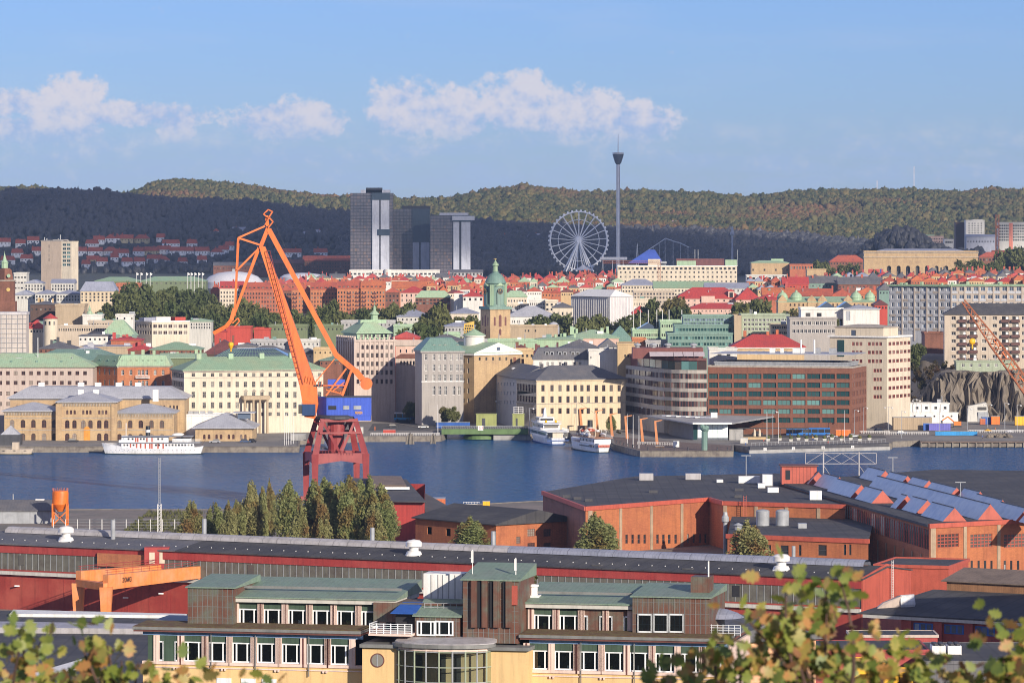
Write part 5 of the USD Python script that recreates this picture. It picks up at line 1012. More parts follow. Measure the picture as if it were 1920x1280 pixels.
t,xx,zz = tower('tallest dark glass hotel tower with grey concrete core, left of three',657,737,698,730,362,4300,(711,714),26,375,[(676,731,356,m_core),(686,716,352,m_mul)]); MB().box(xx(708),xx(731),-3.2,-2.21,zz(441),zz(430)).build('bridge_glazing',m_skyb,t)
t,xx,zz = tower('middle glass hotel tower with two pale concrete shafts',731.5,806,774,805,392,4330,(786,789),24,454,[(754,806,386,m_mul)]); MB().box(xx(784),xx(806),-3.2,-.2,zz(441),zz(432)).build('bridge_glazing',m_skyb,t); MB().box(xx(774),xx(806),-2.4,-.2,zz(454)+.01,zz(400)).build('shaft_cladding',mat('shaft_blue',(.15,.17,.22),.06,.2,.3),t)
t,xx,zz = tower('right dark glass hotel tower with a pale striped concrete core',807,882,850,882,404,4280,(861,865),22,416,[(824,878,399,m_core)]); MB().box(xx(848),xx(890),-3.4,-2.62,zz(413),zz(405)).build('roof_terrace',m_core,t)

# ferris wheel
m_wheel = mat('wheel_white',(.88,.88,.88),.03,.5,.5)
t = thing('ferris_wheel','white ferris wheel with gondolas in front of the dark hillside','ferris wheel',(X(1085,4450),4450,Z(451,4450)),math.radians(8)); k = 4450/F; R_ = 54*k
for nm,rr,dy in (('rim',R_,1.6),('rim',R_,-1.6),('inner_ring',R_*.72,0)):
    mb = MB(); a = np.linspace(0,2*np.pi,61); pts = np.c_[np.cos(a)*rr,np.full(61,dy),np.sin(a)*rr]
    for p,q in zip(pts[:-1],pts[1:]): mb.tube(p,q,.62 if rr == R_ else .3,6,cap=False)
    mb.build(nm,m_wheel,t)
for i in range(21): a = i*2*np.pi/21+.07; MB().tube((math.cos(a)*2,1.6,math.sin(a)*2),(math.cos(a)*R_,1.6,math.sin(a)*R_),.36,5).tube((math.cos(a)*2,-1.6,math.sin(a)*2),(math.cos(a)*R_,-1.6,math.sin(a)*R_),.36,5).build('spoke',m_wheel,t)
MB().tube((0,-3,0),(0,3,0),2.6,18).build('hub',m_wheel,t)
for i in range(42): a = i*2*np.pi/42; c = np.array([math.cos(a)*(R_+1.2),0,math.sin(a)*(R_+1.2)]); MB().lathe([(.2,-1.3),(.95,-.8),(1.05,0),(.9,.7),(.2,1.1)],8,c).build('gondola',m_wheel,t)
for sx in (-1,1):
    for dy in (-5,5): MB().tube((0,dy*.5,0),(sx*26*k,dy*1.6,-58*k),.75,8).build('support_leg',m_wheel,t); MB().tube((0,dy*.5,0),(sx*17*k,dy*1.6,-58*k),.5,6).build('support_leg',m_wheel,t)
MB().tube((0,5,0),(0,9,-58*k),.6,6).build('rear_leg',m_wheel,t)
t = thing('tent','small pale pointed tent below the ferris wheel','tent',(X(1093,4400),4400,Z(506,4400))); MB().lathe([(11,0),(6,1.8),(2.5,3.6),(.1,6)],8).build('canopy',m_core,t)
# observation tower
m_tow = mat('tower_steel',(.60,.62,.66),.05,.3,.4)
t = thing('observation_tower','very tall slim grey observation tower with a flared cabin and needle','tower',(X(1159,4500),4500,30)); k = 4500/F; zz = lambda py: Z(py,4500)-30
MB().lathe([(3.9*k,0),(3.5*k,zz(310)),(3.2*k,zz(306))],14).build('shaft',m_tow,t,smooth=40)
MB().lathe([(3.2*k,zz(309)),(6*k,zz(305)),(10*k,zz(292)),(10.5*k,zz(288)),(8*k,zz(287)),(7*k,zz(286))],18).build('cabin',mat('cabin_dark',(.10,.12,.15),.08,.5,.35),t,smooth=30); MB().lathe([(10.7*k,zz(289)),(10.9*k,zz(286.4)),(10.5*k,zz(286.4))],18).build('cabin_rim',m_tow,t)
MB().tube((0,0,zz(287)),(0,0,zz(268)),1.0*k,8,.7*k).tube((0,0,zz(268)),(0,0,zz(251)),.6*k,6,.25*k).build('needle',m_tow,t)
for dx in (-1,1): MB().box(dx*2.9*k-.25,dx*2.9*k+.25,-3.9*k-.1,-3.2*k,5,zz(312)).build('guide_rail',m_core,t)
t = thing('station_roof','flat pale canopy roof at the foot of the observation tower','canopy',(X(1152,4420),4420,28)); MB().box(-15,13,-6,8,Z(487,4420)-28,Z(482,4420)-28).build('roof',m_core,t); [MB().box(x-.4,x+.4,-4,-3.2,0,Z(487,4420)-28).build('column',m_core,t) for x in (-12,-2,9)]
t = thing('blue_tent','bright blue pyramid tent roof left of the cream hotel','tent',(X(1216,4300),4300,Z(493,4300))); k = 4300/F; m_bl = mat('tent_blue',(.03,.07,.33),.06,.2,.6)
MB().add([(-38*k,-8,0),(27*k,-8,0),(27*k,14,0),(-38*k,14,0),(0,0,25*k),(12*k,0,25*k)],[[0,1,5],[0,5,4],[1,2,5],[2,3,4],[2,4,5],[3,0,4]]).build('canopy',m_bl,t)
t = thing('roller_coaster','dark roller coaster lift hill with pale track right of the observation tower','roller coaster',(X(1190,4480),4480,30)); k = 4480/F; zz = lambda py: Z(py,4480)-30; tr = MB(); pts = [((px-1190)*k,0,zz(py)) for px,py in ((1208,474),(1248,447),(1262,452),(1276,456),(1292,464))]
for p,q in zip(pts[:-1],pts[1:]): tr.tube(p,q,.5,5)
tr.build('track',m_tow,t); su = MB()
for px,py in ((1215,469),(1225,462),(1236,455),(1247,448),(1262,452),(1276,456),(1290,463)): su.tube(((px-1190)*k,0,0),((px-1190)*k,0,zz(py)),.22,4)
for px in (1192,1198): su.tube(((px-1190)*k,1,0),((1195-1190)*k,1,zz(453)),.3,4); su.tube(((1208-1190)*k,1,0),((1195-1190)*k,1,zz(453)),.3,4)
su.build('support',m_tow,t)
t = thing('drop_tower','small pale ride tower with lamp shaped head on the slope','ride tower',(X(1373,4550),4550,40)); zz = lambda py: Z(py,4550)-40; MB().lathe([(1.1,0),(.9,zz(442)),(2.2,zz(440)),(2.2,zz(436)),(1.3,zz(434)),(1.0,zz(427)),(.2,zz(424))],10).build('shaft',m_core,t)
for px,p0,p1 in ((1714,312,356),(1645,338,356)):
    t = thing('radio_mast','tall thin radio mast on the right ridge' if px == 1714 else 'short faint radio mast on the ridge left of the tall one','mast',(X(px,6950),6950,Z(p1,6950)-12)); lattice(MB(),(0,0,0),(0,0,(p1-p0)*6950/F+12),1.6,20,.22,(0,1,0)).build('lattice',m_core,t)

def keep_suburb(px,D):
    x = X(px,D); ok = np.ones(len(px),bool)
    for hx,hD,w in HOUSES: ok &= ~((np.abs(x-hx) < w*.5+3) & (D > hD-22) & (D < hD+9))
    ok &= ~((np.abs(px-1085) < 70) & (D > 4430) & (D < 4470)); ok &= ~((np.abs(px-1159) < 14) & (D > 4490) & (D < 4510))
    return ok
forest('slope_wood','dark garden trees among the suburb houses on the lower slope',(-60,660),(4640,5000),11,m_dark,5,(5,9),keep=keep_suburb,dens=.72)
forest('slope_wood','shaded wood round the ferris wheel and the observation tower',(640,1980),(4560,5000),9.5,m_dark,6,(7,12),keep=keep_suburb)
forest('slope_wood','dark wooded knoll behind the arched museum',(1560,1980),(4090,4560),9,m_dark,8,(7,12),keep=lambda px,D: (np.exp(-((px-1690)/95)**2-((D-4250)/140)**2) > .12) | ((px > 1790) & (D < 4300) & (np.abs(px-1870) > 12) & (np.sin(px*.2) > -.6)))
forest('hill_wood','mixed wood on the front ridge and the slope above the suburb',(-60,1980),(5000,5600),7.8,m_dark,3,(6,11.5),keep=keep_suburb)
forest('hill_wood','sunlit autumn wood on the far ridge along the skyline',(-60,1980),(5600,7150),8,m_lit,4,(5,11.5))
# the cloud itself: high above the town, far outside the picture; its shadow lies on the foot of the hills
m_cloud = usdkit.material(stage,'/World/Looks/cloud_white',{'d': ('diffuse_bsdf',{'color': (.85,.85,.87)}),'t': ('translucent_bsdf',{'color': (.3,.3,.32)}),'m': ('mix_closure',{'fac': .3}),'x': ('transparent_bsdf',{}),'m2': ('mix_closure',{'fac': .72})},[('d.BSDF','m.closure1'),('t.BSDF','m.closure2'),('m.closure','m2.closure1'),('x.BSDF','m2.closure2')],surface='m2.closure')
cb = MB(); CZ = 950.0; off = SD*(CZ-60)/SD[2]
SHADE = [(px,D,rx,ry) for px,D,rx,ry in ((-60,5150,330,620),(250,5150,330,600),(520,5100,330,620),(760,5000,300,640),(960,4900,260,600),(1180,4850,260,480),(1390,4800,240,360),(1500,4640,130,300),(-420,5200,300,500),(1620,4300,95,170))]
for k,(px,D,rx,ry) in enumerate(SHADE): cb.add(*lumpy((X(px,D)+off[0],D+off[1],CZ+20*(k % 3)),(rx,ry,90),4,.28,2.3,40+k))
t = thing('passing_cloud','white cumulus cloud whose shadow lies over the foot of the hills','cloud'); cb.build('cloud_body',m_cloud,t,smooth=True)

# ------------------------------------------------------------------ the rocky hill on the right and what stands on it
m_rock = mat('cliff_rock',(.20,.165,.125),.22,.12,.9,col2=(.12,.10,.08),bump=.6,bscale=.6)
gxx = np.linspace(1632,2080,150); gdd = np.r_[np.linspace(1838,1885,56),np.linspace(1890,2200,24)]
pxs,Dd = np.meshgrid(gxx,gdd); xx_ = X(pxs,Dd); sm = lambda t: np.clip(t,0,1)**2*(3-2*np.clip(t,0,1))
nz = meshkit.fbm(np.stack([xx_/9,Dd/16,0*xx_],-1),5,9)-.5; nz2 = np.abs(meshkit.fbm(np.stack([xx_/5,Dd/30,0*xx_+3],-1),4,2)-.5)
h_ = 1.9+sm((pxs-1668)/(115-60*sm((Dd-1860)/60)))*(21+5.5*sm((Dd-1880)/40))*sm((Dd-1853+nz*26-nz2*20)/9)+nz*3.5*sm((Dd-1850)/14)*sm((pxs-1650)/60)*(1-.8*sm((Dd-1885)/15))
ii = (np.arange(len(gdd)-1)[:,None]*len(gxx)+np.arange(len(gxx)-1)[None]).ravel(); nx_ = len(gxx)
cw = sm((Dd-1843)/10)*sm((1893-Dd)/14); qd = np.stack([xx_/6.5,Dd/40,h_/4.5],-1); Dy = Dd+cw*((meshkit.fbm(qd,5,21)-.5)*13-np.abs(meshkit.fbm(qd*1.7,4,8)-.5)*14); xq = xx_+cw*(meshkit.fbm(qd+9,4,5)-.5)*7
structure(MB().add(np.stack([xq,Dy,h_],-1).reshape(-1,3),np.c_[ii,ii+1,ii+1+nx_,ii+nx_]).build('rocky_hill',m_rock,smooth=28))
hill_h = lambda px,D: float(h_[np.abs(gdd-D).argmin(),np.abs(gxx-px).argmin()])
m_pan = STU('panel_buff',(.40,.34,.28)); m_pang = STU('panel_grey',(.42,.42,.43)); m_balc = STU('balcony_brown',(.12,.06,.05))
rw = [542,556.5,571,585,597.5,611]
for p0,p1,D0,D1,lab,m in ((1667,1782,2073,2052,'left angled wing of the long buff and grey flats on the hill',m_pang),(1782.3,1960,2052,2046,'long buff flats with green roof edge on the hill at the right',m_pan)):
    b = Bld('hill_flats',lab,'apartment block',p0,p1,D0,D1,base=25); H = b.z(536,p0)
    cols = list(np.arange(p0+7,p1-4,13.4 if p0 > 1700 else 11.5)); fr = b.grid(rw,cols,8 if p0 > 1700 else 5.4,7.4)
    b.walls(15,H,m,fr); b.windows(fr,m_trim,m_glb,.3,(1,0)); b.flat(15,H,m_copper,.3,m_copper,over=.9); b.chimneys(5,15,H+.3,1.6,m_copl)
    for k,px in enumerate(cols):
        if k % 2: b.box('pier',m_pan,b.u(px+6.3)-.28,b.u(px+6.3)+.28,-.35,-.004,6,H-.1)
        for py in rw[:]: z = b.z(py+5.2,px); b.box('parapet_panel',m_pang if (k+int(py)) % 3 else m_pan,b.u(px)-1.5,b.u(px)+1.5,-.18,-.003,z-.75,z+.35)
b = Bld('cream_flats','cream flats with brown balconies and dark hipped roof on top of the cliff','apartment block',1771,1960,1893,1890,base=23); H = b.z(590,1771); rw = [596.5,610.5,625,639.5,654,668.5]
fr = b.grid(rw,[1788,1845,1865,1920,1940],8,6.6)+b.grid(rw,[1805,1825,1885,1904],13,8); b.walls(15,H,m_beige,fr,rec=.6); b.windows(fr,m_trim,m_gl,.6,(1,0)); b.hip(15,H,4.6,m_felt,.6)
for py in rw:
    for px in (1805,1825,1885,1904): z = b.z(py+3.6,px); b.box('balcony',m_balc,b.u(px)-1.9,b.u(px)+1.9,-1.3,-.02,z-1.0,z+.25); b.box('curtain',m_trim,b.u(px)+.3,b.u(px)+1.4,.3,.5,z+.35,z+1.5)
b = block('olive_house','long pale olive house with small square windows on the cliff edge','building',1793,1905,1874,678,rows=[684.5],xs=[1806,1820.5,1837,1852.5,1868,1883],w=5.4,h=5.4,wall=m_green_r,roof='flat',rm=m_felt,par=.15,depth=9,base=18,frame=m_trim); b.box('plinth',m_grey,-.15,b.W+.15,-.15,-.004,0,b.z(697))
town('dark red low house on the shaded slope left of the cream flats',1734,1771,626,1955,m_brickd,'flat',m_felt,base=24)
t = thing('tunnel_portal','grey concrete portal house at the foot of the cliff','building',(X(1814,1846),1846,1.9)); k = 1846/F
MB().hexa([(0,0,0),(42*k,0,0),(42*k,12,0),(0,12,0),(2*k,1,7),(36*k,1,8.6),(36*k,12,8.6),(2*k,12,7)]).build('wall',m_pale,t); MB().box(20*k,38*k,-.3,.9,.1,4.6).build('gate',m_steel,t); MB().box(20*k,36*k,.3,.95,5.4,6.7).build('window',m_gl,t)
b = block('site_cabins','white two storey site cabins in front of the cliff','building',1694,1780,1838,757,rows=[764.5],xs=(1702,1772,5),w=5.4,h=5,wall=m_trim,roof='flat',rm=m_felt,par=.1,depth=6,base=1.9)
wing(b,1694,1796,-3,2.9,774.5,m_trim,[([780],[1702,1715,1735,1752,1768,1784],3.6,3.6)],None,m_gl,roof='flat',rm=m_felt,par=.05,wallname='lower_wall')
for q in range(1,5): MB().box(b.W*q/5-.08,b.W*q/5+.08,-.04,-.002,b.z(773),b.H).build('joint',m_felt,b.t)
# construction yard
def crate(name,label,cat,px,D,w,d,h,m,z=2.2,rz=0.0,group=None):
    t = thing(name,label,cat,(X(px,D),D,z),rz,group); MB().box(-w/2,w/2,-d/2,d/2,.12,h).build('body',m,t); mb = MB()
    for q in np.linspace(-w/2+.1,w/2-.1,max(3,int(w/.8))): mb.box(q-.05,q+.05,-d/2-.06,-d/2-.002,.2,h-.1)
    mb.build('rib',m,t); MB().box(-w/2-.04,w/2+.04,-d/2-.08,d/2+.05,h+.002,h+.12).build('rim',m_steel,t); return t
m_blue = mat('paint_blue',(.02,.09,.34),.08,.4,.5); m_cyan = mat('tarp_cyan',(.02,.25,.55),.1,.4,.6); m_violet = mat('hoarding_violet',(.13,.12,.42),.08,.4,.6); m_orange = mat('paint_orange',(.70,.16,.015),.08,.4,.5); m_yel = mat('paint_yellow',(.75,.40,.01),.06,.5,.5)
crate('skip','blue skip beside the concrete portal','skip',1853,1822,5.6,3,3.2,m_blue); crate('container','orange container right of the blue skip','container',1866,1820,3.6,3,3.6,m_orange); crate('container','small red container left of the blue skip','container',1842,1820,2.2,3,2.6,m_tileo); crate('container','yellow orange tanks at the right edge of the yard','container',1916,1815,6,3,3.8,m_yel)
crate('shed','grey earth covered shed in front of the site cabins','shed',1710,1776,16,6,5.2,m_tan); crate('hoarding','violet site hoarding between shed and blue tarpaulin','fence',1762,1768,9,.4,3.0,m_violet); crate('hoarding','dark blue site hoarding left of the violet one','fence',1740,1770,4,.4,3.0,m_blue)
crate('tarpaulin_fence','bright cyan tarpaulin fence along the wooden quay','fence',1793,1728,17,.3,1.7,m_cyan)
t = thing('excavator','orange excavator arm working beside the site cabins','excavator',(X(1795,1795),1795,2.2)); MB().box(-1.5,1.5,-1.2,1.2,.9,2.6).build('body',m_orange,t); MB().box(-1.7,1.7,-1.4,1.4,0,.8).build('tracks',m_dark,t); MB().bar((-1,-.2,2),(-4,-.2,4.6),.5,.6).bar((-4,-.2,4.6),(-6.4,-.2,3.0),.4,.5).build('arm',m_orange,t); MB().box(-7,-6.2,-.7,.4,1.9,3).build('bucket',m_dark,t)
for px,D,m,lab in ((1852,1722,m_yel,'yellow parasol on the wooden quay'),(1893,1715,m_trim,'white parasol on the wooden quay near the right edge')): t = thing('parasol',lab,'parasol',(X(px,D),D,2.2)); MB().lathe([(2.0,2.3),(.1,3.0)],8).build('canopy',m,t); MB().tube((0,0,0),(0,0,2.9),.06,5).build('pole',m_steel,t)
for k in range(7): px = 1856+k*6; D = 1712+(k % 3)*4; o = MB().add(*lumpy((X(px,D),D,2.6),(1.5,1.3,1.1),2,.5,2,70+k)).build('boulder',m_rock); tag(o,f'{ORD[k]} dark boulder from the left in the heap beside the yellow parasol','boulder')
m_sw = leafmat('shrub_leaves_autumn',[(.05,.045,.015),(.09,.05,.02),(.06,.06,.02),(.11,.05,.02),(.04,.05,.018)]); m_tree = leafmat('tree_leaves',[(.075,.098,.03),(.105,.12,.04),(.13,.135,.042),(.085,.105,.032),(.16,.135,.045)],.15); m_pop = leafmat('poplar_leaves',[(.21,.235,.085),(.25,.255,.10),(.18,.21,.075),(.28,.25,.105),(.25,.245,.095)],.25,[(.21,.15,.05),(.19,.155,.05),(.24,.145,.055)])
m_bark = mat('bark',(.09,.07,.055),.2,2.0,.9)

# ------------------------------------------------------------------ town trees: trunk, limbs and a crown of many small leaf clumps
def leaf_cloud(n,seed,shape,size,clumps=14):
    """n leaf-sized faces gathered in clumps within the crown shape(unit point) -> point."""
    r = np.random.default_rng(seed); c = r.normal(size=(clumps*3,3)); c /= np.linalg.norm(c,axis=1)[:,None]; c = c*r.uniform(.3,.86,(len(c),1)); c = c[:clumps]
    k = r.integers(clumps,size=n); d = r.normal(size=(n,3)); d /= np.linalg.norm(d,axis=1)[:,None]; p = c[k]+d*(r.random((n,1))**.45)*r.uniform(.2,.42,clumps)[k][:,None]
    p = shape(p); a = r.normal(size=(n,3)); a /= np.linalg.norm(a,axis=1)[:,None]; b_ = np.cross(a,r.normal(size=(n,3))); b_ /= np.linalg.norm(b_,axis=1)[:,None]; s = size*r.uniform(.6,1.4,(n,1))
    v = np.stack([p-a*s,p+b_*s*.6,p+a*s,p-b_*s*.6],1).reshape(-1,3); i = np.arange(n)*4
    return v,np.vstack([np.c_[i,i+1,i+2],np.c_[i,i+2,i+3]])
TREES = {}
def tree_class(key,n,seed,h,w,size,m,poplar=False,clumps=14):
    c = stage.CreateClassPrim(f'/World/Looks/{key}'); path = str(c.GetPath())
    if poplar: shape = lambda p: np.c_[p[:,:2]*w/2*np.interp(p[:,2:],[-1,-.6,0,.55,1],[.8,1.05,1.05,.8,.35]),h*.53+p[:,2]*h*.47]
    else: shape = lambda p: np.c_[p[:,0]*w/2,p[:,1]*w/2,h*.6+p[:,2]*h*.42]
    MB().add(*leaf_cloud(n,seed,shape,size,clumps)).build('crown',m,path); tr = MB().tube((0,0,-1),(0,0,h*.5),h*.022,7,h*.01); r = np.random.default_rng(seed)
    for k in range(6): a = r.uniform(0,6.28); z = h*r.uniform(.22,.5); tr.tube((0,0,z),(math.cos(a)*w*.3,math.sin(a)*w*.3,z+h*r.uniform(.15,.3)),h*.009,5,h*.004)
    tr.build('trunk',m_bark,path); TREES[key] = (path,h,w)
for k in range(4): tree_class(f'round_tree_{k}',5200,11+k,12,13,.52,m_tree,clumps=26)
for k in range(4): tree_class(f'poplar_{k}',11000,31+k,16,6.2,.24,m_pop,True,40)
for k in range(2): tree_class(f'shrub_{k}',900,51+k,4,4.4,.2,m_sw,clumps=10)
def tree(key,px,base,D,h,w,label,cat='tree',name='tree',group=None):
    path,h0,w0 = TREES[key]; t = thing(name,label,cat,(X(px,D),D,base),(px*1.7) % 6.28,group); UsdGeom.Xformable(t).AddScaleOp().Set(Gf.Vec3f(w/w0,w/w0,h/h0)); t.GetReferences().AddInternalReference(path); t.SetInstanceable(True); return t
def town_trees(lst,where):
    lst = sorted(lst); 
    for k,(px,top,wpx,D) in enumerate(lst):
        g = float(gz(D)); h = Z(top,D)-g; tree(f'round_tree_{(k+int(px)) % 4}',px,g,D,h,max(wpx*D/F*1.3,h*.8),f'{ORD[k]} green tree from left {where}')
town_trees([(178,580,38,2420),(203,586,32,2400),(228,545,44,2560),(252,530,56,2600),(270,560,56,2480),(292,545,56,2640),(318,538,54,2700),(345,545,56,2660),(372,540,52,2720),(330,566,56,2440),(362,572,56,2420),(300,580,50,2380),(392,580,48,2400),(395,556,40,2620)],'in the park behind the modernist block')
town_trees([(418,584,46,2380),(448,572,42,2420),(466,560,40,2480),(492,588,46,2300),(515,585,44,2330),(548,592,44,2260),(566,582,40,2350),(588,594,44,2250),(612,565,54,2450),(628,586,44,2330),(655,584,40,2360),(676,578,44,2420)],'behind the olive blocks and the crane boom')
town_trees([(700,576,54,2460),(728,574,48,2480),(752,565,46,2560),(764,578,24,2380),(812,570,52,2330),(832,578,44,2360),(800,606,52,2040),(825,602,54,2060),(780,622,34,1990),(868,592,30,2300)],'between the stone bank and the church tower')
town_trees([(993,591,32,2200),(1044,588,26,2330),(1062,592,20,2320),(1094,604,30,2250),(1118,590,46,2290),(1163,592,42,2280),(1102,596,34,2310)],'in front of the white hall and the sheeted building')
town_trees([(1228,562,34,2400),(1252,557,46,2420),(1276,574,38,2380),(1300,588,26,2350),(1394,566,40,2330),(1418,560,44,2360),(1442,572,42,2330),(1470,580,30,2300),(1505,584,34,2290),(1558,586,26,2290)],'between the red palace and the domed hall')
town_trees([(1795,489,44,3600),(1825,487,46,3620),(1850,492,38,3560),(1640,507,26,3700),(1545,489,44,3800),(1580,494,40,3760),(1605,497,36,3740),(1530,498,30,3760),(1885,470,40,3760),(1904,462,44,3780),(1922,466,40,3740),(1868,484,34,3720)],'around the arched museum')
for k,(px,D,h,w) in enumerate(((1714,1905,14,11),(1700,1880,8,8),(1726,1875,9,8),(1742,1866,8,7),(1692,1866,6,6),(1734,1860,7,7),(1712,1862,7,7),(1720,1890,9,7),(1750,1880,6,6),(1770,1884,5,5),(1756,1872,4,5),(1785,1876,3,4),(1728,1868,6,6),(1705,1868,6,7),(1745,1858,5,5),(1836,1868,3,4),(1722,1856,5,6))):
    tree(f'shrub_{k % 2}' if k else 'round_tree_1',px,hill_h(px,D)-.4,D,h,w,f'{ORD[k]} {"green tree" if k == 0 else "rusty brown shrub"} on the shaded slope left of the cliff','tree' if k == 0 else 'shrub','tree' if k == 0 else 'shrub')
t = tree('poplar_1',1146,2.2,1745,8,5,'small conical spruce in front of the yellow quay building'); tree('shrub_0',1160,2.2,1728,2.4,2.6,'round clipped bush at the foot of an orange lamp post','bush','bush')
for k,(px,D,w) in enumerate(((700,1930,9),(722,1945,9),(768,1850,8),(785,1845,8),(848,1800,8),(836,1803,6))): tree(f'round_tree_{k % 4}',px,2.2,D,8.5,w,f'{ORD[k]} dark street tree from the left along the shaded canal street')

# ------------------------------------------------------------------ bridge, terminal, piers and quay furniture
m_brg = mat('bridge_green',(.10,.17,.055),.12,.3,.6); m_conc = mat('concrete',(.32,.31,.29),.14,.3,.85); m_kios = mat('kiosk_green',(.27,.29,.09),.06,.3,.6); m_deck = mat('deck_boards',(.16,.11,.085),.16,.3,.85,seams=(.5,'x',.3)); m_asph = mat('asphalt',(.075,.072,.07),.14,.1,.9)
t = thing('swing_bridge','low green steel swing bridge over the canal mouth','bridge',(X(828,1735),1735,0)); W = X(990,1735)-X(828,1735)
MB().box(0,W,0,26,4.2,4.7).build('deck',m_asph,t); MB().box(0,W,-.3,-.004,2.4,4.6).build('girder',m_brg,t); rl = MB(); rl.box(-2,W,-.25,-.1,5.7,5.85)
for q in np.linspace(0,W,38): rl.box(q-.06,q+.06,-.24,-.12,4.7,5.7); rl.bar((q,-.18,4.7),(q+W/37,-.18,5.7),.07,.07) if q < W-1 else None
rl.build('railing',m_steel,t); MB().lathe([(7,0.2),(7,1.6),(5,2.35)],24,(W*.45,8,0)).build('pivot_drum',m_brg,t); MB().box(W*.6,W+1,1,20,-2,2.2).build('pier',m_conc,t)
sg = MB().box(X(896,1735)-X(828,1735),X(906,1735)-X(828,1735),-.4,-.31,4.0,5.9).build('sign_board',m_trim,t); tm = meshkit.text_mesh('13',1.1,.03); v = np.asarray(tm.vertices); MB().add(np.c_[v[:,0]+X(897.6,1735)-X(828,1735),-.401-v[:,2],v[:,1]+4.4],np.asarray(tm.faces)).build('number',m_crim,t)
structure(MB().box(X(690,1770),X(830,1770),1768,1830,2.2,2.204).build('quay_road',m_asph)); structure(MB().box(X(985,1800),X(1330,1800),1790,1800,2.2,2.206).build('quay_road',m_asph)); structure(MB().box(X(1330,1720),X(1660,1720),1712,1726,2.2,2.206).build('quay_road',m_asph))
structure(MB().ring([(X(1153,1664),1664),(X(1201,1615),1614),(X(1374,1615),1614),(X(1374,1655),1652),(X(1240,1690),1690),(X(1150,1720),1720)],2.2,2.212).build('boardwalk',m_deck))
for k,(px,w_) in enumerate(((893,38),(961,22))):
    t = thing('bridge_kiosk',('wide' if k == 0 else 'narrow')+' olive green kiosk on the canal bridge'+(' with a white rack on its roof' if k else ''),'kiosk',(X(px,1752),1752,4.7)); ww = w_*1752/F; MB().box(0,ww,0,4,0,5.0).build('wall',m_kios,t); MB().box(-.2,ww+.2,-.2,4.2,5.002,5.25).build('roof',m_kios,t); MB().box(ww*.28,ww*.44,-.06,-.01,.1,3.4).build('door',m_dark,t)
    if k: 
        rk = MB(); [rk.box(.4,ww-.4,1,1.15,5.3+q*.9,5.45+q*.9) for q in range(4)]; [rk.box(x,x+.15,1.15,1.3,5.25,8.2) for x in (.5,ww/2,ww-.6)]; rk.build('roof_rack',m_trim,t)
# ferry terminal
t = thing('ferry_terminal','ferry terminal with a huge slanting grey roof and a bright glass front','building',(X(1300,1690),1690,2.2)); ox,oy = X(1300,1690),1690; PL = lambda px,D: (X(px,D)-ox,D-oy)
top = [PL(1299,1688),PL(1372,1688),PL(1482,1758),PL(1345,1775),PL(1211,1746)]; zt = [7.0,7.0,7.6,8.0,7.4]
MB().ring(top,[z-.5 for z in zt],zt,True,True).build('roof',mat('roof_felt_grey',(.34,.33,.33),.14,.2,.7),t)
rb = MB(); a,c = np.array(PL(1299,1688)),np.array(PL(1372,1688)); rb.box(a[0],c[0],a[1]-.3,a[1]-.01,6.5,7.25); rb.build('front_fascia',m_trim,t)
for k in range(9): p = np.array(PL(1250+k*9,1735-k*2)); MB().box(p[0]-2,p[0]+2.4,p[1],p[1]+.9,7.55,8.0).build('solar_panel',m_trim if k % 2 else m_lav,t)
p = PL(1333,1722); MB().box(p[0],p[0]+2.6,p[1],p[1]+3,7.5,9.6).build('roof_unit',m_trim,t)
a,b_,c = PL(1299.5,1694),PL(1254,1738),PL(1365,1694); MB().hexa([(*a,0),(*c,0),(c[0],c[1]+30,0),(*b_,0),(*a,6.48),(*c,6.48),(c[0],c[1]+30,6.7),(*b_,6.7)]).build('wall',mat('panel_dark',(.10,.11,.13),.1,.3,.6),t)
n = Nodes(); geo = n('geometry'); vr = n('voronoi_texture',{'scale': 1.3},vector=geo+'.position'); rp = n('rgb_ramp',{'ramp': [(0,(.40,.56,.53)),(.45,(.70,.80,.78)),(1,(.82,.87,.86))]},fac=vr+'.distance'); pb = n('principled_bsdf',{'roughness': .2},base_color=rp+'.color'); m_art = n.done('/World/Looks/printed_glass',surface=pb+'.BSDF')
for k in range(6): w_ = (c[0]-a[0]-1.8)/6; MB().box(a[0]+1.8+w_*k+.05,a[0]+1.8+w_*(k+1)-.05,a[1]-.12,a[1]-.005,.9,6.2).build('glass_panel',m_art,t)
MB().box(a[0]+.1,a[0]+1.6,a[1]-.1,a[1]-.004,.2,6.2).build('door',m_glg,t); MB().box(c[0]+.5,c[0]+6,c[1],c[1]+5,0,4.2).build('annex',m_conc,t)
t = thing('bronze_monument','green bronze pillar crowned with clustered figures at the pier end','monument',(X(1321,1620),1620,2.2)); mb = MB().lathe([(1.15,0),(1.15,7),(1.0,7.2)],10); mb.build('pillar',m_copperd,t); fg = MB()
for k in range(9): a = k*2.4; fg.add(*lumpy((math.cos(a)*.8*(k > 0),math.sin(a)*.8,7.6+.34*(k % 5)),(.95,.8,.75),2,.5,2.5,k))
fg.build('figure_group',m_copperd,t)
t = thing('dolphin_piles','cluster of weathered mooring piles before the canal quay','mooring piles',(X(768,1705),1705,-1)); [MB().tube((x,y,0),(x*.7+.3,y,4.6+h),.42,7,.36).build('pile',m_quay,t) for x,y,h in ((-1.5,0,0),(-.7,.4,.6),(0,-.3,.9),(.8,.2,.4),(1.5,0,-.3))]
t = thing('dolphin_piles','smaller cluster of mooring piles left of the green bridge','mooring piles',(X(812,1708),1708,-1)); [MB().tube((x,y,0),(x*.6,y,4.2+h),.4,7,.34).build('pile',m_quay,t) for x,y,h in ((-1,0,0),(0,.4,.7),(.9,-.2,.3))]
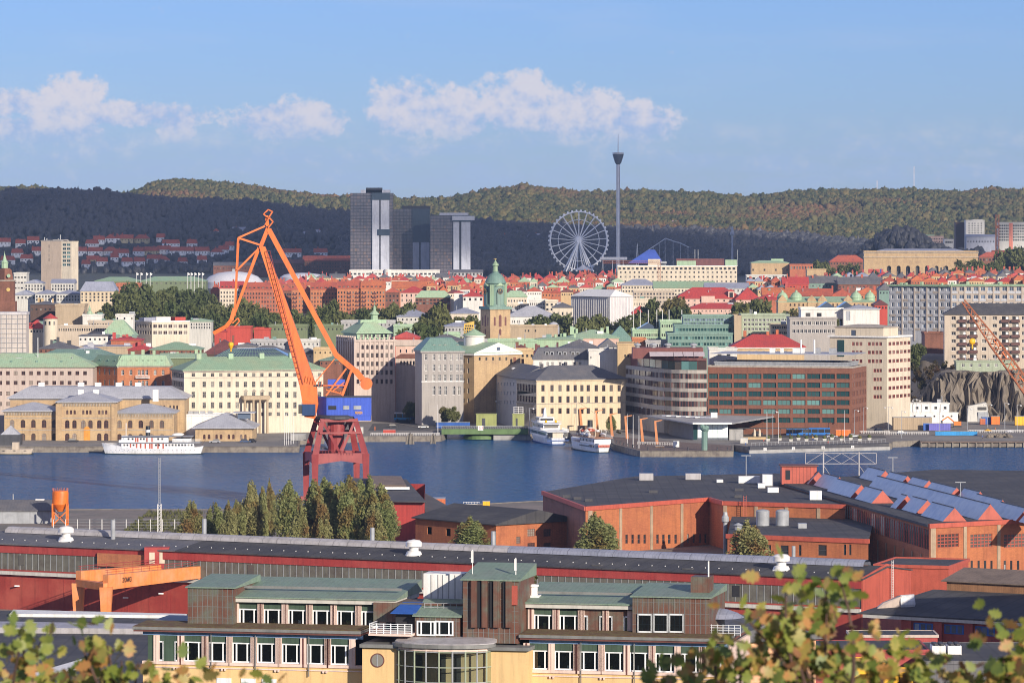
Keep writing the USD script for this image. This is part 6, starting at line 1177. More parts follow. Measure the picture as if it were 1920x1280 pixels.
# floating pier at the right
t = thing('pontoon','long dark floating pontoon pier with pale concrete side','pier',(X(1405,1636),1636,0)); L = X(1672,1655)-X(1405,1636); MB().hexa([(0,0,-.5),(L,26,-.5),(L,34,-.5),(0,9,-.5),(0,0,1.3),(L,26,1.3),(L,34,1.3),(0,9,1.3)]).build('float',m_conc,t); MB().hexa([(.3,.2,1.303),(L-.3,26.1,1.303),(L,34,1.303),(0,9,1.303),(.3,.2,2.5),(L-.3,26.1,2.5),(L,34,2.5),(0,9,2.5)]).build('deck',m_felt,t)
for q,ch in ((.11,'D'),(.31,'C'),(.52,'B'),(.73,'A')):
    tm = meshkit.text_mesh(ch,.7,.03); v = np.asarray(tm.vertices); o = MB().box(L*q-.6,L*q+.6,26*q-.25,26*q-.1,1.0,2.1).build('berth_sign',m_trim,t); MB().add(np.c_[v[:,0]+L*q-.25,26*q-.26-v[:,2],v[:,1]+1.2],np.asarray(tm.faces)).build('letter',m_black,o)
rl = MB(); [rl.box(L*q-.05,L*q+.05,26*q+7.4,26*q+7.5,2.5,3.8) for q in np.linspace(.02,.98,34)]; rl.bar((L*.02,26*.02+7.45,3.75),(L*.98,26*.98+7.45,3.75),.1,.1); rl.build('railing',m_steel,t)
t = thing('wooden_quay','weathered wooden quay edge with piles at the right shore','quay',(X(1726,1680),1680,0)); L = X(1940,1680)-X(1726,1680); MB().box(0,L,0,3.6,1.9,2.3).build('deck',m_deck,t); [MB().box(q,q+.5,-.25,.25,-2,1.9).build('pile',m_quay,t) for q in np.arange(0,L,3.1)]; MB().box(0,L,.3,.6,.2,1.6).build('fender_board',m_quay,t)

def lamp_class(key,h,kind):
    c = str(stage.CreateClassPrim(f'/World/Looks/{key}').GetPath()); MB().tube((0,0,0),(0,0,h),.13,6,.08).build('post',m_steel,c)
    for s in ((1,) if kind == 1 else (-1,1)): MB().tube((0,0,h-.3),(s*1.0,0,h),.06,5).tube((s*1.0,0,h),(s*1.5,0,h-.35),.05,5).build('arm',m_steel,c); MB().lathe([(.12,.25),(.42,0),(.3,-.28),(.02,-.4)],8,(s*1.55,0,h-.45)).build('lamp_head',m_trim,c)
    return c
l1,l2 = lamp_class('lamp_single',11,1),lamp_class('lamp_double',10,2)
lamps = [(702.5,735),(709,707),(714,705),(734.5,712),(784,719),(800,738),(837,733),(873,739),(903,730),(937,750),(993,764),(999,738),(1211,762),(1225,757),(1449,770),(1474,757),(1602,768),(1619,763),(1666,762),(1690,770),(1712,747),(1718,749),(1762,765),(1814,765),(1852,757),(1884,755),(1907,758)]
for k,(px,top) in enumerate(lamps):
    h = 11 if k % 3 else 10; D = (CH-2.2-h)*F/(top-YH); t = thing('street_lamp',f'{ORD[k] if k < 20 else "tall "+ORD[k-20]} {"double" if k % 3 == 0 else "single"} headed street lamp {"from the left along canal and quay" if k < 20 else "at the right building yard"}','street lamp',(X(px,D),D,2.2),0,'street lamps along the far quay'); t.GetReferences().AddInternalReference(l1 if k % 3 else l2); t.SetInstanceable(True)
c = str(stage.CreateClassPrim('/World/Looks/orange_lamp').GetPath()); m_lo = mat('lamp_orange',(.52,.20,.07),.08,.5,.6); MB().bar((.45,0,0),(-.35,0,9),(1.1,.75),(.5,.4),(0,1,0)).build('post',m_lo,c); MB().bar((-.72,0,8.75),(2.4,0,9.35),(.5,.35),(.55,.28)).build('arm',m_lo,c)
for k,(px,top) in enumerate(((1038,757),(1064,761),(1089,766),(1119,770),(1146,776),(1174,780),(1203,785),(1230,789))): D = 78.8*F/(top-YH); t = thing('orange_lamp_post',f'{ORD[k]} angular orange lamp post from the left on the ship pier','lamp post',(X(px,D),D,2.2),0,'orange lamp posts on the pier'); t.GetReferences().AddInternalReference(c); t.SetInstanceable(True)
c = str(stage.CreateClassPrim('/World/Looks/pole_kind').GetPath()); MB().tube((0,0,0),(0,0,12.5),.11,6,.06).build('pole',m_trim,c)
for k,(px,D) in enumerate(((533.5,1655),(537,1656),(541,1658),(545.5,1662),(550,1666),(821,1728),(1177,1650),(1187,1640),(1198,1632),(1438,1665),(1460,1668),(1583,1680))): t = thing('flagpole',f'{ORD[k]} bare white pole from the left standing on the far quay edge','pole',(X(px,D),D,2.2)); t.GetReferences().AddInternalReference(c); t.SetInstanceable(True)

c = str(stage.CreateClassPrim('/World/Looks/bollard_kind').GetPath()); MB().lathe([(.22,0),(.18,.9),(.3,1.0),(.3,1.25),(.05,1.35)],8).build('post',m_dark,c)
for k,(px,D) in enumerate(((1156,1668),(1163,1660),(1170,1652),(1178,1644),(1186,1636),(1194,1628),(1215,1618),(1240,1617),(1265,1617),(1290,1617),(1345,1617),(1364,1617))): t = thing('bollard',f'{ORD[k]} dark mooring bollard from the left along the ship pier','bollard',(X(px,D),D,2.21)); t.GetReferences().AddInternalReference(c); t.SetInstanceable(True)
c = str(stage.CreateClassPrim('/World/Looks/planter_kind').GetPath()); MB().hexa([(-.6,-.6,0),(.6,-.6,0),(.6,.6,0),(-.6,.6,0),(-.8,-.8,1.0),(.8,-.8,1.0),(.8,.8,1.0),(-.8,.8,1.0)]).build('pot',m_pale,c); MB().add(*lumpy((0,0,1.5),(.75,.75,.7),2,.5,2.5,6)).build('shrub',m_tree,c)
for k,(px,D) in enumerate(((1440,1686),(1462,1690),(1483,1682),(1497,1694),(1512,1684),(1530,1692),(1546,1686),(1560,1696),(1578,1688),(1595,1694),(1612,1686),(1630,1692))): t = thing('planter',f'{ORD[k]} pale planter from the left on the square before the bus stop','planter',(X(px,D),D,2.21)); t.GetReferences().AddInternalReference(c); t.SetInstanceable(True)
for k,(px,D,n_,rz,lab) in enumerate(((1228,1658,22,-.5,'white picket barrier beside the last orange lamp post'),(1700,1735,26,.05,'pale railing along the ramp left of the cyan tarpaulin'),(1870,1752,34,.06,'long pale site railing before the skip and containers'),(1640,1745,18,.1,'pale railing at the foot of the cream tower'),(760,1728,40,0,'railing along the quay edge right of the crane'))):
    t = thing('barrier',lab,'barrier',(X(px,D),D,2.21),rz); L = n_*.7; mb = MB().box(-L/2,L/2,-.05,.05,1.0,1.12).box(-L/2,L/2,-.04,.04,.5,.58); [mb.box(x-.05,x+.05,-.05,.05,0,1.0) for x in np.linspace(-L/2,L/2,n_)]; mb.build('rails',m_trim,t)
for k,(px,D,w,d,h,m,lab) in enumerate(((1237,1638,3.4,1.2,.6,m_wood,'long dark bench near the pier corner'),(1268,1640,2.2,1.4,2.4,m_trim,'small white ticket booth on the pier'),(1395,1668,3,2,2.2,m_pale,'pale kiosk cube beside the terminal'),(560,1690,6,3,2.6,m_conc,'low concrete hut on the quay behind the crane legs'),(730,1745,5,2,1.6,m_redw,'red and white roadwork barrier block left of the bridge'),(672,1742,4,3,2.8,m_pale,'pale site cabin behind the blue machine house'))): crate('quay_box',lab,'street furniture',px,D,w,d,h,m)
# vehicles
def car_class(key,m,L=4.4,h=1.45):
    c = str(stage.CreateClassPrim(f'/World/Looks/{key}').GetPath()); MB().hexa([(-L/2,-.85,.3),(L/2,-.85,.3),(L/2,.85,.3),(-L/2,.85,.3),(-L/2+.1,-.85,.85),(L/2-.05,-.85,.8),(L/2-.05,.85,.8),(-L/2+.1,.85,.85)]).build('body',m,c)
    MB().hexa([(-L*.42,-.8,.852),(L*.25,-.8,.852),(L*.25,.8,.852),(-L*.42,.8,.852),(-L*.33,-.66,h),(L*.08,-.66,h),(L*.08,.66,h),(-L*.33,.66,h)]).build('cabin_glass',m_gl,c); MB().box(-L*.32,L*.07,-.64,.64,h+.002,h+.05).build('roof',m,c)
    for x in (-L*.3,L*.3):
        for y in (-.86,.7): MB().tube((x,y,.32),(x,y+.16,.32),.32,10).build('wheel',m_black,c)
    return c
cars = [car_class('car_white',m_trim),car_class('car_dark',mat('car_black',(.02,.022,.03),.05,.5,.3)),car_class('car_blue',mat('car_navy',(.03,.06,.14),.05,.5,.3)),car_class('car_silver',mat('car_grey',(.35,.36,.38),.05,.5,.3))]; cn = ['white','black','dark blue','silver']
WH = 'before the customs house,before the market hall,right before the market hall,at the market hall corner,on the road left of the bridge,on the road before the green bridge,on the shaded canal street,on the canal street near the classical house,near the yellow quay building,behind the round bush,beside the curved office,behind the ferry terminal,at the bus stop,under the brown office,at the cream tower,below the site cabins'.split(',')
for k,(px,D,kind,rz) in enumerate(((137,1678,1,.1),(403,1672,3,3.1),(460,1674,2,.2),(473,1676,1,1.2),(738,1795,1,.15),(794,1790,0,3.1),(742,1905,3,.5),(762,1890,1,.5),(1030,1752,2,.8),(1163,1782,1,.2),(1180,1790,3,.1),(1420,1735,1,.1),(1600,1715,0,.4),(1560,1712,3,.1),(1648,1760,1,.6),(1690,1740,2,.2))): t = thing('parked_car',f'{cn[kind]} car {WH[k]}','car',(X(px,D),D,2.21),rz); t.GetReferences().AddInternalReference(cars[kind]); t.SetInstanceable(True)
def long_vehicle(name,label,cat,px,D,L,h,m_lo_,m_hi,rz,z=2.21,joints=(.5,)):
    t = thing(name,label,cat,(X(px,D),D,z),rz); edges = [0,*joints,1]
    for a,b_ in zip(edges[:-1],edges[1:]):
        x0,x1 = (a-.5)*L+.15,(b_-.5)*L-.15; MB().box(x0,x1,-1.25,1.25,.35,1.3).build('lower_body',m_lo_,t); MB().box(x0,x1,-1.2,1.2,1.302,h-.5).build('window_band',m_gl,t); MB().box(x0,x1,-1.25,1.25,h-.498,h).build('roof',m_hi,t)
        for x in np.arange(x0+1.2,x1-.5,2.6): MB().box(x-.12,x+.12,-1.27,-1.205,1.31,h-.51).build('window_post',m_lo_,t)
        for x in (x0+1.5,x1-1.5): MB().tube((x,-1.3,.48),(x,-1.0,.48),.45,10).build('wheel',m_black,t)
    for j in joints: MB().box((j-.5)*L-.14,(j-.5)*L+.14,-1.1,1.1,.5,h-.1).build('bellows',m_dark,t)
    return t
m_bus = mat('bus_blue',(.01,.13,.42),.06,.3,.4); m_tram = mat('tram_cyan',(.03,.30,.55),.06,.3,.4)
long_vehicle('articulated_bus','bright blue articulated bus at the stop before the brown office','bus',1515,1728,18,3.2,m_bus,m_bus,.02); long_vehicle('tram','white and cyan tram crossing behind the crane counterweight','tram',706,1858,30,3.5,m_tram,m_trim,0.0,joints=(.25,.5,.75)); long_vehicle('tram','dark blue tram stopped in the shade right of the cyan tram','tram',752,1862,14,3.4,m_blue,m_bus,0.0)
crate('dumpster_row','long low blue tarpaulin barrier along the shaded canal wall','barrier',850,1790,14,2,2.4,m_blue); crate('shop_front','orange red shop panel at the foot of the brown office','panel',1581,1724,6,.5,2.6,m_orange)
t = thing('bus_shelter','long dark bus shelter roof in front of the brown office','shelter',(X(1440,1722),1722,2.2)); MB().box(-22,16,-1.5,2,3.2,3.45).build('roof',m_dark,t); [MB().box(x-.1,x+.1,-.1,.1,0,3.2).build('post',m_dark,t) for x in range(-20,16,5)]
t = thing('cafe_terrace','cafe terrace with planters and closed cream parasols beside the terminal','terrace',(X(1415,1700),1700,2.2)); MB().box(-6,6,-2,2,0,.9).build('planter_fence',m_ochre,t); [MB().lathe([(.15,1),(.55,1.3),(.4,3.4),(.05,4.2)],8,(x,0,0)).build('closed_parasol',m_cream,t) for x in (0,2)]
for k,(px,w) in enumerate(((20,40),(-16,30))): t = thing('pavilion',('right ' if k == 0 else 'left ')+'grey tent roofed pavilion on the quay at the left edge','pavilion',(X(px,1660),1660,2.2)); kx = 1660/F; MB().box(-w/2*kx,w/2*kx,-3,4,0,4.0).build('wall',m_dark if k == 0 else m_tan,t); MB().lathe([(w*.62*kx,4.0),(w*.16*kx,6.6),(.2,7.4)],4,(0,.5,0),math.pi/4,2.25*math.pi).build('tent_roof',m_zinc,t)
# a few people on the quay
import manifold3d as m3
def person(px,D,shirt,trousers,label,stride=.25,z=2.2,rz=0.0):
    J = {'hip': (0,0,.92),'chest': (0,0,1.3),'neck': (0,0,1.5),'head': (0,.02,1.64),'sl': (-.2,0,1.42),'sr': (.2,0,1.42),'el': (-.27,.05,1.13),'er': (.27,-.05,1.13),'wl': (-.27,.14,.88),'wr': (.27,.06,.88),'hl': (-.1,0,.9),'hr': (.1,0,.9),'kl': (-.11,stride*.5,.5),'kr': (.11,-stride*.3,.5),'al': (-.11,stride*.5,.08),'ar': (.11,-stride*.8,.1),'tl': (-.11,stride*.5+.16,.04),'tr': (.11,-stride*.8+.15,.05)}
    Rr = {'hip': .16,'chest': .17,'neck': .06,'head': .105,'sl': .075,'sr': .075,'el': .05,'er': .05,'wl': .04,'wr': .04,'hl': .1,'hr': .1,'kl': .068,'kr': .068,'al': .045,'ar': .045,'tl': .04,'tr': .04}
    def body(bones,grow=0.0):
        out = m3.Manifold()
        for a,b_ in bones: out = out+m3.Manifold.batch_hull([m3.Manifold.sphere(Rr[q]+grow,10).translate(J[q]) for q in (a,b_)])
        return out
    t = thing('person',label,'person',(X(px,D),D,z),rz); allb = [('hip','chest'),('chest','neck'),('neck','head'),('chest','sl'),('chest','sr'),('sl','el'),('el','wl'),('sr','er'),('er','wr'),('hip','hl'),('hip','hr'),('hl','kl'),('kl','al'),('al','tl'),('hr','kr'),('kr','ar'),('ar','tr')]
    for nm,bn,m,g in (('body',allb,mat('skin',(.45,.28,.2),.03,1,.6),0),('shirt',[('hip','chest'),('chest','sl'),('chest','sr'),('sl','el'),('sr','er')],shirt,.012),('trousers',[('hip','hl'),('hip','hr'),('hl','kl'),('kl','al'),('hr','kr'),('kr','ar')],trousers,.014)):
        me = body(bn,g).to_mesh(); MB().add(me.vert_properties[:,:3],me.tri_verts).build(nm,m,t,smooth=True)
for k,(px,D,a,b_,lab) in enumerate(((1210,1640,m_black,m_dark,'person in black standing by a bench on the pier'),(1432,1668,m_crim,m_dark,'person in red walking beside the cafe terrace'),(1524,1690,m_yel,m_blue,'person in yellow crossing before the blue bus'),(1553,1664,m_brg,m_crim,'person in green top on the pontoon deck'),(1581,1668,m_rosy,m_dark,'person in pink shirt on the pontoon deck'),(1398,1655,m_trim,m_blue,'person in white at the pontoon landing'),(703,1772,m_orange,m_orange,'worker in orange by the bridge approach'),(826,1800,m_dark,m_blue,'person in dark coat on the canal street'),(1842,1700,m_blue,m_dark,'person in blue on the wooden quay'),(1866,1760,m_orange,m_dark,'worker in orange vest at the building yard'))): person(px,D,a,b_,lab,.25 if k % 2 else .1,rz=k*1.3,z=2.5 if 'pontoon deck' in lab else 2.2)

# ------------------------------------------------------------------ ships
m_hull = mat('hull_white',(.70,.70,.70),.06,.2,.45,col2=(.58,.55,.50),amt=.3); m_dkred = mat('deckhouse_red',(.40,.09,.05),.08,.5,.6); m_boot = mat('boot_dark',(.04,.05,.035),.1,.5,.6); m_teak = mat('teak',(.40,.18,.08),.1,.5,.6); m_grd = mat('deck_grey',(.28,.28,.29),.08,.4,.7)
def hull(L,B,fb,fs,fm,draft=1.2,n=26,rows=7,bow=1.8,stern=.55):
    """Hull along +x (bow at x = L): half breadth by station, sheer from stern to bow, tumbling in to the waterline."""
    s = np.linspace(0,1,n); hb = B/2*np.minimum(1,(1-s)/.34+.0)**.62*np.minimum(1,(stern+(1-stern)*np.clip(s/.18,0,1)**.6)); sh = fm+(fb-fm)*np.clip((s-.45)/.55,0,1)**2+(fs-fm)*np.clip((.3-s)/.3,0,1)**2
    v = []
    for r in np.linspace(0,1,rows):
        z = -draft+(sh+draft)*r; f = .55+.45*r**.5; xs = s*L-(1-r)*np.where(s > .8,(s-.8)/.2*bow,0)+(1-r)*np.where(s < .1,(.1-s)/.1*1.4,0); v.append(np.c_[xs,hb*f,z])
    v = np.array(v); P_ = np.concatenate([v,v*[1,-1,1]],0).reshape(-1,3); f = []
    for side in (0,1):
        for r in range(rows-1):
            i = side*rows*n+r*n+np.arange(n-1); q = np.c_[i,i+1,i+n+1,i+n]; f.append(q[:,::-1] if side == 0 else q)
    a = (rows-1)*n+np.arange(n-1); b_ = a+rows*n; f.append(np.c_[b_,b_+1,a+1,a]); r = np.arange(rows-1)*n; f.append(np.c_[r,r+n,r+n+rows*n,r+rows*n])
    return MB().add(P_,np.vstack(f)),sh
def ship(name,label,px,D,L,B,heading,decks,fb=3.4,fs=2.6,fm=2.0,boot=m_boot):
    t = thing(name,label,'ship',(X(px,D),D,0),heading); h,sh = hull(L,B,fb,fs,fm); h.build('hull',m_hull,t,smooth=40); w,_ = hull(L-.1,B+.06,.25,.25,.25,rows=4); w.build('waterline_band',boot,t,smooth=40)
    for (nm,m,x0,x1,wd,z0,z1) in decks: MB().box(x0*L,x1*L,-wd/2,wd/2,z0,z1).build(nm,m,t)
    return t
def ports(t,L,xs,w,z0,z1,y,m=None,nm='window'):
    for x in xs:
        for s in ((-1,1) if np.ndim(y) == 0 else (1,)): MB().box(x*L-w/2,x*L+w/2,s*y-.05,s*y+.05,z0,z1).build(nm,m or m_gl,t)
def rail(t,L,x0,x1,y,z,h=1.0,nm='railing',n=24):
    mb = MB()
    for s in (-1,1):
        mb.box(x0*L,x1*L,s*y-.03,s*y+.03,z+h-.05,z+h); mb.box(x0*L,x1*L,s*y-.02,s*y+.02,z+h*.5-.03,z+h*.5)
        for q in np.linspace(x0*L,x1*L,n): mb.box(q-.03,q+.03,s*y-.03,s*y+.03,z,z+h)
    mb.build(nm,m_trim,t)
L = 39.0   # the steamer in front of the customs house; bow to the left
t = ship('steamer','white passenger steamer with black funnel moored before the customs house',381.5,1634,L,7.2,math.pi,[('lower_deckhouse',m_hull,.09,.80,5.6,2.15,4.3),('upper_deckhouse',m_hull,.34,.78,4.6,4.55,6.7),('boat_deck',m_grd,.10,.80,6.6,6.72,6.92),('promenade_deck',m_grd,.03,.82,6.8,4.32,4.54),('wheelhouse',m_hull,.74,.80,4.0,4.56,7.0),('stern_awning',m_hull,.12,.30,5,4.6,6.0),('bridge_front',m_hull,.78,.825,5.4,4.0,5.4)],4.3,3.1,2.15)
ports(t,L,np.linspace(.11,.36,9),.7,3.2,3.9,2.8); ports(t,L,(.43,.46,.68,.74,.77),.7,3.2,3.9,2.8); ports(t,L,(.39,.44,.50,.52,.565,.61,.65,.71),.6,2.2,4.1,2.8,m_dkred,'door'); ports(t,L,(.50,.55,.66,.64),.55,4.7,6.3,2.3,m_dkred,'door'); ports(t,L,(.58,.61,.69,.73,.44,.40),.7,5.5,6.2,2.3); ports(t,L,np.linspace(.08,.9,20),.22,1.5,1.7,3.52)
t_ = MB().lathe([(.9,6.9),(.85,10.6),(.9,10.7)],14,(L*.545,0,0)); t_.build('funnel',m_black,t,smooth=40); MB().lathe([(.93,8.2),(.93,9.3)],14,(L*.545,0,0)).build('funnel_band',m_trim,t,smooth=40); MB().tube((L*.76,0,6.9),(L*.76,0,11.8),.12,6).bar((L*.76,-1,10),(L*.76,1,10),.1,.1).build('mast',m_trim,t); MB().tube((L*.02,0,3),(-.8,0,5.6),.06,5).build('flagstaff',m_wood,t)
MB().tube((L*.21,0,4.6),(L*.21,0,7.4),.5,8).build('ventilator',m_dark,t); MB().box(L*.16,L*.3,-2.2,2.2,5.0,5.9).build('bench_row',m_teak,t); rail(t,L,.03,.3,3.2,4.55); rail(t,L,.72,.97,1.6,3.2); [MB().add(*lumpy((L*x,s*2.4,7.4),(2.2,.7,.5),2,.05,1,1)).build('lifeboat',m_trim,t) for x in (.25,) for s in (-1,1)]
# two ships at the pier
L = 46.0
t = ship('ferry','white modern passenger boat seen from astern left of the black funnelled ship',1046,1701,L,9.2,math.radians(101),[('main_deckhouse',m_hull,.04,.86,8.4,2.6,5.0),('upper_deck',m_hull,.0,.84,9.0,5.02,5.3),('upper_deckhouse',m_hull,.28,.76,6.6,5.32,7.6),('wheelhouse',m_hull,.48,.66,6.0,7.9,9.9),('sun_deck',m_hull,.24,.78,7.4,7.62,7.88),('stern_gate',m_cream,-.002,.04,4.2,2.7,4.6)],4.6,2.7,2.6,m_blue)
ports(t,L,np.linspace(.1,.82,18),1.6,3.4,4.5,4.21,m_glb); ports(t,L,np.linspace(.32,.72,8),1.5,6.0,7.1,3.31); ports(t,L,np.linspace(.5,.64,4),1.2,8.6,9.5,3.01); [MB().box(-.06,-.002,y-.9,y+.9,3.0,4.6).build('stern_window',m_gl,t) for y in (-3.3,3.3)]; MB().box(L*.27,L*.279,-2.8,2.8,6.1,7.2).build('aft_window',m_gl,t); MB().box(L*.472,L*.479,-2.6,2.6,8.7,9.5).build('aft_window',m_gl,t)
MB().hexa([(L*.56,-.6,9.9),(L*.62,-.6,9.9),(L*.62,.6,9.9),(L*.56,.6,9.9),(L*.55,-.25,13.6),(L*.575,-.25,13.6),(L*.575,.25,13.6),(L*.55,.25,13.6)]).build('funnel_mast',m_trim,t); rail(t,L,.0,.28,4.4,5.3); rail(t,L,.24,.78,3.6,7.9); MB().box(-.12,-.005,-4.4,4.4,1.5,1.75).build('rubbing_strake',m_blue,t); [MB().lathe([(.02,0),(.45,.2),(.45,1.0),(.02,1.2)],8,(L*.3,y,8)).build('life_raft',m_yel,t) for y in (-2,2)]
L = 40.0
t = ship('historic_ship','old white ship with black and red funnel and two masts moored at the pier',1133,1642,L,8.2,math.radians(107),[('saloon',m_hull,.05,.5,6.6,3.3,5.4),('boat_deck',m_teak,.02,.78,7.6,5.42,5.6),('midship_house',m_wood,.3,.68,5.0,5.62,7.4),('wheelhouse',m_wood,.58,.68,4.2,7.42,9.2)],4.4,3.6,3.2)
ports(t,L,np.linspace(.03,.46,14),.8,2.0,2.9,3.9); [MB().box(-.14,.3,y-.55,y+.55,2.1,3.0).build('stern_window',m_dkred,t) for y in (-1.6,-.4,.8,2.0)]; ports(t,L,np.linspace(.08,.48,10),.9,3.9,4.9,3.31); MB().lathe([(1.15,5.6),(1.05,8.8)],14,(L*.44,0,0)).build('funnel',m_dkred,t,smooth=40); MB().lathe([(1.08,8.82),(1.02,11.8)],14,(L*.44,0,0)).build('funnel_top',m_black,t,smooth=40); MB().lathe([(1.12,8.7),(1.12,9.0)],14,(L*.44,0,0)).build('funnel_band',m_trim,t)
for x,h in ((.28,15),(.86,19)): MB().tube((L*x,0,4.5),(L*x,0,h),.2,7,.12).build('mast',m_cream,t)
for x in (.36,.5,.56): [MB().lathe([(.3,5.6),(.3,7),(.7,7.3),(.55,8),(.1,8.2)],8,(L*x,y,0)).build('ventilator',m_dkred if x > .4 else m_trim,t) for y in (-2.2,2.2)]
for x in (.2,.34,.5): [MB().tube((L*x,s*3.2,5.6),(L*x,s*3.4,8),.09,5).tube((L*x,s*3.4,8),(L*x,s*2.4,8.6),.08,5).build('davit',m_trim,t) for s in (-1,1)]
[MB().add(*lumpy((L*x,s*3.0,6.6),(2.4,.8,.6),2,.05,1,1)).build('lifeboat',m_trim,t) for x in (.27,.42) for s in (-1,1)]; rail(t,L,.02,.76,3.7,5.6); MB().tube((L*.28,0,14.5),(L*.86,0,18.5),.04,4).tube((L*.86,0,18.5),(L*.99,0,4.6),.04,4).build('rigging',m_dark,t)
L = 26.0
t = ship('work_boat','white work boat seen end on behind the legs of the big crane',633,1660,L,7.4,math.radians(98),[('deckhouse',m_hull,.12,.55,5.2,2.2,6.2),('wheelhouse',m_hull,.2,.42,4.4,6.22,9.4)],3.6,2.4,2.2); MB().box(L*.1,L*.118,-.6,.7,2.6,4.4).build('door',m_dark,t); MB().box(L*.185,L*.198,-1.8,1.8,7.5,8.6).build('window',m_gl,t); MB().tube((L*.3,0,9.4),(L*.3,0,13),.1,5).build('mast',m_trim,t)
tm = meshkit.text_mesh('DG',1.3,.04); v = np.asarray(tm.vertices); MB().add(np.c_[L*.12-.01-v[:,2],.6-v[:,0]+1.2-.2,v[:,1]+4.5],np.asarray(tm.faces)).build('lettering',m_steel,t)
t = ship('landing_craft','low grey brown landing craft moored at the left edge of the quay',63,1632,16,5.4,math.pi,[('wheelhouse',m_beige,.35,.5,3.4,2,4.6)],2.6,2.2,2.0); stage.GetPrimAtPath(str(t.GetPath())+'/hull').GetRelationship('material:binding').SetTargets([m_beige.GetPath()]); [MB().lathe([(.3,-.1),(.55,-.1),(.55,.1),(.3,.1)],10,(x,2.3,1.5)).build('tyre_fender',m_black,t) for x in (3,7,11)]

# ------------------------------------------------------------------ the big orange harbour crane
m_cr = mat('crane_red',(.22,.022,.022),.12,.15,.55,col2=(.28,.045,.04)); m_co = mat('crane_orange',(.70,.165,.03),.07,.15,.5,col2=(.60,.14,.035)); m_cb = mat('crane_blue',(.045,.10,.50),.06,.2,.5,seams=(2.2,'x',.12))
DC = 1325.0; kc = DC/F; ox,oz = X(630,DC),2.5
def C(px,py,dy=0.0): return np.array([X(px,DC)-ox,dy,Z(py,DC)-oz])
t = thing('harbour_crane','huge orange level luffing crane on a red portal with a blue machine house','crane',(ox,DC,oz)); a14 = math.radians(14); RT = lambda x,y,z: np.array([x*math.cos(a14)-y*math.sin(a14),x*math.sin(a14)+y*math.cos(a14),z])
hw,hd,zk,ztp,tw = 8.0,7.0,Z(852,DC)-oz,Z(784,DC)-oz,5.2
for sx in (-1,1):
    for sy in (-1,1):
        MB().bar(RT(sx*hw*1.01,sy*hd*1.01,-.2),RT(sx*hw,sy*hd,zk+.6),(1.5,2.1),(1.5,2.1),(0,1,0)).build('leg',m_cr,t); MB().bar(RT(sx*hw,sy*hd,zk-.4),RT(sx*tw,sy*tw*.85,ztp),(2.0,1.4),(1.9,1.2),(0,1,0)).build('inclined_leg',m_cr,t); MB().bar(RT(sx*hw*1.01-1.8,sy*hd*1.01,.5),RT(sx*hw*1.01+1.8,sy*hd*1.01,.5),1.4,1.2).build('bogie',m_cr,t)
for (p,q) in (((-hw,-hd),(hw,-hd)),((-hw,hd),(hw,hd)),((-hw,-hd),(-hw,hd)),((hw,-hd),(hw,hd))):
    m_ = [(a+b_)/2 for a,b_ in zip(p,q)]; MB().bar(RT(*p,zk-.9),RT(*m_,zk-.3),1.3,(3.4,2.4)).bar(RT(*m_,zk-.3),RT(*q,zk-.9),1.3,(2.4,3.4)).build('portal_beam',m_cr,t)
for sy in (-1,1):
    for sx in (-1,1): MB().bar(RT(sx*tw,sy*tw*.85,ztp-.4),RT(0,sy*hd*.99,zk+.6),.8,.8,(0,1,0)).build('brace',m_cr,t)
    MB().bar(RT(-tw*1.25,sy*(hd*.92),ztp-4.2),RT(tw*1.25,sy*(hd*.92),ztp-4.2),.6,.6).build('tie_beam',m_cr,t)
MB().tube((0,0,zk-1),(0,0,ztp-1),2.5,16,2.7).build('centre_column',m_cr,t); MB().box(-2.4,2.4,-2,2,zk+8,ztp-.8).build('slew_gear',m_cr,t); MB().lathe([(6.0,ztp-.2),(6.2,ztp),(6.2,ztp+.7),(5.0,ztp+1.2)],24).build('slew_ring',m_dark,t); MB().bar(RT(-5.8,-4.9,ztp-.4),RT(5.8,-4.9,ztp-.4),.9,.9).bar(RT(-5.8,4.9,ztp-.4),RT(5.8,4.9,ztp-.4),.9,.9).build('ring_beam',m_cr,t)
wk = MB(); [wk.box(*sorted((x,x+.1)),-hd-.9,-hd-.8,zk+.6,zk+1.7) for x in np.arange(-7,7,1)]; wk.box(-7.4,7.4,-hd-.92,-hd-.78,zk+1.65,zk+1.75); wk.build('walkway_railing',m_cr,t)
A,B_ = C(594,779),C(696,744); x0,x1,z0,z1 = A[0],B_[0],A[2],B_[2]; xm = C(613,0)[0]; xt = C(675,0)[0]
house = MB().ring([(x0,1),(xm,-3.4),(x1,-3.4),(x1,3.4),(x0,3.4)],z0,z1,True,True).hexa([(xt-1,-3.3,z0-1.4),(x1-.1,-3.3,z0-1.4),(x1-.1,3.3,z0-1.4),(xt-1,3.3,z0-1.4),(xt-2,-3.3,z0-.002),(x1-.1,-3.3,z0-.002),(x1-.1,3.3,z0-.002),(xt-2,3.3,z0-.002)]).build('machine_house',m_cb,t)
rs = MB(); [rs.box(q-.05,q+.05,-3.47,-3.402,z0+.1,z1-.1) for q in np.arange(xm+.5,x1,1.0)]; rs.build('panel_seam',m_cb,house); MB().box(xm-.4,x1+.3,-3.6,3.6,z1+.003,z1+.25).build('roof_edge',m_dark,house)
for px,w_,m in ((624,15,m_gl),(650,11,m_steel),(671,14,m_steel)): c = C(px,763); f = MB().box(c[0]-w_*kc/2,c[0]+w_*kc/2,-3.56,-3.472,c[2]-.6,c[2]+.6).build('window',m,house)
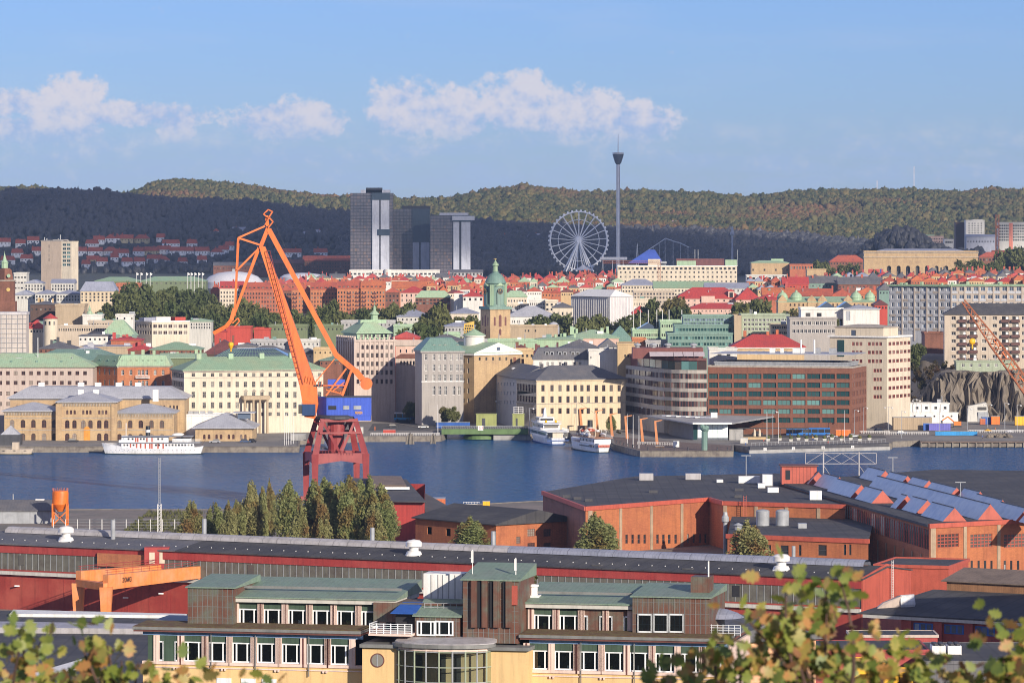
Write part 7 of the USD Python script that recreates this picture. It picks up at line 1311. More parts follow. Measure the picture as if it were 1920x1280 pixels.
tm = meshkit.text_mesh('WERSEN',.62,.04,True); v = np.asarray(tm.vertices); c = C(666.5,772.5); m_let = mat('lettering_orange',(.75,.40,.15),.03,.5,.5); MB().add(np.c_[(v[:,0]-v[:,0].min())*13.4*kc/np.ptp(v[:,0])+c[0],-3.5-v[:,2]*2,v[:,1]*1.2+c[2]-.35],np.asarray(tm.faces)).build('lettering',m_let,house)
a = C(560,757,-2); b_ = C(592,778,2); MB().box(a[0]+1.2,b_[0],-2.4,1.6,b_[2],a[2]).build('operator_cab',MATS['car_navy'],t); MB().box(a[0],a[0]+1.18,-2.2,1.4,b_[2]+.6,a[2]-.2).build('cab_glass',m_gl,t)
# boom: a deep tapering box
pts = [((571,781),(591,785),1.2),((566.5,748),(597,757),1.9),((562,722),(594,726),2.0),((540,640),(564,640),1.8),((511,540),(528,540),1.5),((486,462),(497,462),1.2)]; bm = MB()
for (l0,r0,d0),(l1,r1,d1) in zip(pts[:-1],pts[1:]): bm.hexa([C(*l0,-d0),C(*r0,-d0),C(*r0,d0),C(*l0,d0),C(*l1,-d1),C(*r1,-d1),C(*r1,d1),C(*l1,d1)])
bm.build('boom',m_co,t); cb_ = lambda p,q,w,h,nm,m=m_co,d0=0.0,d1=0.0: MB().bar(C(*p,d0),C(*q,d1),w,h,(0,1,0)).build(nm,m,t)
cb_((504,430),(633,670),1.5,(1.6,1.2),'back_tie'); cb_((489,462),(503,427),1.2,1.3,'boom_head')
for dy in (-1.3,1.3):
    cb_((497,424),(447,446),.55,.6,'jib_strut',d0=dy*.5,d1=dy); cb_((487,459),(447,446),.55,.6,'jib_strut',d0=dy*.5,d1=dy); cb_((447,446),(440,592),.6,.65,'jib_chord',d0=dy,d1=dy*.3); cb_((485,466),(445,506),.5,.5,'jib_brace',d0=dy*.7,d1=dy)
cb_((486,464),(438,592),(1.0,.8),(1.2,.9),'jib_chord'); nz_ = MB(); seg = [((440,578),1.6),((434,600),2.0),((424,612),1.5),((400,625),.5)]
for (p,w0),(q,w1) in zip(seg[:-1],seg[1:]): nz_.bar(C(*p),C(*q),1.2,(w0,w1),(0,1,0))
nz_.build('jib_nose',m_co,t); cg,cg2 = MB(),MB()
for (p,q) in (((494,402),(503,393)),((503,393),(511,397)),((511,397),(504,408)),((504,408),(494,402)),((497,422),(505,408)),((505,408),(512,416)),((512,416),(503,427)),((436,606),(446,596)),((446,596),(449,602)),((449,602),(440,612))):
    for dy in (-1.2,1.2): (cg2 if p[1] > 500 else cg).bar(C(*p,dy),C(*q,dy),.3,.3,(0,1,0))
for (p) in ((494,402),(503,393),(511,397),(504,408),(512,416),(446,596)): (cg2 if p[1] > 500 else cg).bar(C(*p,-1.2),C(*p,1.2),.25,.25)
cg.build('head_cage',m_co,t); cg2.build('nose_cage',m_co,t); cb_((500,404),(502,424),1.0,.9,'head_post')
cb_((629,664),(668,697),1.6,(1.2,3.0),'rocker_arm'); cb_((666,694),(684,716),1.8,(2.6,1.6),'rocker_arm'); MB().tube(C(687,719,-1.6),C(687,719,1.6),11.2*kc,28).build('counterweight',m_co,t)
for dy in (-1.2,1.2): cb_((628,672),(582,728),.3,.35,'tie_rod',d0=dy,d1=dy); cb_((660,692),(642,741),.7,.8,'tower_leg',d0=dy*1.4,d1=dy*1.8); cb_((650,690),(612,741),.5,.5,'tower_leg',d0=dy*1.4,d1=dy*1.8); cb_((606,722),(650,722),.4,.5,'tower_beam',d0=dy*1.6,d1=dy*1.6); cb_((612,730),(645,738),.4,.5,'tower_beam',d0=dy*1.6,d1=dy*1.6); cb_((622,734),(646,716),.35,.4,'tower_beam',d0=dy*1.6,d1=dy*1.6)
a,b_ = C(615,726),C(647,711); MB().box(a[0],b_[0],-1.5,1.5,a[2],b_[2]).build('winch_house',m_cb,t); a,b_ = C(588,724),C(650,721); MB().box(a[0],b_[0],-2,2,a[2],b_[2]).build('platform',m_dark,t)
ld = MB()
for k in range(24):
    f = k/24; p = C(500+f*62,470+f*250,-2.4); ld.bar(p,p+[1.2,0,0],.12,.12); 
ld.bar(C(500,470,-2.4),C(562,720,-2.4),.15,.15).bar(C(507,470,-2.4),C(569,720,-2.4),.15,.15); ld.build('ladder',m_cr,t); gt = MB()
for k in range(7): p = C(572+k*5,716+k*1.5,-2.3); gt.bar(p,p+[.4,0,2.0],.15,.15,(0,1,0))
gt.build('walkway_gate',m_co,t); rp = MB().tube(C(402,624),C(402,668),.06,4).tube(C(506,398),C(560,520),.05,4).tube(C(433,604),C(433,641),.05,4); rp.build('rope',m_dark,t)
h = C(433,641); MB().lathe([(.1,h[2]),(.75,h[2]-.2),(.85,h[2]-1.0),(.5,h[2]-1.8),(.2,h[2]-2.4),(.3,h[2]-2.9),(.05,h[2]-3.1)],10,(h[0],0,0)).build('hook_block',m_yel,t)
# the second crane, whose boom enters from the right
DB = 1240.0; kb = DB/F; t = thing('harbour_crane','rust orange lattice crane boom entering from the right edge','crane',(X(2030,DB),DB,2.5)); q = lambda px,py: np.array([X(px,DB)-X(2030,DB),0,Z(py,DB)-2.5])
lattice(MB(),q(1806,564),q(1862,640),1.0,9,.2,(0,1,0),2.6).build('boom_tip',m_cro,t); lattice(MB(),q(1862,640),q(2026,866),2.7,24,.26,(0,1,0),1.5).build('boom',m_cro,t); pl = MB(); [pl.bar(q(1862+k*16,640+k*22)+[0,-1.4,.4],q(1862+k*16+9,640+k*22+12)+[0,-1.4,.4],.25,.9,(0,1,0)) for k in range(8)]; pl.build('boom_plate',m_co,t)
c_ = q(1812,572); MB().tube(c_,[c_[0],0,q(0,622)[2]],.05,4).tube(c_+[1.2,0,0],q(1823,632),.05,4).build('rope',m_dark,t); c_ = q(1823,632); MB().add(*lumpy(c_-[0,0,1.2],(.95,.6,.95),2,.05,1,3)).tube(c_-[0,0,2],c_-[0,0,3.4],.25,6).build('hook_block',m_yel,t); MB().tube((0,0,0),(0,0,20),2.2,12,1.6).build('pedestal',m_cro,t); MB().box(-3,5,-2.5,2.5,17.5,23).build('machine_house',m_cro,t)

# ------------------------------------------------------------------ our own shore: yard, poplars, brick halls
m_hred = mat('sheet_red',(.30,.035,.03),.10,.2,.65,col2=(.36,.06,.05),seams=(.35,'x',.22)); m_hredp = mat('wall_red_painted',(.28,.035,.025),.12,.12,.7,col2=(.36,.075,.05)); m_strip = mat('translucent_strip',(.13,.125,.10),.16,.4,.6,col2=(.09,.075,.06)); m_ridge = mat('ridge_glazing',(.38,.36,.36),.08,.3,.5,col2=(.30,.28,.27)); m_bor = mat('brick_industrial',(.38,.128,.05),.13,.15,.9,col2=(.29,.09,.042),brick=.25); m_pilc = mat('concrete_pilaster',(.36,.26,.17),.12,.4,.85); m_bluem = mat('sheet_blue_grey',(.33,.36,.38),.14,.3,.35,col2=(.24,.28,.33),seams=(1.0,'y',.3)); m_redtri = mat('sheet_vermilion',(.42,.085,.05),.08,.3,.6); m_brownr = mat('roof_brown_sheet',(.19,.14,.105),.14,.3,.8,seams=(.8,'x',.2)); m_felt2 = mat('roof_felt_new',(.038,.037,.042),.16,.12,.85,col2=(.07,.066,.064),seams=(3.2,'x',.3))
town('long grey shed with dark sloping roof at the left end of our shore',-70,98,958,1226,m_steel,'gable',m_slate,17,base=2.5,depth=14,name='shed')
t = thing('silo','orange steel silo on crossed legs beside the grey shed','silo',(X(113,1218),1218,2.5)); MB().lathe([(.8,4.0),(2.3,6.0),(2.35,6.1),(2.35,9.4),(2.1,9.9),(.1,10.1)],18).build('tank',m_orange,t,smooth=40)
for x in (-2,2):
    for y in (-2,2): MB().bar((x,y,0),(x,y,6.4),.4,.4,(0,1,0)).build('leg',m_orange,t)
mb = MB(); [mb.bar((-2*s,y,.3),(2*s,y,4.3),.22,.22,(0,1,0)) for s in (-1,1) for y in (-2,2)]; [mb.bar((x,-2*s,.3),(x,2*s,4.3),.22,.22,(1,0,0)) for s in (-1,1) for x in (-2,2)]; mb.build('cross_brace',m_orange,t); mb = MB(); [mb.tube((2.2*math.cos(a),2.2*math.sin(a),9.6),(2.2*math.cos(a),2.2*math.sin(a),10.7),.05,4) for a in np.arange(12)*.524]; mb.build('top_railing',m_orange,t)
t = thing('lattice_mast','tall thin lattice mast with white lower part at our shore','mast',(X(299,1160),1160,2.5)); lattice(MB(),(0,0,0),(0,0,10),.9,10,.1,(0,1,0)).build('lower_mast',m_trim,t); lattice(MB(),(0,0,10),(0,0,Z(858,1160)-2.5),.4,18,.06,(0,1,0)).build('upper_mast',m_steel,t)
t = thing('fence','wire fence with pale posts along the quay yard','fence',(X(100,1195),1195,2.5)); W = X(345,1195)-X(100,1195); [MB().tube((q,0,0),(q,0,3.4),.1,5).build('post',m_trim,t) for q in np.arange(0,W,3.4)]; mb = MB(); [mb.tube((0,0,z),(W,0,z),.03,3) for z in (.8,1.7,2.6,3.3)]; mb.build('wire',m_steel,t)
crate('container','green tilted skip on the yard right of the orange silo','skip',182,1150,5,2.6,2.4,mat('paint_teal',(.03,.20,.14),.1,.4,.6),2.5,.5)
m_wild = leafmat('wild_grass',[(.10,.10,.03),(.14,.12,.04),(.08,.09,.03),(.17,.14,.05)],.2); r = np.random.default_rng(5); p = np.c_[r.uniform(X(232,1190),X(350,1190),5000),r.uniform(1130,1270,5000),r.uniform(2.5,3.2,5000)]; p = p[meshkit.fbm(np.c_[p[:,:2]/9,p[:,0]*0],3,4) > .47]; s = r.uniform(.2,.6,(len(p),1)); u_ = r.normal(size=(len(p),3)); tag(MB().add(np.stack([p-u_*s*.4,p+u_*s*.4,p+[0,0,.9]*s*1.6+u_*s*.1],1).reshape(-1,3),np.arange(len(p)*3).reshape(-1,3)).build('grass',m_wild),'yellow green wild grass and weeds on the quay yard','grass',kind='stuff')
for k,(px,top,w,D) in enumerate(((358,935,44,1085),(404,937,38,1092),(430,938,34,1080),(446,930,30,1095),(468,898,44,1098),(492,906,24,1110),(507,897,22,1118),(541,890,46,1088),(561,940,32,1072),(588,892,44,1108),(604,930,30,1074),(612,886,46,1118),(634,900,46,1092),(655,884,48,1106),(650,905,40,1084),(676,890,50,1116),(690,886,52,1094),(714,900,46,1100),(700,942,40,1076),(722,930,40,1086))):
    tree(f'poplar_{k % 4}',px,2.5,D,Z(top,D)-2.5,w*D/F*1.3,f'{ORD[k]} tall poplar from the left in the row below the crane',name='poplar')
for px,top,w,D,lab in ((883,968,56,1058,'short dense poplar left of the small brick house'),(1120,960,60,1040,'dense poplar against the orange brick hall'),(1404,974,60,990,'dense poplar before the low brick wing with tanks'),(1713,1054,14,935,'small poplar between the flag and the red end wall')): tree('poplar_2',px,2.5,D,Z(top,D)-2.5,w*D/F*1.45,lab,name='poplar')
# red warehouse behind the poplars
t = thing('red_warehouse','bright red warehouse with dark roof behind the poplars','warehouse',(0,0,2.5)); q = lambda px,D: (X(px,D),D); h0 = Z(941,1160)-2.5
MB().ring([q(640,1166),q(796,1160),q(797,1215),q(655,1225)],0,[h0,h0,h0+1.5,h0+1.5],False).build('wall',m_crim,t); MB().ring([q(636,1164),q(799,1158),q(762,1232),q(650,1240)],[h0+.01,h0+.01,h0+1.51,h0+1.51],[h0+.3,h0+.3,h0+1.8,h0+1.8],True,True).build('roof',m_felt,t); MB().ring([q(690,1202),q(762,1198),q(752,1230),q(690,1232)],h0+.8,[h0+2.3,h0+2.2,h0+2.9,h0+2.9]).build('roof_monitor',m_brownr,t); MB().box(X(722,1195),X(768,1195),1193.5,1194.5,h0+1.3,h0+2.0).build('broken_glazing',m_trim,t)
t = thing('open_shed','open sided shed with dark roof right of the red warehouse','shed',(0,0,2.5)); MB().ring([q(797,1162),q(862,1150),q(858,1180),q(795,1205)],[7.4,5.4,6.4,10],[7.7,5.7,6.7,10.3],True,True).build('roof',m_felt,t); [MB().box(X(px,D)-.2,X(px,D)+.2,D,D+.4,0,5.3).build('post',m_hred,t) for px,D in ((802,1160),(822,1158),(842,1155),(858,1152))]; MB().box(X(800,1190),X(858,1190),1188,1189,0,5).build('back_wall',m_hredp,t); crate('container','plain orange box building beside the open shed','container',812,1218,7,6,7.8,m_tileo,2.5)
def rails_(label,px,D,w): t = thing('barrier',label,'barrier',(X(px,D),D,2.5)); mb = MB(); [mb.box(-w/2,w/2,0,.1,z,z+.1) for z in (.5,1.1)]; [mb.box(x,x+.1,0,.1,0,1.1) for x in np.linspace(-w/2,w/2,7)]; mb.build('rails',m_trim,t)
rails_('pale railing on the quay edge behind the brick house',884,1302,5); crate('forklift_box','small yellow machine box on the quay edge','machine',912,1300,2.2,1.5,1.5,m_yel,2.5)
# small brick house
b = Bld('brick_workshop','low orange brick workshop with dark gabled roof and grid windows','workshop',930,1082,1122,1140,base=2.5); H = b.z(984,935); fr = b.grid([998],[996,1026],14,14)+b.grid([1012],[972],8,13)+b.grid([1022],[996,1026],14,10); lf = [(5,3,7,5,False),(13,3,15,5,False)]
b.walls(34,H,m_bor,fr,lf); b.windows(fr,m_frame_r,m_glr,.2,(3,2)); b.hip(34,H,3.2,m_felt2,.8,gable=True,axis='y'); MB().add([(0,-.003,H),(b.W,-.003,H),(b.W/2,-.003,H+3)],[[0,1,2]]).build('gable_wall',m_bor,b.t)
# big brick hall with pilasters
t = thing('brick_hall','large orange brick hall with flat dark roof and pale pilasters','factory hall',(0,0,2.5)); hz_ = 12.2; c0,c1,c2,c3 = q(1098,1110),q(1330,1147),q(1356,1132),q(1585,1118); cb2,cb1 = q(1500,1262),q(1190,1245); cl = q(1018,1174)
def brickface(t,a,b_,h,rows,m,pil=(),w_=1.0,hw_=2.2,frame=None,pane=None,mull=(0,1),rec=.25):
    """A wall from plan point a to b (z up from the thing's ground) with openings given as (photo column, centre row, width px, height px)."""
    a,b_ = np.array(a),np.array(b_); L = np.linalg.norm(b_-a); e = (b_-a)/L; n_ = np.array([-e[1],e[0]]); wins = []
    for px,py,w,hh in rows:
        s_ = (px-CX)/F; u = (s_*a[1]-a[0])/(e[0]-s_*e[1]); D = a[1]+u*e[1]; z = Z(py,D)-2.5; k = F/D; ww = w/k/abs(e[0]-s_*e[1]); wins.append((u-ww/2,z-hh/k/2,u+ww/2,z+hh/k/2))
    wins = [w for w in wins if w[0] > .1 and w[2] < L-.1]; v,f = earcut_holes([(0,0),(L,0),(L,h),(0,h)],[win_outline(w) for w in wins]); T = lambda u,z,d=0.0: (*(a+e*u+n_*d),z); mb = MB().add([T(x,y) for x,y in v],f)
    for w in wins:
        o = win_outline(w)
        for i in range(4): j = (i+1) % 4; mb.quad(T(*o[i]),T(*o[i],rec),T(*o[j],rec),T(*o[j]))
    mb.build('wall',m,t)
    for w in wins:
        fm = MB(); bx = lambda u0,u1,z0,z1: fm.hexa([T(u0,z0,rec-.1),T(u1,z0,rec-.1),T(u1,z0,rec-.01),T(u0,z0,rec-.01),T(u0,z1,rec-.1),T(u1,z1,rec-.1),T(u1,z1,rec-.01),T(u0,z1,rec-.01)]); g = .09
        for k in range(mull[0]+2): x = w[0]+(w[2]-w[0])*k/(mull[0]+1); bx(x-g,x+g,w[1],w[3])
        for k in range(mull[1]+2): z = w[1]+(w[3]-w[1])*k/(mull[1]+1); bx(w[0],w[2],z-g,z+g)
        fo = fm.build('window',frame or m_frame_r,t); MB().quad(T(w[0],w[1],rec),T(w[2],w[1],rec),T(w[2],w[3],rec),T(w[0],w[3],rec)).build('pane',pane or m_gl,fo)
    for px,w in pil: s_ = (px-CX)/F; u = (s_*a[1]-a[0])/(e[0]-s_*e[1]); MB().hexa([T(x,z,d) for z in (0,h-.35) for x,d in ((u-w/2,-.22),(u+w/2,-.22),(u+w/2,-.004),(u-w/2,-.004))]).build('pilaster',m_pilc,t)
    mb = MB().hexa([T(x,z,d) for z in (h-.6,h+.5) for x,d in ((-.3,-.4),(L+.3,-.4),(L+.3,.3),(-.3,.3))]); mb.build('fascia',m_redtri,t)
sw = lambda xs,y,w=5,h=17: [(x,y,w,h) for x in xs]
brickface(t,c0,c1,hz_,sw([1152,1175,1186.5,1198,1209,1233,1244,1255,1267],1010)+sw([1290,1301,1313,1323],1009,4),m_bor,[(1106,1.6),(1163,1.0),(1221,1.0),(1278,1.0)]); brickface(t,c1,c2,hz_,[],m_bor); brickface(t,c2,c3,hz_,[],m_bor,[(1360,1.0),(1418,.9),(1475,.9),(1535,.9)]); brickface(t,cl,c0,hz_,[],m_brickd,[])
MB().ring([c0,c1,c2,c3,q(1600,1240),cb2,cb1,cl],hz_-.3,hz_+.2).build('roof',m_felt2,t)
for k,(px,D,w) in enumerate(((1062,1150,2),(1083,1142,2),(1104,1134,2),(1225,1170,2.4),(1386,1178,2.4),(1384,1150,2))): MB().box(X(px,D)-w/2,X(px,D)+w/2,D,D+1.6,hz_+.2,hz_+.9).build('roof_hatch',m_felt,t)
for px,D,w,h in ((1212,1225,4,2.2),(1300,1228,4.4,2.0),(1405,1212,6,2.2),(1440,1200,3,3.4),(1428,1190,2,1.5),(1350,1215,1.8,1),(1450,1170,3,1.6),(1530,1140,3.2,2.6)): MB().box(X(px,D)-w/2,X(px,D)+w/2,D,D+2.6,hz_+.25,hz_+h).build('roof_unit',m_trim if px > 1340 else m_ridge,t)
mb = MB(); [mb.tube((X(px,D),D-.3,2),(X(px,D),D-.3,hz_+2.2),.07,4) for px,D in ((1394,1128),(1399,1128))]; [mb.box(X(1394,1128),X(1399,1128),1127.66,1127.74,z,z+.08) for z in np.arange(3,hz_+2,.5)]; mb.build('ladder',m_redtri,t); MB().lathe([(.55,0),(.55,8.6),(.95,9),(.95,10),(.6,10.6),(.5,11.4)],12,(X(1360,1108),1108,0)).build('flue_pipe',m_steel,t)
# low wing before it
t = thing('brick_wing','low brick wing with two grey tanks on its roof','factory hall',(0,0,2.5)); a,b_ = q(1364,1062),q(1628,1045); h1 = Z(1004,1062)-2.5
brickface(t,a,b_,h1,sw([1443,1500],1031,5,20)+[(1471,1033,15,22),(1542,1031,16,20)]+sw([1584,1594],1030,4.5,20),m_bor,[],frame=m_dark); MB().ring([a,b_,q(1640,1120),q(1372,1128)],h1-.3,h1+.2).build('roof',m_felt2,t); [MB().lathe([(1.7,h1+.2),(1.75,h1+3.9),(1.4,h1+4.2),(.1,h1+4.4)],14,(X(px,1095),1095,0)).build('tank',m_steel,t,smooth=40) for px in (1430,1467)]; MB().lathe([(.9,h1),(.9,h1+1),(1.3,h1+1.4),(.1,h1+2)],10,(X(1384,1080),1080,0)).build('roof_vent',m_steel,t); MB().box(X(1497,1085),X(1513,1085),1085,1088,h1+.2,h1+1.4).build('roof_hatch',m_steel,t); MB().lathe([(.45,0),(.45,8.5),(.3,8.6)],10,(X(1488,1030),1030,0)).build('flue_pipe',m_steel,t)
# sawtooth hall on the right
t = thing('sawtooth_hall','brick hall with rows of blue metal roof lights with red gable ends','factory hall',(0,0,2.5)); hs_ = 13.0; e0,e1,e2 = q(1743,1036),q(1945,1056),q(1462,1204)
brickface(t,e0,e1,hs_,[(1778,1013,40,25),(1840,1013,41,25),(1903,1013,41,25)],m_bor,[(1749,1.6),(1809,1.0),(1872,1.0)],frame=m_redtri,pane=m_glr,mull=(5,3))
for px in (1760,1772,1784,1797,1822,1835,1847,1859,1884,1896,1909): a,e = np.array(e0),(np.array(e1)-np.array(e0))/np.linalg.norm(np.array(e1)-np.array(e0)); s_ = (px-CX)/F; u = (s_*a[1]-a[0])/(e[0]-s_*e[1]); p0,p1 = a+e*(u-.35),a+e*(u+.35); z = Z(1059,p0[1])-2.5; MB().quad((*(p0+[0,-.03]),z-1.1),(*(p1+[0,-.03]),z-1.1),(*(p1+[0,-.03]),z+1.1),(*(p0+[0,-.03]),z+1.1)).build('slit_window',m_gl,t)
a,b_ = np.array(e2),np.array(e0); L = np.linalg.norm(b_-a); e = (b_-a)/L; n_ = np.array([-e[1],e[0]]); T = lambda u,z,d=0.0: (*(a+e*u+n_*d),z); MB().quad(T(0,0),T(L,0),T(L,hs_),T(0,hs_)).build('side_wall',m_bor,t)
for u in np.arange(70,L-3,5.0): f = MB(); [f.hexa([T(x,z,d) for z in (7.2,12) for x,d in ((xx0-.12,-.12),(xx0+.12,-.12),(xx0+.12,-.01),(xx0-.12,-.01))]) for xx0 in (u,u+2.2,u+4.3)]; o = f.build('side_window',m_redtri,t); MB().quad(T(u,7.2,-.03),T(u+4.3,7.2,-.03),T(u+4.3,12,-.03),T(u,12,-.03)).build('pane',m_glr,o)
for u in np.arange(90,L-3,9.0): MB().hexa([T(x,z,d) for z in (0,5.6) for x,d in ((u,-.25),(u+.6,-.25),(u+.6,-.003),(u,-.003))]).build('side_pilaster',m_pilc,t)
MB().ring([tuple(a+n_*-.5),tuple(b_+n_*-.5),e1,(e1[0]+60,e1[1]+190),tuple(a+[50,60])],hs_-.3,hs_+.3).build('roof',m_felt2,t)
ff = np.array(e1)-np.array(e0); ff /= np.linalg.norm(ff)
def rooflight(p,l,w,h,nm='roof_light'):
    """A gabled light along the hall: blue sheets on the slopes, red boards at its ends. p = centre of its near end."""
    p = np.array(p); d = -e; s = np.array([-d[1],d[0]])*-1.0; A = lambda u,v,z: (*(p+d*u+s*v),z); z0 = hs_+.32; o = MB().quad(A(0,-w/2,z0),A(l,-w/2,z0),A(l,0,z0+h),A(0,0,z0+h)).quad(A(0,w/2,z0),A(l,w/2,z0),A(l,0,z0+h),A(0,0,z0+h)).build(nm,m_bluem,t); MB().add([A(-.02,-w/2,z0),A(-.02,w/2,z0),A(-.02,0,z0+h)],[[0,1,2]]).build('gable_end',m_redtri,o); MB().add([A(l,-w/2,z0),A(l,w/2,z0),A(l,0,z0+h)],[[0,2,1]]).build('gable_end',m_redtri,o); MB().bar(A(0,0,z0+h+.05),A(l,0,z0+h+.05),.3,.15).build('ridge_cap',m_dark,o)
D_at = lambda py: (CH-2.5-hs_-.3)*F/(py-YH)
for k,(px,py) in enumerate(((1535,907),(1574,917),(1615,932),(1655,943),(1701,953),(1739,962),(1790,977))): D = D_at(py); rooflight((X(px,D),D),(19,19,28,19,6,15,22)[k],6.0,3.3)
D = D_at(974); rooflight((X(1857,D),D),118,6.4,3.8)
for k,(px,py) in enumerate(((1660,903),(1702,913),(1742,922),(1794,936),(1838,944),(1880,960),(1925,976),(1960,985))): D = D_at(py); rooflight((X(px,D),D),(20,20,18,26,16,25,24,14)[k],5.6,3.1)
t = thing('roof_hut','red boarded lift hut with one window on the hall roof','hut',(X(1466,1196),1196,15.6)); MB().box(0,9.8,0,7,0,5.0).build('wall',m_redtri,t); MB().box(-.4,10.2,-.5,7.4,5.003,5.3).build('roof',m_frame_r,t); MB().box(1.0,2.3,-.06,-.01,1.3,4.0).build('window',m_gl,t); [MB().box(x,x+.06,-.05,-.003,.1,4.9).build('board_joint',m_frame_r,t) for x in np.arange(3,9.8,1)]
t = thing('sign_frame','empty white steel sign frame standing behind the hut','frame',(X(1510,1245),1245,14)); k = 1245/F; f = MB(); zz = lambda py: Z(py,1245)-14; xx = lambda px: (px-1510)*k
for py in (849,869): f.box(0,xx(1643),-.1,.1,zz(py)-.08,zz(py)+.08)
for px in (1510,1643): f.box(xx(px)-.08,xx(px)+.08,-.1,.1,zz(869),zz(849))
for px in (1544,1611): f.box(xx(px)-.17,xx(px)+.17,-.17,.17,0,zz(847)); f.bar((xx(px),0,zz(872)),(xx(px)+xx(1530),3,zz(900)),.14,.14,(0,1,0))
for a_,b2 in (((1511,869),(1543,849)),((1545,849),(1578,869)),((1578,869),(1610,849)),((1612,849),(1642,869)),((1545,869),(1578,849)),((1578,849),(1610,869))): f.bar((xx(a_[0]),0,zz(a_[1])),(xx(b2[0]),0,zz(b2[1])),.1,.1,(0,1,0))
f.build('truss',m_ridge,t)
for px,D,lab in ((1801,1110,'T shaped lamp mast behind the blue roof lights'),(1674,1225,'thin mast behind the red hut'),(1399,1235,'thin lamp mast behind the roof units')): t = thing('lamp_mast',lab,'mast',(X(px,D),D,15.5)); MB().tube((0,0,0),(0,0,6),.12,5).bar((-1.4,0,6),(1.4,0,6),.3,.2).build('pole',m_steel,t)
for px,D,lab in ((1815,985,'white banner flag drooping before the brick front'),(1884,985,'narrow white banner flag at the right of the brick front')): t = thing('banner',lab,'flag',(X(px,D),D,2.5)); z = Z(1058,D)-2.5; MB().tube((0,0,0),(0,0,z),.08,5).build('pole',m_trim,t); w = 5 if px < 1850 else 1; MB().add([(0,0,z),(-.3,.2,z-2.6),(-w,.6,z-3.4),(0,0,z-3.2)],[[0,1,3],[1,2,3]]).build('cloth',m_trim,t)

# the long red hall
b = Bld('long_hall','very long red metal hall with dark roof and a glazed band','factory hall',-70,1615,962,863,base=2.5); H = b.z(1020,0); zb = lambda py,px=0: b.z(py,px); W = b.W; D_ = 26
z1,z2,z3 = zb(1035),zb(1066),zb(1071); MB().box(0,W,0,D_,0,z3).build('wall',m_hredp,b.t); MB().box(0,W,.15,D_-.1,z3+.002,z2-.002).build('ledge_wall',m_hredp,b.t); MB().box(-.1,W,-.9,-.005,z3-.5,z3+.25).build('crane_rail_beam',m_pale,b.t); MB().box(0,W+.05,-.12,D_,z1+.002,H).build('red_band',m_hred,b.t); MB().box(0,W,.1,D_,z2,z1).build('glazed_band',m_strip,b.t)
for k,u in enumerate(np.arange(.8,W,1.62)):
    if k < 130: MB().box(u-.05,u+.05,.02,.098,z2,z1).build('glazing_post',m_steel,b.t)
for px in (40,470,905,1380): MB().box(b.u(px)-.8,b.u(px)+.8,.0,.095,z2+1.0,z1-.4).build('casement',m_gl,b.t)
zr = H+1.9; us = b.u(905)
for (ua,ub,m) in ((-.6,b.u(330),m_slate),(b.u(330)+.01,W+.6,m_felt2)): MB().hexa([(ua,-.6,H+.003),(ub,-.6,H+.003),(ub,13,zr-.3),(ua,13,zr-.3),(ua,-.6,H+.25),(ub,-.6,H+.25),(ub,13,zr),(ua,13,zr)]).hexa([(ua,13.001,zr-.3),(ub,13.001,zr-.3),(ub,D_+.6,H),(ua,D_+.6,H),(ua,13.001,zr),(ub,13.001,zr),(ub,D_+.6,H+.25),(ua,D_+.6,H+.25)]).build('roof',m,b.t)
sg = np.linspace(4,W-4,60)
for k,(ua,ub) in enumerate(zip(sg[:-1],sg[1:])): v = [(ub-.06 if i else ua,13+2.1*math.cos(th),zr+1.3*math.sin(th)-.15) for th in np.linspace(math.pi,0,6) for i in (0,1)]; MB().add(v,[[2*j,2*j+1,2*j+3,2*j+2] for j in range(5)]).build('ridge_glazing',m_ridge if k < 36 else m_lav,b.t)
hk = [MB().bar((u,3.8,H+.6),(u,3.8,H+.95),.12,.22,(0,1,0)).build('roof_hook',m_trim,b.t) for u in np.arange(2,W,3.05)]
for px in (124,776,1465): u = b.u(px,5.5); MB().lathe([(1.9,0),(1.5,.9),(1.0,1.1),(1.0,1.9),(1.75,2.0),(1.75,2.9),(1.3,3.3),(.05,3.5)],16,(u,5.5,H+.75)).build('roof_vent',m_trim,b.t,smooth=40)
for px,h in ((212,4.6),(383,5),(698,4.4),(925,4.6)): MB().lathe([(.5,0),(.5,h),(.35,h+.1)],10,(b.u(px,9 if px == 212 else 17),9 if px == 212 else 17,H+1)).build('flue_pipe',m_steel,b.t)
for px in (300,1120,1290): MB().box(b.u(px,2)-1.1,b.u(px,2)+1.1,1.5,2.6,H+.4,H+.8).build('roof_hatch',m_felt,b.t)
MB().box(W+.01,W+.35,-.1,D_+.2,0,H+.2).build('end_wall',m_redtri,b.t); MB().hexa([(W+.012,-.1,H+.2),(W+.34,-.1,H+.2),(W+.34,D_,H+.2),(W+.012,D_,H+.2),(W+.012,-.1,H+.45),(W+.34,-.1,H+.45),(W+.34,13,zr+.5),(W+.012,13,zr+.5)]).build('end_gable',m_redtri,b.t); ec = MB(); [ec.tube((W+1,y,6),(W+1,y,H+3),.06,4) for y in (14,15)]; [ec.box(W+.96,W+1.04,14,15,z,z+.07) for z in np.arange(6,H+3,.5)]; ec.build('ladder',m_trim,b.t)
for px,py in ((36,1098),(306,1112),(240,1120)): u,z = b.u(px),b.z(py,px); MB().bar((u,-.02,z),(u-.5,-1.2,z+.1),.25,.3).build('wall_lamp',m_trim,b.t)
for px in (120,160,205,240,280,320): MB().box(b.u(px)-.04,b.u(px)+.04,-.05,-.003,0,z3-.6).build('sheet_joint',m_hred,b.t)
b2 = Bld('red_extension','red flat building right of the long hall end wall','factory hall',1640,1778,905,900,base=2.5); H2 = b2.z(1064); b2.walls(20,H2,m_redtri); b2.flat(20,H2,m_felt2,.3,m_redtri)
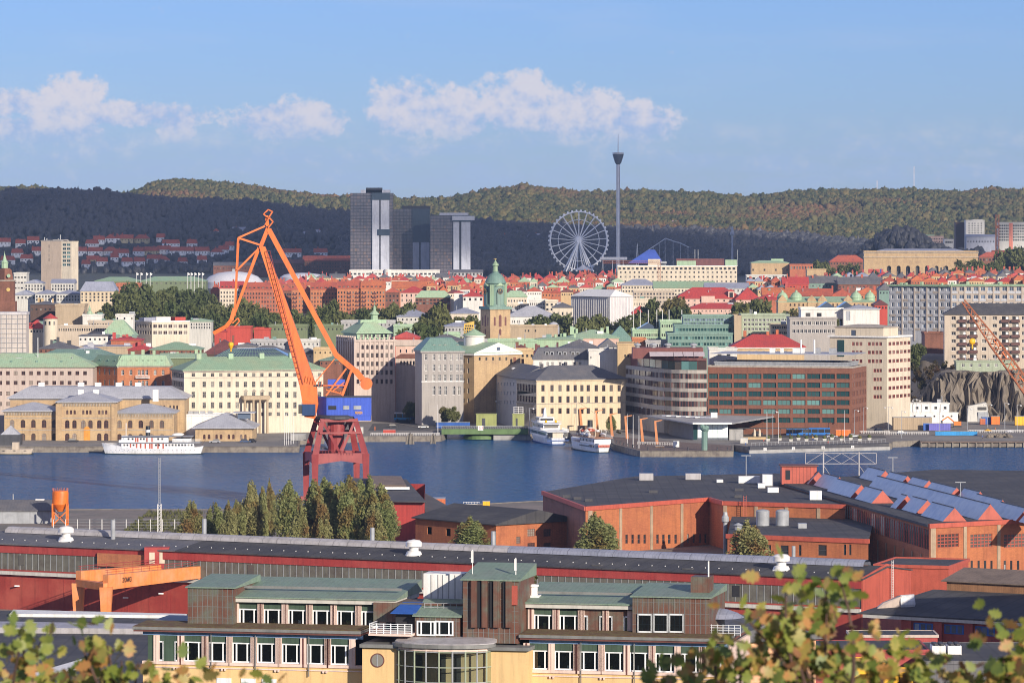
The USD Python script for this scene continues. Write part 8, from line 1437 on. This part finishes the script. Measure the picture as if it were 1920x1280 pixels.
# gantry crane before the hall
t = thing('gantry_crane','orange gantry crane leaning from two legs to the hall wall','crane',(X(200,908),908,2.5)); m_cg = mat('gantry_orange',(.66,.21,.055),.08,.3,.55,col2=(.60,.26,.12)); q_ = lambda px,D,z: np.array([X(px,D)-X(200,908),D-908,z-2.5]); zg = 12.7
for nm,a,b_ in (('near_girder',q_(198,908,zg),q_(376,935,zg)),('far_girder',q_(147,918,zg),q_(330,943,zg))): MB().bar(a,b_,1.5,(3.2,2.6)).build(nm,m_cg,t); MB().bar(a+[0,0,2.6],b_+[0,0,2.4],.12,.12).bar(a+[0,0,2.1],b_+[0,0,1.9],.08,.08).build('railing',m_cr,t); [MB().tube(a+(b_-a)*f+[0,0,1.5],a+(b_-a)*f+[0,0,2.55],.06,4).build('railing_post',m_cr,t) for f in np.linspace(.02,.98,12)]
for px,D in ((199,908),(147,918)): MB().bar(q_(px,D,2.5),q_(px,D,zg-1.0),(1.7,2.7),(1.8,2.4),(0,1,0)).build('leg',m_cg,t)
MB().bar(q_(199,907.5,zg-.9),q_(147,917.5,zg-.9),1.4,1.5).build('end_beam',m_cg,t); MB().bar(q_(376,934,zg-1.2),q_(330,942,zg-1.2),1.0,1.2).build('end_carriage',m_cg,t); a = q_(198,908,zg); d = q_(376,935,zg)-a; d /= np.linalg.norm(d); n_ = np.array([d[1],-d[0],0]); tm = meshkit.text_mesh('20MG',1.0,.04,True); v = np.asarray(tm.vertices); o_ = a+d*4.6+n_*.78; MB().add(np.array([o_+d*(x*.78)+np.array([0,0,y-.3])+n_*z for x,y,z in v]),np.asarray(tm.faces)).build('lettering',m_black,t)
MB().box(*sorted((q_(272,940,0)[0],q_(318,940,0)[0])),q_(0,938,0)[1],q_(0,941,0)[1],zg-2,zg+2.6).build('trolley_cabin',m_hred,t); [MB().box(q_(px,938,0)[0]-.6,q_(px,938,0)[0]+.6,29.93,29.99,zg-.9,zg+1.5).build('cabin_window',m_cream,t) for px in (285,304)]; MB().hexa([(*p,z) for z in (zg-2,zg+.8) for p in (q_(182,945,0)[:2],q_(270,939,0)[:2],q_(270,943,0)[:2],q_(182,949,0)[:2])]).build('trolley_cover',m_bricko,t)
# flat black roofs at the lower left
t = thing('flat_roof_hall','low hall with black felt roofs and white parapet strips at lower left','factory hall',(0,0,2.5)); zf = 6.5; DZ = lambda py,z=9.0: (CH-z)*F/(py-YH)
def strip(nm,m,pts,z0,z1,ztop): MB().ring([(X(px,DZ(py,ztop)),DZ(py,ztop)) for px,py in pts],z0-2.5,z1-2.5).build(nm,m,t)
strip('upper_roof',m_felt2,[(-60,1166),(300,1170),(352,1150),(-60,1143)],0,9.0,9.0); strip('parapet',m_ridge,[(-60,1175),(285,1178),(300,1169),(-60,1163)],0,9.3,9.3); strip('lower_roof',m_felt2,[(-60,1290),(480,1290),(380,1176),(-60,1173)],0,8.2,8.2); strip('front_parapet',m_trim,[(-70,1300),(-30,1300),(185,1238),(165,1232)],8.21,8.7,8.6); strip('white_parapet',m_trim,[(18,1150),(345,1153),(350,1150),(25,1142)],8.9,9.6,9.6)
# lower right: red halls, brown ridge roof, sheds and coolers
b = Bld('red_hall','shaded dark red hall with blue window bands under a wide dark roof','factory hall',1690,1990,830,812,base=2.5); H = b.z(1152,1700); MB().box(0,b.W,0,30,0,H-.3).build('wall',m_hredp,b.t); MB().hexa([(-9,-.8,H-.29),(b.W,-.8,H-.29),(b.W,24,H+2.6),(-5,24,H+2.6),(-9,-.8,H),(b.W,-.8,H),(b.W,24,H+2.9),(-5,24,H+2.9)]).build('roof',m_felt2,b.t); MB().box(-8,b.W,-.85,-.1,H-.9,H-.3).build('gutter_board',m_pale,b.t); MB().box(-2,b.W,24.01,30,H+1,H+4.6).build('ridge_wall',mat('boards_brown',(.30,.15,.07),.12,.4,.8,seams=(.4,'x',.3)),b.t); MB().hexa([(-3,23.4,H+4.603),(b.W,23.4,H+4.603),(b.W,34,H+6.4),(-3,34,H+6.4),(-3,23.4,H+4.8),(b.W,23.4,H+4.8),(b.W,34,H+6.7),(-3,34,H+6.7)]).build('ridge_roof',m_brownr,b.t)
for k in range(5): u = 1.5+6.6*k; MB().box(u-.9,u+.9,-.6,-.01,0,H-.95).build('pilaster',m_hredp,b.t); o = MB().box(u+1.2,u+5.4,-.12,-.004,H-3.2,H-1.4).build('window_band',m_blue,b.t); [MB().box(u+1.5+c*1.3,u+2.4+c*1.3,-.16,-.125,H-3.0,H-1.6).build('pane',m_glb,o) for c in range(3)]
t = thing('roof_fan','white round fan unit with brown duct on the dark roof','ventilator',(X(1690,838),838,2.5+H)); MB().tube((0,0,1.6),(2.6,-.4,1.8),1.5,14).build('fan_drum',m_trim,t); MB().hexa([(-5,-1,.4),(0,-1,.6),(0,1.4,.6),(-5,1.4,.4),(-3.6,-.6,1.6),(0,-1,3),(0,1.4,3),(-3.6,1,1.6)]).build('duct',m_pinkst,t)
for k,(lab,p0,p1,tp,D,m,rm,dep) in enumerate((('low dark red corrugated annex with pale roof edge',1596,1758,1194,765,m_hred,m_felt2,9),('low red shed with long dark roof and small window',1528,1740,1222,700,m_hred,m_felt2,16),('dark flat roofed block under the white coolers',1735,1990,1243,690,m_slate,m_felt2,30),('yellow corrugated container stack behind the leaves',1600,1664,1247,640,m_yel,m_yel,8),('yellow corrugated lower container behind the leaves',1655,1712,1264,630,m_yel,m_yel,6))): bb = Bld('annex',lab,'shed',p0,p1,D,D,base=2.5); hh = bb.z(tp); bb.walls(dep,hh,m); bb.flat(dep,hh,rm,.1,m_pinkst if k == 0 else m,over=.2)
t = thing('cooler_rack','white dry cooler rack with many small fans on the flat roof','cooling unit',(X(1748,700),700,Z(1240,700))); [MB().box(x,x+2.2,0,4,1.2,2.6).build('cooler_body',m_trim,t) for x in (0,2.6)]; [MB().tube((x,y,2.6),(x,y,2.95),.42,10).build('fan',m_dark,t) for x in (.6,1.6,3.2,4.2) for y in (.6,1.6,2.6,3.5)]; [MB().tube((x,y,-1),(x,y,1.2),.08,5).build('leg',m_trim,t) for x in (0,2.3,4.8) for y in (.1,3.9)]; MB().tube((0,0,.4),(7.4,-.4,.3),.1,5).tube((7.4,-.4,.3),(7.4,-.4,-2),.1,5).build('pipe',m_trim,t)
# a tall neighbour just outside the picture on the right; its shadow falls across the lower right halls
b = Bld('brick_store','tall brick store house just beyond the right edge','warehouse',2090,2330,765,base=2.5); b.walls(28,31,m_bor,[(3+5*c,3+4*r_,5.4+5*c,5.6+4*r_,False) for c in range(4) for r_ in range(6)],[(3+5*c,3+4*r_,5.4+5*c,5.6+4*r_,False) for c in range(5) for r_ in range(6)]); b.flat(28,31,m_felt2)

# ------------------------------------------------------------------ the yellow building on our hillside
m_yw = mat('plaster_yellow',(.68,.46,.21),.05,.15,.85,col2=(.62,.42,.2)); m_pk = mat('plaster_pink',(.70,.53,.45),.05,.3,.8); m_cop = mat('copper_brown',(.13,.055,.035),.16,.5,.6,col2=(.11,.12,.09),seams=(.62,'x',.35)); m_patina = mat('copper_patina',(.17,.235,.17),.12,.25,.6,col2=(.19,.23,.18),seams=(.55,'x',.22)); m_gpan = mat('panel_green',(.05,.085,.055),.12,.4,.6,seams=(.55,'x',.3)); m_moss = mat('roof_moss',(.10,.05,.022),.3,1.2,.95,col2=(.12,.10,.03)); m_gut = mat('gutter_grey',(.19,.19,.18),.1,.5,.5); m_blind = mat('blind_blue',(.20,.33,.55),.06,.4,.6); m_fw = mat('frame_white',(.72,.74,.74),.03,.5,.45); m_rm = mat('room_dark',(.03,.028,.026),.1,.5,.9); m_cgl = clear_glass('window_glass')
b = Bld('yellow_building','long yellow stucco building with brown copper attic and white windows','building',268,1366,507,492,base=15); t = b.t; W = b.W; zz = lambda py,px=500,v=0.0: b.z(py,px,v); U = lambda px,v=0.0: b.u(px,v)
Zs = zz(1243); Ze = zz(1190); Zl = zz(1177); cu0,cu1 = U(680),U(992)
BAY = [317,362,407.5,453,499.5,546,592,637.5]+[1011,1058,1104.5,1152,1199,1247,1294,1340]
def win3(par,u,z0,z1,w,v,m=m_fw,side=(.2,.2),fill=True):
    """A three part window: side lights and a wide middle pane, real glass before a dark room with something light in it."""
    g = .085; f = MB(); xs_ = [u-w/2,u-w/2+w*side[0],u+w/2-w*side[1],u+w/2]
    for x in xs_: f.box(x-g,x+g,v-.1,v,z0,z1)
    for z in (z0,z1-2*g): f.box(xs_[0]+g,xs_[-1]-g,v-.095,v-.003,z,z+2*g)
    o = f.build('window',m,par); MB().quad((xs_[0],v-.03,z0),(xs_[-1],v-.03,z0),(xs_[-1],v-.03,z1),(xs_[0],v-.03,z1)).build('pane',m_cgl,o); MB().box(xs_[0]-.05,xs_[-1]+.05,v+1.6,v+1.7,z0-.1,z1+.1).build('room_wall',m_rm,o)
    if fill: r_ = np.random.default_rng(int(abs(u*13))); x = r_.uniform(xs_[0]+.2,xs_[-1]-.5); MB().box(x,x+r_.uniform(.15,.5),v+.25,v+.45,z0+.1,z0+r_.uniform(.3,1.0)).build('window_plant' if r_.random() < .4 else 'curtain',(m_pop if r_.random() < .3 else m_pale),o)
pw = .62*1.0
def bayrow(pxs,z0,z1,zt,v,pitch,panels=()):
    for k,px in enumerate(pxs):
        u = U(px,v); 
        if px in panels: MB().box(u-1.15,u+1.15,v+.05,v+.2,z0,zt).build('copper_panel',panels[px],t); win3(t,u-1.0,z0,z1,.5,v+.04,side=(.0,.0),fill=False); win3(t,u+1.0,z0,z1,.5,v+.04,side=(.0,.0),fill=False); continue
        MB().box(u-1.15,u+1.15,v+.05,v+.3,z1,zt).build('green_panel',m_gpan,t); win3(t,u,z0,z1,2.2,v+.2)
    for px in sorted({round(p+s*pitch/2,1) for p in pxs for s in (-1,1)}):
        u = U(px,v); MB().box(u-.36,u+.36,v-.16,v+.3,z0-.35,zt).build('pilaster',m_pk,t); MB().box(u-.09,u+.09,v-.22,v-.162,z0-.35,zt).build('pilaster_rib',m_frame_r if int(px) % 2 else m_pk,t)
# body below the windows, sill band, lintel
MB().box(0,cu0,0,14,-8,Zs-.35).build('wall',m_yw,t); MB().box(cu1,W,0,14,-8,Zs-.35).build('wall',m_yw,t)
for a_,c_ in ((0,cu0),(cu1,W)): MB().box(a_-.05,c_,-.2,.6,Zs-.34,Zs).build('sill_band',m_pk,t); MB().box(a_,c_,-.12,-.003,Zs-.75,Zs-.62).build('moulding',m_pk,t); MB().box(a_,c_,.0,.3,Ze-.25,Ze+.2).build('blind_box',m_blind,t); MB().box(a_,c_,2.2,14,Zs-.34,Ze+.2).build('inner_core',m_rm,t); MB().box(a_-.9,c_,-.9,14,Ze+.21,Ze+.45).build('eave_soffit',m_frame_r,t); MB().box(a_-1.0,c_,-1.05,14,Ze+.453,Zl-.02).build('gutter',m_gut,t); MB().hexa([(a_-.9,-.95,Zl-.018),(c_,-.95,Zl-.018),(c_,4.6,Zl-.018),(a_-.9,4.6,Zl-.018),(a_-.9,-.95,Zl+.05),(c_,-.95,Zl+.05),(c_,4.6,Zl+.22),(a_-.9,4.6,Zl+.22)]).build('moss_roof',m_moss,t)
for px in (397,480,580,1090,1190): MB().tube((U(px),-.3,Zs-1.4),(U(px),-.3,Ze),.07,6).build('downpipe',m_gut,t); 
for px in (330,420,520,610,1035,1130,1225): u = U(px); MB().box(u-.3,u-.1,-.3,-.121,Zs-.95,Zs-.7).box(u+.1,u+.3,-.3,-.121,Zs-.95,Zs-.7).build('bracket',m_pk,t)
for px in (420,466,505): MB().box(U(px)-.9,U(px)+.9,-.1,-.003,zz(1290),zz(1272)).build('lower_window',m_fw,t)
MB().box(U(277),U(292),.05,.3,Zs,Ze-.25).build('green_panel',m_gpan,t); bayrow(BAY[:8],Zs+.02,zz(1205),Ze-.25,0,46.0,{317: m_gpan}); bayrow(BAY[8:],Zs+.02,zz(1207),Ze-.25,0,47.0)
MB().box(W-.02,W+.3,0,14,-8,Ze).build('end_wall',m_pk,t)
# recessed upper storey, copper roofs
V = 4.0; zu0,zu1,zut,zr0 = zz(1172,500,V),zz(1141,500,V),zz(1130,500,V),zz(1128,500,V)
for a_,c_,pp in ((U(440,V),U(742,V),[466,512,557.5,603,649,695]),(U(978,V),U(1190,V),[1019,1067,1113,1159])):
    MB().box(a_,c_,V+2.2,V+11,zu0-.4,zr0).build('upper_core',m_rm,t); MB().box(a_,c_,V-.1,V+.5,zu0-.9,zu0-.02).build('upper_sill',m_frame_r,t); bayrow(pp,zu0,zu1,zut,V,46.5,{1113: m_cop,1159: m_cop}); MB().box(a_-.2,c_+.2,V-.7,V+11,zr0+.002,zr0+.5).build('upper_eave',m_pale,t); MB().hexa([(a_-.3,V-.9,zr0+.503),(c_+.3,V-.9,zr0+.503),(c_+.3,V+12,zr0+.503),(a_-.3,V+12,zr0+.503),(a_-.3,V-.9,zr0+.65),(c_+.3,V-.9,zr0+.65),(c_+.3,V+12,zr0+2.0),(a_-.3,V+12,zr0+2.0)]).build('copper_roof',m_patina,t); MB().bar((a_,V+3,zr0+1.5),(c_,V+3,zr0+1.5),.08,.3).build('snow_guard',m_gut,t)
def cbox(p0,p1,top,bot,v,dep,rise=.8,nm='copper_block'):
    a_,c_ = U(p0,v),U(p1,v); z0,z1 = zz(bot,(p0+p1)/2,v),zz(top,(p0+p1)/2,v); o = MB().box(a_,c_,v,v+dep,z0,z1).build(nm,m_cop,t); MB().hexa([(a_-.25,v-.3,z1+.002),(c_+.25,v-.3,z1+.002),(c_+.25,v+dep,z1+.002),(a_-.25,v+dep,z1+.002),(a_-.25,v-.3,z1+.15),(c_+.25,v-.3,z1+.15),(c_+.25,v+dep,z1+rise),(a_-.25,v+dep,z1+rise)]).build('block_roof',m_patina,o)
    mb = MB(); [mb.box(x-.03,x+.03,v-.05,v-.002,z0,z1) for x in np.arange(a_+.6,c_,.62)]; [mb.box(a_,c_,v-.03,v-.001,z-.02,z+.02) for z in np.arange(z0+1.2,z1,1.3)]; mb.build('standing_seam',m_gut,o); return o,a_,c_,z0,z1
cbox(352,438,1102,1176,2.4,11); o,a_,c_,z0,z1 = cbox(1186,1330,1120,1190,2.6,11); [win3(t,U(px,2.5),zz(1185,px,2.5),zz(1150,px,2.5),1.6,2.5,side=(.0,.0)) for px in (1209,1239,1268)]; MB().box(U(1295,6),U(1330,6),6,9,z1+.3,zz(1081,1310,6)).build('chimney_block',m_cop,t); MB().tube((U(1327,6),6.5,z1),(U(1327,6),6.5,zz(1052,1327,6)),.09,6).build('antenna',m_trim,t)
o,a_,c_,z0,z1 = cbox(868,972,1088,1205,-.6,9,1.4,'copper_tower'); [MB().box(U(px,-.7)-w/2,U(px,-.7)+w/2,-.9,-.652,zz(1175,px,-.6),z1-.1).build('tower_recess',m_black,o) for px,w in ((898,.5),(921,.25),(946,.3))]; [MB().box(U(px,-.7)-.35,U(px,-.7)+.35,-1.15,-.653,zz(1175,px,-.6),z1).build('tower_rib',m_cop,o) for px in (890,910,932,955)]; MB().box(U(958,-.8),U(970,-.8),-.95,-.66,zz(1133,960,-.6),z1-.5).build('red_flue',m_hredp,o)
for px,py in ((886,1030),(967,1045)): u = U(px,2); MB().tube((u,2,z1),(u,2,zz(py,px,2)),.06,5).build('antenna_mast',m_trim,o); MB().box(u-.12,u+.12,1.7,1.95,zz(py+24,px,2),zz(py+2,px,2)).build('antenna_panel',m_trim,o)
# centre: projecting front, bow window, dormer and terrace
Vp = -2.6; Zc = zz(1208,840,Vp); MB().box(U(679,Vp),U(990,Vp),Vp,12,-8,Zc-.5).build('centre_wall',m_yw,t); MB().box(U(676,Vp),U(994,Vp),Vp-.5,12,Zc-.498,Zc-.1).build('centre_gutter',m_gut,t)
u = U(708,Vp); MB().tube((u,Vp-.09,zz(1237,708,Vp)),(u,Vp-.01,zz(1237,708,Vp)),.83,24).build('porthole_frame',m_frame_r,t); MB().tube((u,Vp-.12,zz(1237,708,Vp)),(u,Vp-.092,zz(1237,708,Vp)),.7,24).build('porthole_pane',m_gl,t); MB().box(u-.07,u+.07,Vp-.16,Vp-.121,zz(1237,708,Vp)-.7,zz(1237,708,Vp)+.7).build('porthole_bar',m_steel,t)
uc = U(832,Vp); Rb = 5.9; th = np.linspace(math.pi*1.08,math.pi*1.92,11); bp = [(uc+Rb*math.cos(a)*1.02,Vp+1.2+Rb*.62*math.sin(a)) for a in th]; zb0,zb1 = -8,zz(1222,832,Vp-3)
for k,(p,q2) in enumerate(zip(bp[:-1],bp[1:])):
    MB().quad((*p,zb0),(*q2,zb0),(*q2,zb1),(*p,zb1)).build('bow_pane',m_cgl,t); f = MB().tube((*p,zb0),(*p,zb1),.1,6)
    for z in np.arange(zb1-.1,zb1-6,-1.75): f.bar((*p,z),(*q2,z),.1,.1)
    f.build('bow_frame',m_green_r if k % 2 else m_steel,t)
MB().ring(bp[::1]+[(bp[-1][0],Vp+.4),(bp[0][0],Vp+.4)],zb1,zb1+.35).build('bow_fascia',m_pk,t); bo = [(uc+(x-uc)*1.06,y-.35) for x,y in bp]; MB().ring(bo+[(bo[-1][0],Vp+.3),(bo[0][0],Vp+.3)],zb1+.352,zb1+.75).build('bow_gutter',m_gut,t); MB().ring([(uc+(x-uc)*1.02,y) for x,y in bp]+[(bp[-1][0],2),(bp[0][0],2)],[zb1+.753]*13,[zb1+.85]*11+[zb1+1.6]*2).build('bow_roof',m_ridge,t); MB().box(uc-5,uc+5,Vp-.2,Vp-.02,-8,zb1).build('bow_back',m_ochre,t); [MB().box(uc+x,uc+x+.9,Vp-.3,Vp-.21,zb1-5.5,zb1-.6).build('bow_inner_window',m_rm,t) for x in (-3.4,-.6,1.2)]
o,a_,c_,z0,z1 = cbox(778,862,1156,1204,-.4,6,1.6,'dormer'); [win3(t,U(px,-.5),zz(1191,px,-.5),zz(1163,px,-.5),2.05,-.5,side=(.22,.22)) for px in (799,833)]
z0,z1 = zz(1186,735,-2),zz(1170,735,-2); f = MB(); ra,rb_ = U(693,-2),U(772,-2)
for z in np.linspace(z0,z1,5): f.box(ra,rb_,-2.05,-1.95,z,z+.07); f.box(ra-.05,ra+.05,-1.95,1.5,z,z+.07)
for x in np.linspace(ra,rb_,7): f.box(x-.05,x+.05,-2.06,-1.94,z0-.1,z1+.1)
f.build('terrace_railing',m_fw,t); MB().box(ra-.1,rb_,-2.2,3.5,z0-.35,z0-.1).build('terrace_slab',m_pk,t); MB().hexa([(ra+2,0,zz(1150,735)),(rb_,0,zz(1150,735)),(rb_,3.8,zz(1150,735)+1),(ra+2.6,3.8,zz(1150,735)+1)]+[(ra+2,0,zz(1150,735)+.08),(rb_,0,zz(1150,735)+.08),(rb_,3.8,zz(1150,735)+1.08),(ra+2.6,3.8,zz(1150,735)+1.08)]).build('awning',m_blue,t); MB().box(ra+2.4,rb_,1,1.1,z0,zz(1152,735)).build('terrace_door',m_gl,t)
z0 = zz(1128,830,6); a_,c_ = U(794,6),U(866,6); MB().box(a_,c_,6,9.5,z0-.2,zz(1075,830,6)).build('ventilation_plant',m_trim,t); [MB().box(a_+(c_-a_)*f-.03,a_+(c_-a_)*f+.03,5.94,5.998,z0,zz(1077,830,6)).build('plant_joint',m_gut,t) for f in (.2,.38,.5,.66,.82)]; MB().box(U(700,3),U(868,3),3,9,zr0-2,zr0+.3).build('plant_deck',m_cop,t)
rl = MB(); [rl.box(U(795,2),U(866,2),2,2.06,zz(1147-8*k,830,2),zz(1147-8*k,830,2)+.06) for k in range(3)]; [rl.box(U(px,2)-.03,U(px,2)+.03,2,2.06,zz(1150,830,2),zz(1130,830,2)) for px in range(796,868,12)]; rl.build('plant_railing',m_steel,t); MB().box(U(985,6),U(1010,6),6,8,zr0+.6,zr0+1.2).lathe([(.55,0),(.55,.9),(.7,1),(.7,1.2),(.1,1.3)],12,(U(996,6),7,zr0+1.2)).build('roof_fan',m_trim,t)
MB().ring([(U(1331,4),4),(U(1388,4),4),(U(1392,9),9),(U(1331,9),9)],zz(1190,1360,4),zz(1188,1360,4)).build('side_terrace',m_gut,t); f = MB()
for z in (.1,.4,.7,1.0): f.box(U(1332,3),U(1388,3),3,3.06,zz(1172,1360,3)+z-1,zz(1172,1360,3)+z-.95)
for px in np.linspace(1334,1388,6): f.box(U(px,3)-.03,U(px,3)+.03,3,3.06,zz(1172,1360,3)-1.2,zz(1172,1360,3)+.1)
f.build('side_railing',m_fw,t); MB().lathe([(3.2,0),(2.4,.5),(1.2,.9),(.05,1.05)],18,(U(1345,10),10,zz(1156,1345,10))).build('parasol',m_lav,t)
b = Bld('peach_house','peach coloured house with grey roof right of the yellow building','building',1368,1530,515,520,base=15); H = b.z(1200,1450); fr = b.grid([1225],[1462,1478,1510],9,30); b.walls(12,H,mat('plaster_peach',(.66,.36,.2),.05,.2,.85),fr); b.windows(fr,m_fw,m_gl,.2,(1,1)); b.hip(12,H,2.2,m_slate,.8,gable=True)
tree('round_tree_2',985,Z(1105,520),520,2.2,3.0,'young green treetop beside the copper tower',name='treetop'); [tag(tree('shrub_1',745,15+zz(1186,745),506,1.0,.9,'small green pot plant on the terrace','plant','pot_plant'))]

# ------------------------------------------------------------------ oak twigs close to the lens
m_oak = []
for k,cols in enumerate((((.25,.27,.05),(.19,.23,.04)),((.36,.31,.07),(.25,.26,.05)),((.16,.21,.045),(.12,.17,.04)),((.46,.22,.07),(.36,.28,.07)),((.30,.14,.06),(.22,.18,.06)))):
    n = Nodes(); geo = n('geometry'); ns = n('noise_texture',{'scale': 22.0,'detail': 3.0},vector=geo+'.position'); c = n('mix_color',{'a': cols[0],'b': cols[1]},fac=n.smooth(ns+'.fac',.4,.6))+'.result'; p = n('principled_bsdf',{'roughness': .5},base_color=c); tr = n('translucent_bsdf',{},color=c); mx = n('mix_closure',{'fac': .35},closure1=p+'.BSDF',closure2=tr+'.BSDF'); m_oak.append(n.done(f'/World/Looks/oak_leaf_{k}',surface=mx+'.closure'))
m_twig = mat('twig_bark',(.10,.055,.04),.2,20,.9)
def lobed(r):
    """Outline of an oak leaf, one unit long, stalk at the origin: rounded lobes both sides."""
    s = np.linspace(0,1,9); w = np.sin(np.pi*s**.8)**.8*.34*(1+.30*np.where(np.arange(9) % 2,1,-1)); return np.r_[np.c_[s,w],np.c_[s[::-1][1:-1],-w[::-1][1:-1]]]+r.normal(0,.012,(16,2))
def oak(label,base,tips,D,n_leaf,seed):
    r = np.random.default_rng(seed); t = thing('oak_branch',label,'branch',(0,0,0)); b0 = np.array(P(*base,D)); st = MB(); spots = []
    for px,py,dd in tips:
        q = np.array(P(px,py,D+dd)); mid = (b0+q)/2+r.normal(0,.05,3)*[1,1,.3]; pts = [(1-f)**2*b0+2*f*(1-f)*mid+f*f*q for f in np.linspace(0,1,7)]
        for k,(a,c) in enumerate(zip(pts[:-1],pts[1:])): st.tube(a,c,.011*(1-k/8),6,.011*(1-(k+1)/8))
        spots += [(pts[k]*(1-f)+pts[min(k+1,6)]*f) for k in (3,4,5) for f in (.2,.8)]+[pts[6]]*4
    st.build('stem',m_twig,t)
    for k in range(int(n_leaf*1.12)):
        c = spots[r.integers(len(spots))]+r.normal(0,1,3)*[.038,.06,.036]; o = lobed(r); L = r.uniform(.040,.066); d = r.normal(size=3); d[1] *= .5; d /= np.linalg.norm(d); nn = r.normal(size=3)+[.2,-1.1,.5]; nn -= d*(nn@d); nn /= np.linalg.norm(nn); s = np.cross(nn,d); curl = r.uniform(.05,.3)
        v = np.array([c+d*x*L+s*y*L+nn*(curl*((x-.5)**2+y*y*1.4)*L) for x,y in np.vstack([o,[[.5,0]]])]); i = np.arange(16); MB().add(v,np.c_[i,(i+1) % 16,np.full(16,16)]).build('leaf',m_oak[r.choice(5,p=[.27,.24,.15,.20,.14])],t,smooth=True)
oak('oak twig with yellow green leaves at the lower left corner',(20,1430),[(45,1194,0),(80,1198,.2),(35,1220,-.2),(65,1252,0),(92,1272,.1),(20,1282,0),(110,1304,.1)],14.0,105,1)
oak('oak twig right of the lower left corner reaching before the black roof',(250,1440),[(148,1200,0),(172,1194,.2),(202,1210,0),(228,1238,0),(190,1252,.1),(255,1248,0),(282,1278,0),(160,1274,.2),(356,1262,0),(500,1274,.1)],14.5,135,2)
oak('tall oak twig with orange tinted leaves before the long hall',(1560,1420),[(1575,1085,0),(1550,1100,.2),(1475,1090,0),(1500,1130,.1),(1480,1175,0),(1550,1150,0),(1440,1180,.2),(1400,1160,0),(1500,1210,0),(1520,1250,.1),(1590,1260,0)],13.5,230,3)
oak('broad oak twig at the bottom before the peach house',(1380,1430),[(1400,1230,0),(1350,1250,.2),(1290,1265,0),(1440,1240,0),(1330,1215,.1),(1480,1265,0),(1250,1270,.2),(1310,1280,0)],14.2,190,4)
oak('oak twig low in front of the white coolers',(1690,1440),[(1650,1225,0),(1680,1210,.1),(1620,1240,0),(1720,1255,.1),(1740,1275,0),(1660,1265,0),(1780,1265,.1),(1600,1275,0)],14.0,150,5)
oak('oak twig at the right edge with light green leaves',(1900,1440),[(1885,1185,0),(1915,1200,.1),(1880,1230,0),(1925,1245,0),(1850,1270,.1),(1900,1265,0),(1820,1275,0)],13.8,150,6)

n = Nodes(); v = n('principled_volume',{'color': (.50,.68,1.0),'density': 2.2e-5,'anisotropy': .0})
m_haze = n.done('/World/Looks/haze_air',volume=v+'.volume')
hz = MB().box(-14000,14000,-600,8300,-4,200).build('haze',m_haze); tag(hz,kind='stuff')
